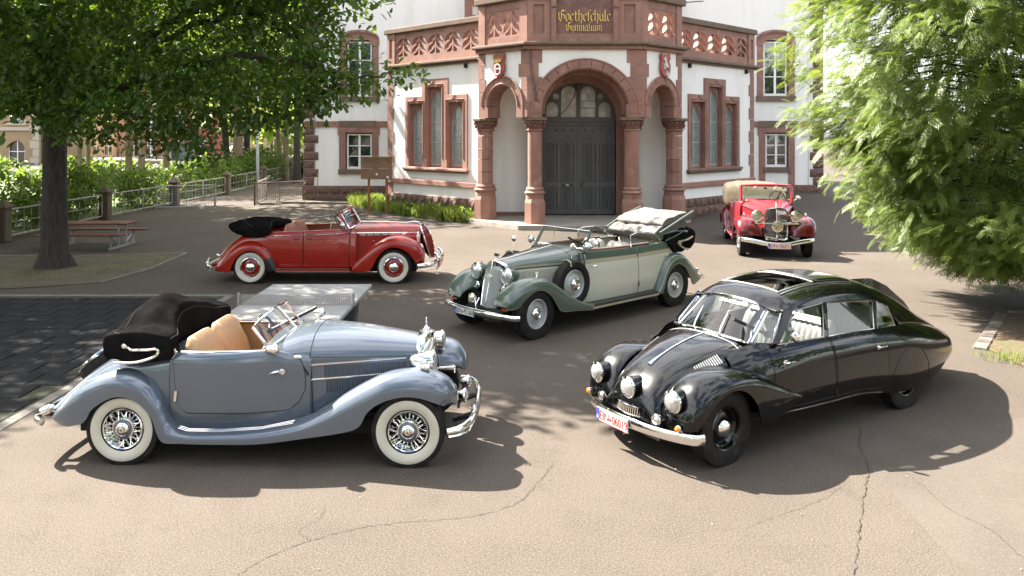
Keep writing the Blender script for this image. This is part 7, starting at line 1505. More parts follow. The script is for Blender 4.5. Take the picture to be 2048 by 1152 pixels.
# ================================================================ YARD FURNITURE
MT['concrete'] = mat('terrazzo_concrete', (0.2232, 0.2201, 0.2108), 0.75, c2=(0.2728, 0.2666, 0.2573), scale=3, c3=(0.1364, 0.1333, 0.1302), s3=70, bump=0.1, bscale=90)
MT['concrete_d'] = mat('dark_concrete', (0.06, 0.06, 0.06), 0.85, c2=(0.084, 0.084, 0.081), scale=6)
MT['net_steel'] = mat('net_steel', (0.30, 0.28, 0.27), 0.55, 0.5)
MT['bench_wood'] = mat('red_brown_planks', (0.1581, 0.04464, 0.0279), 0.55, c2=(0.1023, 0.03162, 0.02232), scale=3, stretch=(1, 9, 9))
MT['board_wood'] = mat('weathered_board', (0.24, 0.138, 0.078), 0.8, c2=(0.162, 0.096, 0.0576), scale=2.5, stretch=(1.2, 8, 14), bump=0.2)
MT['post_wood'] = mat('orange_post_wood', (0.288, 0.12, 0.04), 0.7, c2=(0.208, 0.08, 0.028), scale=3, stretch=(10, 10, 1))
MT['mossy_stone'] = mat('mossy_sandstone', (0.105, 0.07, 0.049), 0.95, c2=(0.063, 0.0525, 0.035), scale=4, c3=(0.07, 0.077, 0.0315), s3=3, bump=0.5, bscale=25, bdist=0.02)
MT['old_pipe'] = mat('weathered_pipe', (0.3094, 0.2912, 0.2639), 0.7, 0.2, c2=(0.1456, 0.1183, 0.091), scale=5)
MT['brown_pipe'] = mat('brown_pipe', (0.06, 0.03, 0.022), 0.6)
t = empty('table_tennis_table', (-3.2, 11.85, 0)); tag(t, 'grey concrete table tennis table with perforated steel net behind the blue car', 'table')
MB().box((0, 0, .725), (1.68, 3.3, .07), bev=.015).obj('table_top', 'concrete', t, smooth=30)
for y in (-.7, .85):
    m = MB().slab([[(-.70, 0), (.70, 0), (.76, .688), (-.76, .688)]], lambda u, z, d: Vector((u, y + d, z)), -.14, .14); m.obj('leg', 'concrete_d', t, smooth=0, bev=.02)
m = MB()
for k in range(7): m.box((0, 0, .775 + k * .0225), (1.64, .006, .009))
for k in range(59): m.box((-.812 + k * .028, 0, .8425), (.011, .0065, .135))
n_ = m.obj('net', 'net_steel', t, smooth=0); n_['kind'] = 'stuff'
for x in (-.85, .85): MB().box((x, 0, .84), (.03, .05, .2), bev=.005).obj('net_post', 'net_steel', t, smooth=0)
t = empty('picnic_table', (-12.3, 23.3, 0)); tag(t, 'picnic table with red brown planks and grey metal legs beside the oak', 'picnic table')
for y in (-.29, -.1, .1, .29): MB().box((0, y, .70), (2.5, .165, .045), bev=.008).obj('top_plank', 'bench_wood', t, smooth=30)
for y in (-.74, .74):
    for k in (-.085, .085): MB().box((.1, y + k, .43), (2.5, .15, .045), bev=.008).obj('seat_plank', 'bench_wood', t, smooth=30)
for x in (-.85, .95):
    MB().box((x, 0, .03), (.06, 1.5, .06)).box((x, -.22, .35), (.05, .05, .64)).box((x, .22, .35), (.05, .05, .64)).box((x, 0, .655), (.05, .7, .04)).obj('leg_frame', 'iron', t, smooth=0)
    for y in (-.74, .74): MB().tube([(x, math.copysign(.66, y), .05), (x, y, .41)], .028, 6).tube([(x, math.copysign(.22, y), .12), (x, y, .40)], .02, 6).obj('seat_bracket', 'iron', t)
# railing with stone pillars
t = empty('yard_railing', (-15.4, 24.2, 0)); tag(t, 'old pipe railing between mossy stone pillars along the hedge', 'railing')
PP = [(-15.3, 18.0), (-15.4, 24.2), (-15.5, 30.5), (-15.35, 36.4), (-15.3, 42.9), (-15.7, 50.5), (-16.1, 58)]
rl = lambda p: (p[0] + 15.4, p[1] - 24.2)
for p in PP:
    x, y = rl(p); o = MB().box((x, y, .52), (.36, .36, 1.04), bev=.03).obj('pillar', 'mossy_stone', t, smooth=0)
    c = MB().box((x, y, 1.07), (.44, .44, .09), bev=.02); k = len(c.v); c.add([(x - .2, y - .2, 1.11), (x + .2, y - .2, 1.11), (x + .2, y + .2, 1.11), (x - .2, y + .2, 1.11), (x, y, 1.34)], [(0, 1, 4), (1, 2, 4), (2, 3, 4), (3, 0, 4)]); c.obj('pillar_cap', 'mossy_stone', o, smooth=0)
for a, b in zip(PP[:-1], PP[1:]):
    a = Vector(rl(a)); b = Vector(rl(b)); d = (b - a).normalized(); a = a + d * .26; b = b - d * .26; L_ = (b - a).length
    q_ = lambda s_, z: (a.x + (b.x - a.x) * s_, a.y + (b.y - a.y) * s_, z)
    for half in (0, 1):
        s0, s1 = (.0, .495) if half == 0 else (.505, 1.0)
        MB().tube([q_(s0, .22), q_(s0, .92), q_(s0 + .008, .97), q_(s1 - .008, .97), q_(s1, .92), q_(s1, .22), q_(s1 - .008, .17), q_(s0 + .008, .17)], .028, 6, close=True).obj('panel_frame', 'old_pipe', t)
        MB().tube([q_(s0, .57), q_(s1, .57)], .013, 5).obj('mid_rail', 'old_pipe', t)
        for k in range(1, 7): s_ = s0 + (s1 - s0) * k / 7; MB().tube([q_(s_, .17), q_(s_, .97)], .013, 5).obj('bar', 'old_pipe', t)
def mesh_panel(name, label, a, b, h, frame, z0=.08, r=.028, cat='gate', step=.11):
    t = empty(name, (a[0], a[1], 0)); tag(t, label, cat); d = Vector((b[0] - a[0], b[1] - a[1])); q_ = lambda s_, z: (d.x * s_, d.y * s_, z)
    MB().tube([q_(0, z0), q_(1, z0), q_(1, h), q_(0, h)], r, 6, close=True).obj('frame', frame, t)
    for s_ in (0, 1): MB().tube([q_(s_ + (-.02 if s_ == 0 else .02), 0), q_(s_ + (-.02 if s_ == 0 else .02), h + .06)], r * 1.4, 8).obj('post', frame, t)
    MB().tube([q_(.5, z0), q_(.5, h)], r * .6, 6).obj('stile', frame, t)
    m = MB(); n = int(d.length / step)
    for k in range(1, n): m.tube([q_(k / n, z0), q_(k / n, h)], .005, 4, cap=False)
    for k in range(1, int((h - z0) / step)): m.tube([q_(0, z0 + k * step), q_(1, z0 + k * step)], .005, 4, cap=False)
    o = m.obj('wire_mesh', frame, t); o['kind'] = 'stuff'
mesh_panel('mesh_gate', 'open grey pipe gate with wire mesh in front of the railing', (-15.45, 34.9), (-13.25, 35.6), 1.0, 'iron')
mesh_panel('mesh_fence', 'low brown wire mesh fence by the corner of the school', (-11.7, 36.5), (-10.05, 38.4), 1.02, 'brown_pipe', cat='fence')
mesh_panel('side_gate', 'slim grey pipe gate standing open behind the brown mesh fence', (-11.85, 37.2), (-12.3, 40.0), 1.05, 'old_pipe')
t = empty('lamp_post', (-15.9, 50.0, 0)); tag(t, 'tall slender grey lamp post rising into the leaves', 'lamp post')
MB().tube([(0, 0, 0), (0, 0, 1.2), (0, 0, 7.4)], [.11, .10, .06], 10).obj('post', 'iron', t); MB().tube([(0, 0, 7.3), (.1, -.3, 7.6), (.3, -1.2, 7.75)], .035, 6).obj('arm', 'iron', t); MB().box((.36, -1.5, 7.74), (.22, .6, .12), bev=.04).obj('lamp_head', 'iron', t, smooth=30)
t = empty('notice_board', (-5.52, 32.6, .1), R(-14)); tag(t, 'weathered wooden notice board on two orange posts in front of the school', 'notice board')
for k in range(2): MB().box((0, 0, 1.33 + .224 + k * .448), (1.36, .04, .438), bev=.006).obj('board_plank', 'board_wood', t, smooth=30)
for x in (-.36, .42): MB().box((x, .06, .72), (.09, .07, 1.6), bev=.008).obj('post', 'post_wood', t, smooth=30)
MB().box((0, .0, 2.24), (1.42, .09, .03)).obj('top_strip', 'board_wood', t, smooth=0)
for x, z in ((0.02, 1.54), (.5, 1.43)): MB().box((x, -.03, z), (.08, .012, .085)).obj('white_note', 'winframe', t, smooth=0)
m = MB(); rn = random.Random(4)
for row, z in enumerate((2.12, 2.0)):
    x = -.55 if row == 0 else -.4
    while x < (.45 if row == 0 else .2): w = rn.uniform(.02, .06); m.box((x, -.0215, z + rn.uniform(-.01, .01)), (w, .002, rn.uniform(.02, .055))); x += w + rn.uniform(.015, .05)
m.tube([(.52 + .05 * math.cos(a), -.021, 2.12 + .05 * math.sin(a)) for a in np.linspace(0, 6.283, 14, endpoint=False)], .008, 4, close=True)
for k in range(5): m.box((.42 + k * .05, -.0215, 2.02), (.03, .002, .04))
m.obj('faded_lettering', mat('faded_ink', (.09, .05, .03), .9), t, smooth=0)
# ================================================================ VEGETATION
def inst(name, bv, bf, pos, rot, scl, material, parent=None, smooth=False):
    bv = np.asarray(bv, float); N = len(pos); n = len(bv)
    V = (np.einsum('nij,kj->nki', rot, bv) * np.asarray(scl).reshape(-1, 1, 1) + np.asarray(pos)[:, None, :]).reshape(-1, 3)
    lt = np.array([len(f) for f in bf]); li = np.concatenate([np.array(f) for f in bf]); Lp = len(li)
    loops = (li[None, :] + (np.arange(N) * n)[:, None]).ravel(); tot = np.tile(lt, N); st = np.concatenate([[0], np.cumsum(tot)[:-1]])
    me = bpy.data.meshes.new(name); me.vertices.add(N * n); me.vertices.foreach_set('co', V.ravel().astype(np.float32))
    me.loops.add(len(loops)); me.loops.foreach_set('vertex_index', loops.astype(np.int32)); me.polygons.add(len(tot)); me.polygons.foreach_set('loop_start', st.astype(np.int32)); me.polygons.foreach_set('loop_total', tot.astype(np.int32))
    me.update(calc_edges=True); me.materials.append(MT[material] if isinstance(material, str) else material)
    o = bpy.data.objects.new(name, me); COL.objects.link(o)
    if parent is not None: o.parent = parent
    return o
def basis(fwd, up):
    f = fwd / np.linalg.norm(fwd, axis=1, keepdims=True); s = np.cross(f, up); s /= np.linalg.norm(s, axis=1, keepdims=True) + 1e-9; u = np.cross(s, f)
    return np.stack([s, f, u], axis=2)      # columns: local x, y, z
RG = np.random.default_rng(11)
def rdir(n): v = RG.normal(size=(n, 3)); return v / np.linalg.norm(v, axis=1, keepdims=True)
OAKLEAF = ([(0, 0, 0), (-.13, .14, .03), (-.09, .25, .02), (-.27, .42, .07), (-.17, .54, .04), (-.26, .72, .05), (0, 1.0, -.04), (.26, .72, .05), (.17, .54, .04), (.27, .42, .07), (.09, .25, .02), (.13, .14, .03), (0, .5, -.02)],
           [(0, 12, 2, 1), (2, 12, 4, 3), (4, 12, 6, 5), (6, 12, 8, 7), (8, 12, 10, 9), (10, 12, 0, 11)])
LEAF = ([(0, 0, 0), (-.26, .35, .05), (-.2, .7, .03), (0, 1, -.06), (.2, .7, .03), (.26, .35, .05), (0, .5, -.02)], [(0, 6, 2, 1), (2, 6, 4, 3), (4, 6, 0, 5)][:3])
MT['oak_leaf'] = leafmat('oak_leaf', (0.026, 0.058, 0.011), (0.062, 0.115, 0.021), (0.16, 0.27, 0.02), 0.40, 0.5)
MT['light_leaf'] = leafmat('light_leaf', (0.1033, 0.1702, 0.03644), (0.1823, 0.2674, 0.06076), (0.4374, 0.5588, 0.08506), 0.45, 0.5)
MT['hedge_leaf'] = leafmat('hedge_leaf', (0.03991, 0.07983, 0.01255), (0.07413, 0.1198, 0.01996), (0.1939, 0.2851, 0.02851), 0.42, 0.5)
MT['conifer_leaf'] = leafmat('conifer_leaf', (0.0775, 0.1279, 0.02325), (0.155, 0.2093, 0.05037), (0.279, 0.3565, 0.05425), 0.34, 0.45, scale=.8)
MT['grass_leaf'] = leafmat('grass_leaf', (0.099, 0.153, 0.027), (0.18, 0.225, 0.054), (0.306, 0.378, 0.063), 0.35, 0.6)
MT['dry_leaf'] = mat('russet_foliage', (0.2, 0.085, 0.035), 0.8, c2=(0.12, 0.05, 0.025), scale=4)
MT['bark'] = mat('oak_bark', (0.0525, 0.0434, 0.035), 0.95, c2=(0.0245, 0.0203, 0.0168), scale=3.5, stretch=(5, 5, .9), bump=0.9, bscale=9, bdist=0.03)
MT['bark_l'] = mat('pale_bark', (0.231, 0.1733, 0.1207), 0.95, c2=(0.1365, 0.09975, 0.06825), scale=3, stretch=(4, 4, .8), bump=0.6, bscale=10)
def P3(px, py, y): return np.array(((px - 1024) * y / 1600, y, 3.3 - (py - 267) * y / 1600))
def leaves(name, blobs, size, per, base, material, parent=None, shell=.55, droop=.25, origin=None, cl=9, csz=.28):
    # blobs: (centre, radius or (rx,ry,rz), relative density); clusters of leaves on little twigs
    Pn, Dn = [], []
    for c, r, k in blobs:
        r3 = np.array((r, r, r) if np.isscalar(r) else r, float); n = max(4, int(per * k * (r3[0] * r3[1] * r3[2]) ** (2 / 3)))
        d = rdir(n); rad = (RG.uniform(shell, 1, n) ** .7) * RG.uniform(.82, 1.08, n); Pn.append(np.asarray(c) + d * r3 * rad[:, None]); Dn.append(d)
    C = np.concatenate(Pn); D = np.concatenate(Dn); n = len(C)
    pos = np.repeat(C, cl, 0) + RG.normal(size=(n * cl, 3)) * csz * np.array((1, 1, .55)); fw = np.repeat(D, cl, 0) * .5 + rdir(n * cl) * .8; fw[:, 2] -= droop
    up = np.tile(np.array((0, 0, 1.0)), (n * cl, 1)) + rdir(n * cl) * .55
    if origin is not None: pos = pos - np.asarray(origin)
    return inst(name, base[0], base[1], pos, basis(fw, up), size * RG.uniform(.65, 1.25, n * cl), material, parent)
# ---- the oak
OK_ = np.array((-11.3, 19.75, 0.0)); t = empty('oak_tree', tuple(OK_)); tag(t, 'old oak with thick furrowed trunk and dark spreading crown at the yard edge', 'tree')
m = MB(); prof = [(0, .46), (.12, .40), (.35, .335), (.8, .30), (1.6, .275), (2.6, .262), (3.6, .255), (5, .23), (7, .17), (9.5, .09)]
rows = []
for k, (z, r) in enumerate(prof):
    rows.append([((r * (1 + .05 * math.sin(5 * a + z) + .035 * math.sin(11 * a + 2 * z) + (.16 * max(0, math.sin(4 * a + .6)) if z < .2 else 0))) * math.cos(a) + .03 * z * .3, r * (1 + .05 * math.sin(5 * a + z)) * math.sin(a), z - (.05 if k == 0 else 0)) for a in np.linspace(0, 2 * math.pi, 28, endpoint=False)])
trunk = m.grid(rows, cv=True).obj('trunk', 'bark', t, smooth=60)
def limb(pts, r0, r1, name='limb', par=t, mt='bark'):
    P = cr(np.array([np.asarray(p) - OK_ if par is t else p for p in pts], float), len(pts) * 6); n = len(P); P[2:-1] += RG.normal(size=(n - 3, 3)) * .035
    return MB().tube([tuple(p) for p in P], [r0 + (r1 - r0) * i / (n - 1) for i in range(n)], 8).obj(name, mt, par)
limb([(-11.3, 19.7, 3.5), P3(250, 110, 18.8), P3(330, 50, 18.2), P3(430, 5, 17.8), P3(560, -60, 17.5)], .15, .05)
limb([(-11.3, 19.7, 3.3), P3(210, 190, 18.6), P3(330, 150, 17.6), P3(480, 110, 17), P3(600, 130, 16.6), P3(700, 150, 16.4), P3(790, 150, 16.3)], .12, .012)
limb([(-11.3, 19.7, 3.2), P3(60, 190, 19), P3(0, 150, 18.5), P3(-120, 90, 18)], .12, .05)
limb([(-11.3, 19.7, 3.1), P3(180, 225, 18.5), P3(290, 235, 17.5), P3(370, 270, 16.8), P3(415, 300, 16.5)], .06, .01)
limb([(-11.3, 19.7, 4.5), P3(450, 30, 18), P3(560, 60, 17.2), P3(640, 110, 17)], .09, .02)
limb([(-11.3, 19.7, 5.5), (-8.5, 17, 8), (-6.3, 15.6, 8.5)], .12, .04); limb([(-11.3, 19.7, 5), (-13.5, 18, 8), (-15, 17, 9)], .12, .04); limb([(-11.3, 19.7, 6), (-10.5, 22, 9), (-9, 23.5, 10)], .1, .03)
B_ = [(P3(px, py, y), r, k) for px, py, y, r, k in [(-40, 40, 19, 2.3, 1), (110, 30, 19.5, 2.2, 1), (250, 60, 18.2, 1.9, 1), (380, 70, 17.6, 1.7, 1.1), (480, 60, 18, 1.7, 1.1), (575, 60, 17.6, 1.05, 1.2), (20, 130, 18, 1.3, 1.1), (100, 165, 17.8, 1.15, 1.2), (190, 190, 17.4, 1.0, 1.2), (280, 180, 17, 1.05, 1.2), (370, 185, 16.8, 1.0, 1.2), (450, 165, 16.9, 1.15, 1.2), (540, 160, 16.8, 1.1, 1.2), (610, 150, 16.6, .85, 1.3), (655, 180, 16.5, .5, 1.4), (690, 150, 16.4, .55, 1.4), (735, 165, 16.3, .35, 1.6), (790, 150, 16.2, .2, 2.2), (815, 148, 16.2, .09, 3), (130, 235, 17.5, .55, 1.4), (60, 200, 18, .6, 1.3), (250, 240, 17, .55, 1.3), (330, 250, 16.6, .5, 1.3), (405, 290, 16.5, .38, 1.6), (430, 312, 16.5, .18, 2), (380, 275, 16.6, .3, 1.5), (510, 215, 16.8, .6, 1.3), (590, 205, 16.6, .5, 1.4), (640, 215, 16.5, .25, 1.6), (635, 95, 17, .6, 1.3), (690, 110, 16.8, .35, 1.4), (560, -40, 17.5, 1.2, 1), (640, 30, 17.5, .5, 1.3), (205, 250, 17.2, .35, 1.4), (300, 290, 16.8, .28, 1.3), (345, 285, 16.8, .22, 1.3)]]
NV_ = len(B_); B_ += [((-10.5, 19.5, 9), 4.2, 1.5), ((-6.4, 17.2, 8.6), 2.8, 2.2), ((-5.8, 15.8, 8.0), 2.2, 2.4), ((-14, 18.5, 8.5), 3.6, 1.6), ((-9.5, 17.2, 8.0), 2.6, 1.6), ((-4.0, 17.6, 7.4), 1.6, 2.2), ((-12, 23, 8.5), 3.0, .5), ((-16, 21, 7.5), 3, .7), ((-16, 15.6, 8.3), 2.9, 2.2)]
leaves('upper_foliage', B_[NV_:], .23, 24, OAKLEAF, 'oak_leaf', t, origin=OK_, cl=10, csz=.3)
fol = leaves('foliage', B_[:NV_], .165, 46, OAKLEAF, 'oak_leaf', t, origin=OK_, cl=12, csz=.2)
# ---- trees beyond the railings
def small_tree(label, name,  x, y, h, r, trunk_r, seed, crown, mt='light_leaf', group='trees beyond the railings', lean=0.0, bark='bark_l', src=None, dens=11):
    t = empty(name, (x, y, 0)); tag(t, label, 'tree', group)
    rn = random.Random(seed); pts = [(0, 0, -.1), (lean * .3, 0, h * .25), (lean * .7 + rn.uniform(-.1, .1), rn.uniform(-.1, .1), h * .5), (lean, 0, h * .78)]
    MB().tube([tuple(p) for p in cr(np.array(pts), 12)], [trunk_r * (1.25 if i == 0 else 1 - .05 * i) for i in range(12)], 10).obj('trunk', bark, t)
    if src is not None: o = link_copy(src, t); o.rotation_euler = (0, 0, rn.uniform(0, 6)); return t, o
    bl = [((lean + rn.uniform(-r, r) * .7, rn.uniform(-r, r) * .7, h * crown + rn.uniform(-.15, .8) * (h * (1 - crown))), r * rn.uniform(.4, .62), 1) for _ in range(13)]
    for c, rr, _ in bl[:5]: MB().tube([(lean * .7, 0, h * .5), ((c[0] + lean) * .5, c[1] * .5, (h * .5 + c[2]) * .52), c], [trunk_r * .45, trunk_r * .3, .02], 6).obj('limb', bark, t)
    return t, leaves('foliage', bl, .34 if dens < 12 else .46, dens, LEAF, mt, t, cl=7, csz=.4, shell=.3)
TR = [(158, 50, .30, 'grey'), (176, 56, .26, 'pale'), (258, 52, .36, 'ivy'), (283, 50, .34, 'pale'), (332, 60, .40, 'pale'), (394, 66, .42, 'short'), (458, 57, .40, 'dark'), (476, 55, .56, 'broad pale'), (490, 58, .42, 'dark'), (563, 60, .32, 'slim'), (572, 56, .34, 'dark'), (594, 53, .38, 'dark')]
lab = ['slim grey tree trunk just right of the oak', 'pale slender trunk second right of the oak', 'trunk in the leaves before the red brick house', 'pale trunk left of the brick house flagpole', 'pale brown trunk at the red brick house corner', 'shorter brown trunk beside the pale street', 'dark trunk at the left of the triple group', 'broad pale trunk in the middle of the triple group', 'dark trunk at the right of the triple group', 'slim leaning trunk right of the lamp post', 'second trunk right of the lamp post', 'dark trunk nearest the corner of the school']
src = None
for i, (px, y, r, k) in enumerate(TR):
    x = (px - 1024) * y / 1600; r *= .66
    tt, o = small_tree(lab[i], 'street_tree', x, y, 15 + (i * 37 % 5), 4.2, r, i, .48, lean=(-1.2 if i in (6, 9) else .6 if i == 8 else 0), bark='bark_l' if i not in (6, 8, 11) else 'bark', src=src if i % 3 else None)
    if i % 3 == 0: src = o
for x, y, h, lb in ((-20.5, 25.5, 14, 'shade tree over the railing, out to the left'), (-22, 31, 15, 'tall shade tree over the hedge'), (-19.8, 35, 15, 'shade tree behind the oak trunk'), (-19.6, 17.6, 11, 'shade tree at the left end of the yard')):
    tt, o = small_tree(lb, 'shade_tree', x, y, h, 6.0 if h > 12 else 4, .32, int(-x * 10), .5, bark='bark', mt='oak_leaf', dens=15)
# russet hanging bit near the lamp post
# ---- hedge of shrubs behind the railing
rn = random.Random(9); k = 0; hs = None
hl = ['bright leafy shrub behind the railing left of the oak', 'big sunlit shrub behind the railing at the far left', 'leafy green shrub behind the railing right of the oak', 'tall green shrub over the first pillar right of the oak', 'green shrub behind the second pillar right of the oak', 'low bright shrub behind the open mesh gate', 'bright shrub behind the third pillar', 'green shrub in front of the triple tree group', 'green shrub right of the triple tree group', 'green shrub behind the lamp post', 'shrub nearest the corner of the school']
for i, (x, y, h, r) in enumerate([(-17.4, 25.5, 2.0, 1.6), (-17.2, 22.5, 2.3, 1.7), (-17.3, 29, 1.9, 1.7), (-17.4, 32.5, 2.1, 1.8), (-17.3, 36.5, 1.7, 1.8), (-17.4, 40.5, 1.5, 1.9), (-17.5, 44.5, 1.6, 2.0), (-17.6, 48.5, 1.7, 2.1), (-17.8, 53, 1.9, 2.3), (-17.2, 58, 2.2, 2.4), (-15.6, 61, 2.4, 2.4)]):
    t = empty('shrub', (x, y, 0)); tag(t, hl[i], 'shrub', 'shrubs behind the railing')
    m = MB()
    for _ in range(7): a = rn.uniform(0, 6.28); m.tube([(0, 0, 0), (r * .3 * math.cos(a), r * .3 * math.sin(a), h * .5), (r * .6 * math.cos(a), r * .6 * math.sin(a), h * .85)], [.03, .02, .008], 5)
    o = m.obj('stems', 'bark', t); o['kind'] = 'stuff'
    leaves('foliage', [((rn.uniform(-1, 1) * r * .5, rn.uniform(-1, 1) * r * .75, h * rn.uniform(.25, .75)), (r * .55, r * .6, h * .38), 1.0) for _ in range(6)], .19 if y < 40 else .24, 85 if y < 40 else 55, LEAF, 'hedge_leaf', t, cl=6, csz=.22, shell=.35)
# ---- the conifer
CC = np.array((10.1, 15.0, 0)); t = empty('conifer_tree', tuple(CC)); tag(t, 'huge bright green conifer with feathery drooping sprays overhanging the yard', 'tree')
MB().tube([(0, 0, -.1), (0, 0, .6), (.05, 0, 3), (0, 0, 8), (0, 0, 13)], [.42, .33, .28, .18, .04], 12).obj('trunk', 'bark', t)
rz_ = lambda z: np.interp(z, [.5, .9, 1.4, 2.1, 2.9, 3.8, 5, 6.5, 8, 10, 12, 13.6], [.6, 2.1, 2.9, 3.4, 3.75, 4.0, 4.3, 4.45, 4.2, 3.1, 1.5, .2])
fr_v = [(0, 0, 0)]; fr_f = []
def frond():
    v = []; f = []
    def q_(a, b, w, quad=False):
        a = Vector(a); b = Vector(b); d = (b - a); n_ = Vector((-d.y, d.x, 0)).normalized() * w; k = len(v)
        if quad: v.extend([tuple(a - n_), tuple(a + n_), tuple(b + n_ * .6), tuple(b - n_ * .6)]); f.append((k, k + 1, k + 2, k + 3))
        else: v.extend([tuple(a - n_), tuple(a + n_), tuple(b)]); f.append((k, k + 1, k + 2))
    z = lambda y: -.28 * y * y
    q_((0, 0, 0), (0, .5, z(.5)), .016, True); q_((0, .5, z(.5)), (0, 1, z(1)), .02)
    for i in range(6):
        y = .08 + i * .15; L_ = .46 * (1 - abs(y - .3) * .72)
        for s_ in (-1, 1):
            a = (0, y, z(y)); e = (s_ * L_ * .62, y + L_ * .80, z(y) - .03 - .2 * L_); q_(a, e, .024)
            if i < 5:
                mid = Vector(a).lerp(Vector(e), .5); q_(mid, (mid.x + s_ * .015, mid.y + L_ * .46, mid.z - .05), .018); i < 2 and q_(mid, (mid.x + s_ * L_ * .36, mid.y + L_ * .14, mid.z - .05), .017)
    return v, f
FV, FF = frond()
nb = 1950; zb = RG.uniform(.55, 1, nb) * 0 + np.interp(RG.uniform(0, 1, nb), [0, .12, .55, .85, 1], [.8, 1.6, 4.5, 7.5, 13.2]); ab = RG.uniform(0, 2 * math.pi, nb)
lump = 1 + .10 * np.sin(ab * 7 + zb * 1.7) + .08 * np.sin(ab * 13 - zb * 3.1); rb_ = rz_(zb) * lump * RG.uniform(.80, 1.06, nb)
# hollow in the crown on the viewer's side
ang = (ab - math.radians(-129) + math.pi) % (2 * math.pi) - math.pi
hol = (np.abs(ang) < .40 + .1 * np.sin(zb * 3)) & (zb > 2.0) & (zb < 4.7); keep = ~hol | (RG.uniform(0, 1, nb) < .07); rb_[hol] *= .72
ab, zb, rb_ = ab[keep], zb[keep], rb_[keep]; nb = len(ab)
dirb = np.stack([np.cos(ab), np.sin(ab), np.full(nb, -.12)], 1); tip = np.stack([rb_ * np.cos(ab), rb_ * np.sin(ab), zb], 1)
cl = 22; s_ = RG.uniform(0, 1, (nb, cl)); base = np.repeat(tip, cl, 0) - np.repeat(dirb, cl, 0) * (s_.ravel() * .75 + .05)[:, None] + RG.normal(size=(nb * cl, 3)) * .13
fw = np.repeat(dirb, cl, 0) + RG.normal(size=(nb * cl, 3)) * .42; fw[:, 2] -= .22
up = np.tile(np.array((0, 0, 1.0)), (nb * cl, 1)) + np.repeat(dirb, cl, 0) * .5 + RG.normal(size=(nb * cl, 3)) * .4
inst('foliage', FV, FF, base, basis(fw, up), RG.uniform(.20, .40, nb * cl), 'conifer_leaf', t)
m = MB()
for i in range(0, nb, 9): a = Vector(tip[i]); m.tube([(0, 0, a.z * .92 + .15), (a.x * .5, a.y * .5, a.z + .12), tuple(a * .96)], [.03, .018, .006], 4, cap=False)
o = m.obj('branches', 'bark', t); o['kind'] = 'stuff'
n = 4200; z_ = RG.uniform(.9, 9, n); a_ = RG.uniform(0, 6.283, n); r_ = rz_(z_) * RG.uniform(.2, .72, n); ps = np.stack([r_ * np.cos(a_), r_ * np.sin(a_), z_], 1)
inst('inner_foliage', FV, FF, ps, basis(rdir(n) + np.array((0, 0, -.3)), rdir(n)), RG.uniform(.4, .7, n), 'conifer_leaf', t)
n = 260; i_ = RG.integers(0, nb, n); inst('cone_sprays', LEAF[0], LEAF[1], tip[i_] * np.array((.97, .97, 1)) + RG.normal(size=(n, 3)) * .1, basis(rdir(n) - np.array((0, 0, .8)), rdir(n)), RG.uniform(.07, .14, n), 'dry_leaf', t)
# ---- grass and weeds in the wall bed
BL = ([(-.035, 0, 0), (.035, 0, 0), (.022, .1, .55), (0, .32, 1.0), (-.022, .1, .55)], [(0, 1, 2, 4), (4, 2, 3)])
def blades(name, polyline, width, n, h0, h1, label):
    P = np.array(polyline, float); seg = np.linalg.norm(np.diff(P, axis=0), axis=1); cum = np.concatenate([[0], np.cumsum(seg)]); s_ = RG.uniform(0, cum[-1], n); x = np.interp(s_, cum, P[:, 0]); y = np.interp(s_, cum, P[:, 1])
    off = RG.uniform(-1, 1, (n, 2)) * width; x = x + off[:, 0]; y = y + off[:, 1]; z = np.array([gz(a, b) for a, b in zip(x, y)]) + .01
    a = RG.uniform(0, 6.283, n); clump = .6 + .5 * np.sin(x * 3.1 + 1) * np.sin(y * 2.7) + RG.uniform(-.2, .2, n); hh = h0 + (h1 - h0) * np.clip(clump, 0, 1)
    fw = np.stack([np.cos(a), np.sin(a), np.zeros(n)], 1); o = inst(name, BL[0], BL[1], np.stack([x, y, z], 1), basis(fw, np.tile(np.array((0, 0, 1.0)), (n, 1)) + RG.normal(size=(n, 3)) * .22), hh, 'grass_leaf'); o['kind'] = 'stuff'; o['label'] = label
blades('tall_grass', [(-7.0, 36.3), (-5.6, 34.3), (-4.4, 32.7), (-3.2, 31.4), (-1.9, 30.1)], .42, 9500, .22, .62, 'tall sunlit grass and weeds along the school wall')
blades('weeds', [(-2.6, 30.6), (-1.8, 29.9)], .35, 1500, .3, .65, 'weeds against the porch step')
n = 900; s_ = RG.uniform(0, 1, n); cpos = np.stack([-5.8 + 4.2 * s_ + RG.normal(size=n) * .3, 34.4 - 4.6 * s_ + RG.normal(size=n) * .3, RG.uniform(.1, .5, n)], 1)
o = inst('broad_weeds', LEAF[0], LEAF[1], cpos, basis(rdir(n) + np.array((0, 0, .6)), np.tile(np.array((0, 0, 1.0)), (n, 1)) + rdir(n) * .4), RG.uniform(.1, .2, n), 'hedge_leaf'); o['kind'] = 'stuff'; o['label'] = 'broad leaved weeds in the planting bed'
blades('bed_grass', [(-14, 18.4), (-11, 18.2), (-9.6, 19.5), (-9.8, 21.4)], .8, 1600, .03, .10, 'sparse short grass on the oak bed')
blades('mulch_weeds', [gp(1985, 715), gp(2040, 722)], .3, 300, .05, .14, 'short weeds at the edge of the mulch bed')
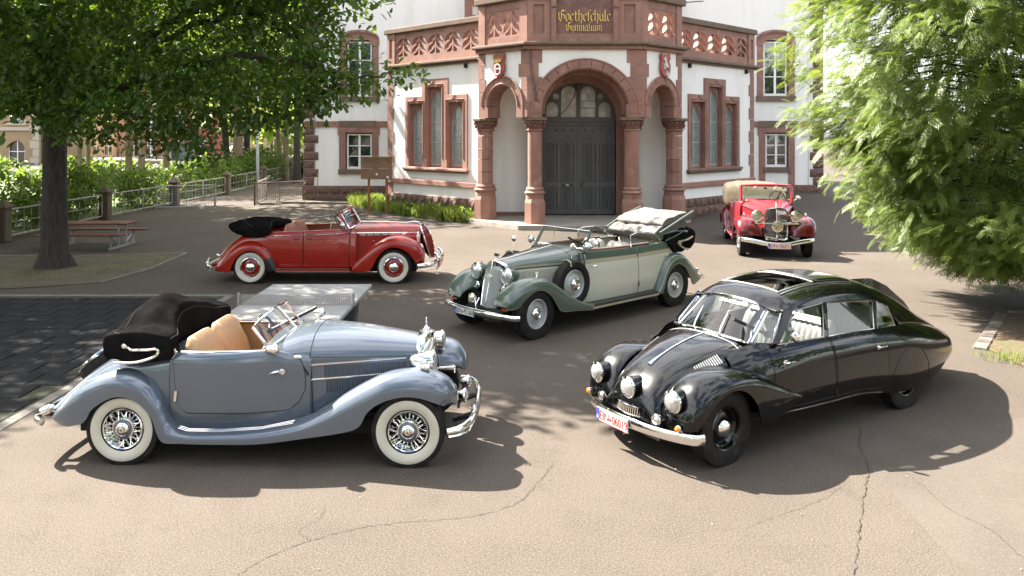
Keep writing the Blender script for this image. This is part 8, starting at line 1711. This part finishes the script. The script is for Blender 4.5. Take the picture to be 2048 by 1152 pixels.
# fallen petals and leaves
n = 1300; u = RG.uniform(0, 1, n); x = np.where(u < .86, RG.uniform(-11, 4, n), RG.uniform(-4, 9, n)); y = np.where(u < .86, RG.uniform(9.5, 30, n), RG.uniform(5, 14, n)); z = np.array([gz(a, b) for a, b in zip(x, y)]) + .013 + np.where((x < -5.8) & (y < 16.4), .02, 0)
MT['petal'] = mat('pale_petal', (0.294, 0.266, 0.203), .9, c2=(0.14, 0.105, 0.056), scale=.9, lo=.45, hi=.55)
o = inst('fallen_petals', LEAF[0], LEAF[1], np.stack([x, y, z], 1), basis(np.stack([np.cos(u * 99), np.sin(u * 99), np.zeros(n)], 1), np.tile(np.array((0, 0, 1.0)), (n, 1)) + RG.normal(size=(n, 3)) * .15), RG.uniform(.008, .03, n), 'petal'); o['kind'] = 'stuff'; o['label'] = 'pale petals and leaf scraps scattered on the asphalt'
# ================================================================ HOUSES BEYOND THE STREET
MT['ochre'] = mat('ochre_plaster', (0.345, 0.2475, 0.1425), 0.9, c2=(0.3, 0.2137, 0.1237), scale=.5); MT['cream'] = mat('cream_plaster', (0.465, 0.39, 0.2475), 0.9, c2=(0.4275, 0.3525, 0.2175), scale=.4)
MT['brick'] = mat('red_brick_wall', (0.27, 0.07875, 0.045), 0.9, c2=(0.2175, 0.06, 0.036), scale=2); MT['sandlt'] = mat('pale_trim', (0.45, 0.39, 0.315), 0.85); MT['tile_red'] = mat('red_roof_tiles', (0.255, 0.075, 0.04125), 0.85, c2=(0.1875, 0.05625, 0.03375), scale=3); MT['pole_white'] = mat('white_pole', (0.75, 0.75, 0.75), .5)
def house(name, label, x0, x1, y, depth, h, wall, rows, cols, ww, wh, z0, dz, arched=False, roof='tile_red', bands=()):
    t = empty(name, ((x0 + x1) / 2, y, 0)); tag(t, label, 'house'); w = x1 - x0; fr = Fr((0, 0, 0), (1, 0, 0), (0, -1, 0)); hol = []; sp = w / cols
    for r in range(rows):
        for c in range(cols):
            cx = -w / 2 + sp * (c + .5); zz = z0 + r * dz; hol.append([(cx - ww / 2, zz), (cx + ww / 2, zz)] + (arc(cx, zz + wh - ww / 2, ww / 2, 0, 180, 9, ww * .6) if arched and r == 0 else [(cx + ww / 2, zz + wh), (cx - ww / 2, zz + wh)]))
    MB().slab([rect(-w / 2, -1.0, w / 2, h)] + hol, fr, 0, -.35).obj('front_wall', wall, t, smooth=0)
    MB().box((0, depth / 2 + .7, h / 2 - .5), (w, depth, h + .95)).obj('body', wall, t, smooth=0)
    for hp in hol:
        f = MB().slab([hp], fr, -.22, -.28).obj('pane', 'pane', t, smooth=0)
        us = [u for u, z in hp]; zs = [z for u, z in hp]; c = (min(us) + max(us)) / 2
        m = MB(); fb(m, fr, c - .05, c + .05, min(zs), max(zs), -.219, -.15); fb(m, fr, min(us), max(us), min(zs) + wh * .62, min(zs) + wh * .62 + .08, -.149, -.12)
        for u in (min(us), max(us) - .08): fb(m, fr, u, u + .08, min(zs), max(zs) - (.5 if arched else 0), -.119, -.08)
        m.obj('window_frame', 'winframe', t, smooth=0)
        fb(MB(), fr, min(us) - .2, max(us) + .2, min(zs) - .25, min(zs) - .02, -.1, .15).obj('sill', 'sandlt', t, smooth=0)
    for zb in bands: fb(MB(), fr, -w / 2, w / 2, zb, zb + .35, .001, .18).obj('string_course', 'sandlt', t, smooth=0)
    MB().add([(-w / 2 - .4, -.4, h - .02), (w / 2 + .4, -.4, h - .02), (w / 2 + .4, depth * .5, h + depth * .45), (-w / 2 - .4, depth * .5, h + depth * .45), (-w / 2 - .4, depth + 1, h - .02), (w / 2 + .4, depth + 1, h - .02)], [(0, 1, 2, 3), (3, 2, 5, 4), (0, 3, 4), (1, 5, 2)]).obj('roof', roof, t, smooth=0)
    return t, fr
X = lambda px, y: (px - 1024) * y / 1600
t, fr = house('ochre_house', 'ochre house with arched ground floor window at the left edge', X(-190, 82), X(78, 82), 82, 10, 13, 'ochre', 3, 3, 1.7, 2.6, -.2, 4.6, True, bands=(3.6, 8.2))
for k in range(16): fb(MB(), fr, (X(78, 82) - X(-190, 82)) / 2 - (.9 if k % 2 else .6), (X(78, 82) - X(-190, 82)) / 2 + .02, -.8 + k * .85, -.8 + k * .85 + .8, .001, .1).obj('corner_stone', 'sandlt', t, smooth=0)
house('cream_house', 'cream yellow house between the oak and the red brick house', X(105, 105), X(232, 105), 105, 9, 8.5, 'cream', 2, 4, 1.1, 1.8, .5, 3.6)
t, fr = house('brick_house', 'red brick house with pale trim behind the trees', X(262, 96), X(372, 96), 96, 12, 11.5, 'brick', 3, 4, 1.1, 1.9, .6, 3.6, bands=(3.3, 7.0))
for k in range(13): fb(MB(), fr, -3.3, 3.3, -.6 + k * .9, -.6 + k * .9 + .06, .001, .03).obj('brick_band', 'tile_red', t, smooth=0)
t = empty('flagpole', (X(302, 90), 90, 0)); tag(t, 'white flagpole in front of the red brick house', 'flagpole'); MB().tube([(0, 0, -.5), (0, 0, 9)], [.14, .08], 8).obj('pole', 'pole_white', t); MB().rev([(.001, -.1), (.12, 0), (.001, .1)], (0, 0, 9.05), (0, 0, 1), 10, cap=False).obj('finial', 'pole_white', t)
house('pale_house', 'pale house half hidden behind the triple tree group', X(400, 125), X(560, 125), 125, 10, 9, 'cream', 2, 6, 1.2, 1.8, .6, 3.6)
# bus shelter at the street
t = empty('bus_shelter', (X(375, 88), 88, 0)); tag(t, 'glass bus shelter at the street beyond the trees', 'bus shelter')
for x in (-1.6, 1.6): MB().box((x, 0, 1.2), (.1, 1.2, 2.4)).obj('side_post', 'iron', t, smooth=0)
MB().box((0, 0, 2.45), (3.6, 1.6, .12)).obj('roof', 'iron', t, smooth=0); MB().box((0, .5, 1.3), (3.1, .04, 1.9)).obj('back_pane', 'leadpane', t, smooth=0)
# woods that close the view behind the street and the school
def wood(name, label, boxes, per, size, mt, csz=.9, rr=4):
    bl = []; rn = random.Random(len(name))
    for x0, y0, x1, y1, h, n in boxes:
        for k in range(n): s_ = (k + rn.random()) / n; bl.append(((x0 + (x1 - x0) * s_ + rn.uniform(-3, 3), y0 + (y1 - y0) * s_ + rn.uniform(-3, 3), h * rn.uniform(.2, .8)), (rr * rn.uniform(.75, 1.25), rr * rn.uniform(.75, 1.25), h * .3), 1))
    o = leaves(name, bl, size, per, LEAF, mt, None, cl=6, csz=csz, shell=.5); o['kind'] = 'stuff'; o['label'] = label
wood('distant_trees', 'mass of light green trees beyond the street', [(-95, 125, 5, 150, 15, 30), (-25, 75, -14, 75, 11, 5)], 3.2, 1.1, 'light_leaf')
wood('far_hedge', 'low leafy hedge along the far side of the verge', [(-52, 58, -19, 62, 1.3, 24), (-38, 50, -20, 52, 1.0, 12)], 40, .42, 'hedge_leaf', .25, 1.6)
wood('tree_belt', 'belt of trees round the far side of the yard', [(-45, -16, 45, -20, 14, 26), (34, -16, 40, 40, 13, 14), (-40, -16, -34, 14, 13, 8)], 3.2, 1.1, 'oak_leaf')  # out of view, added to darken ambient light and car reflections
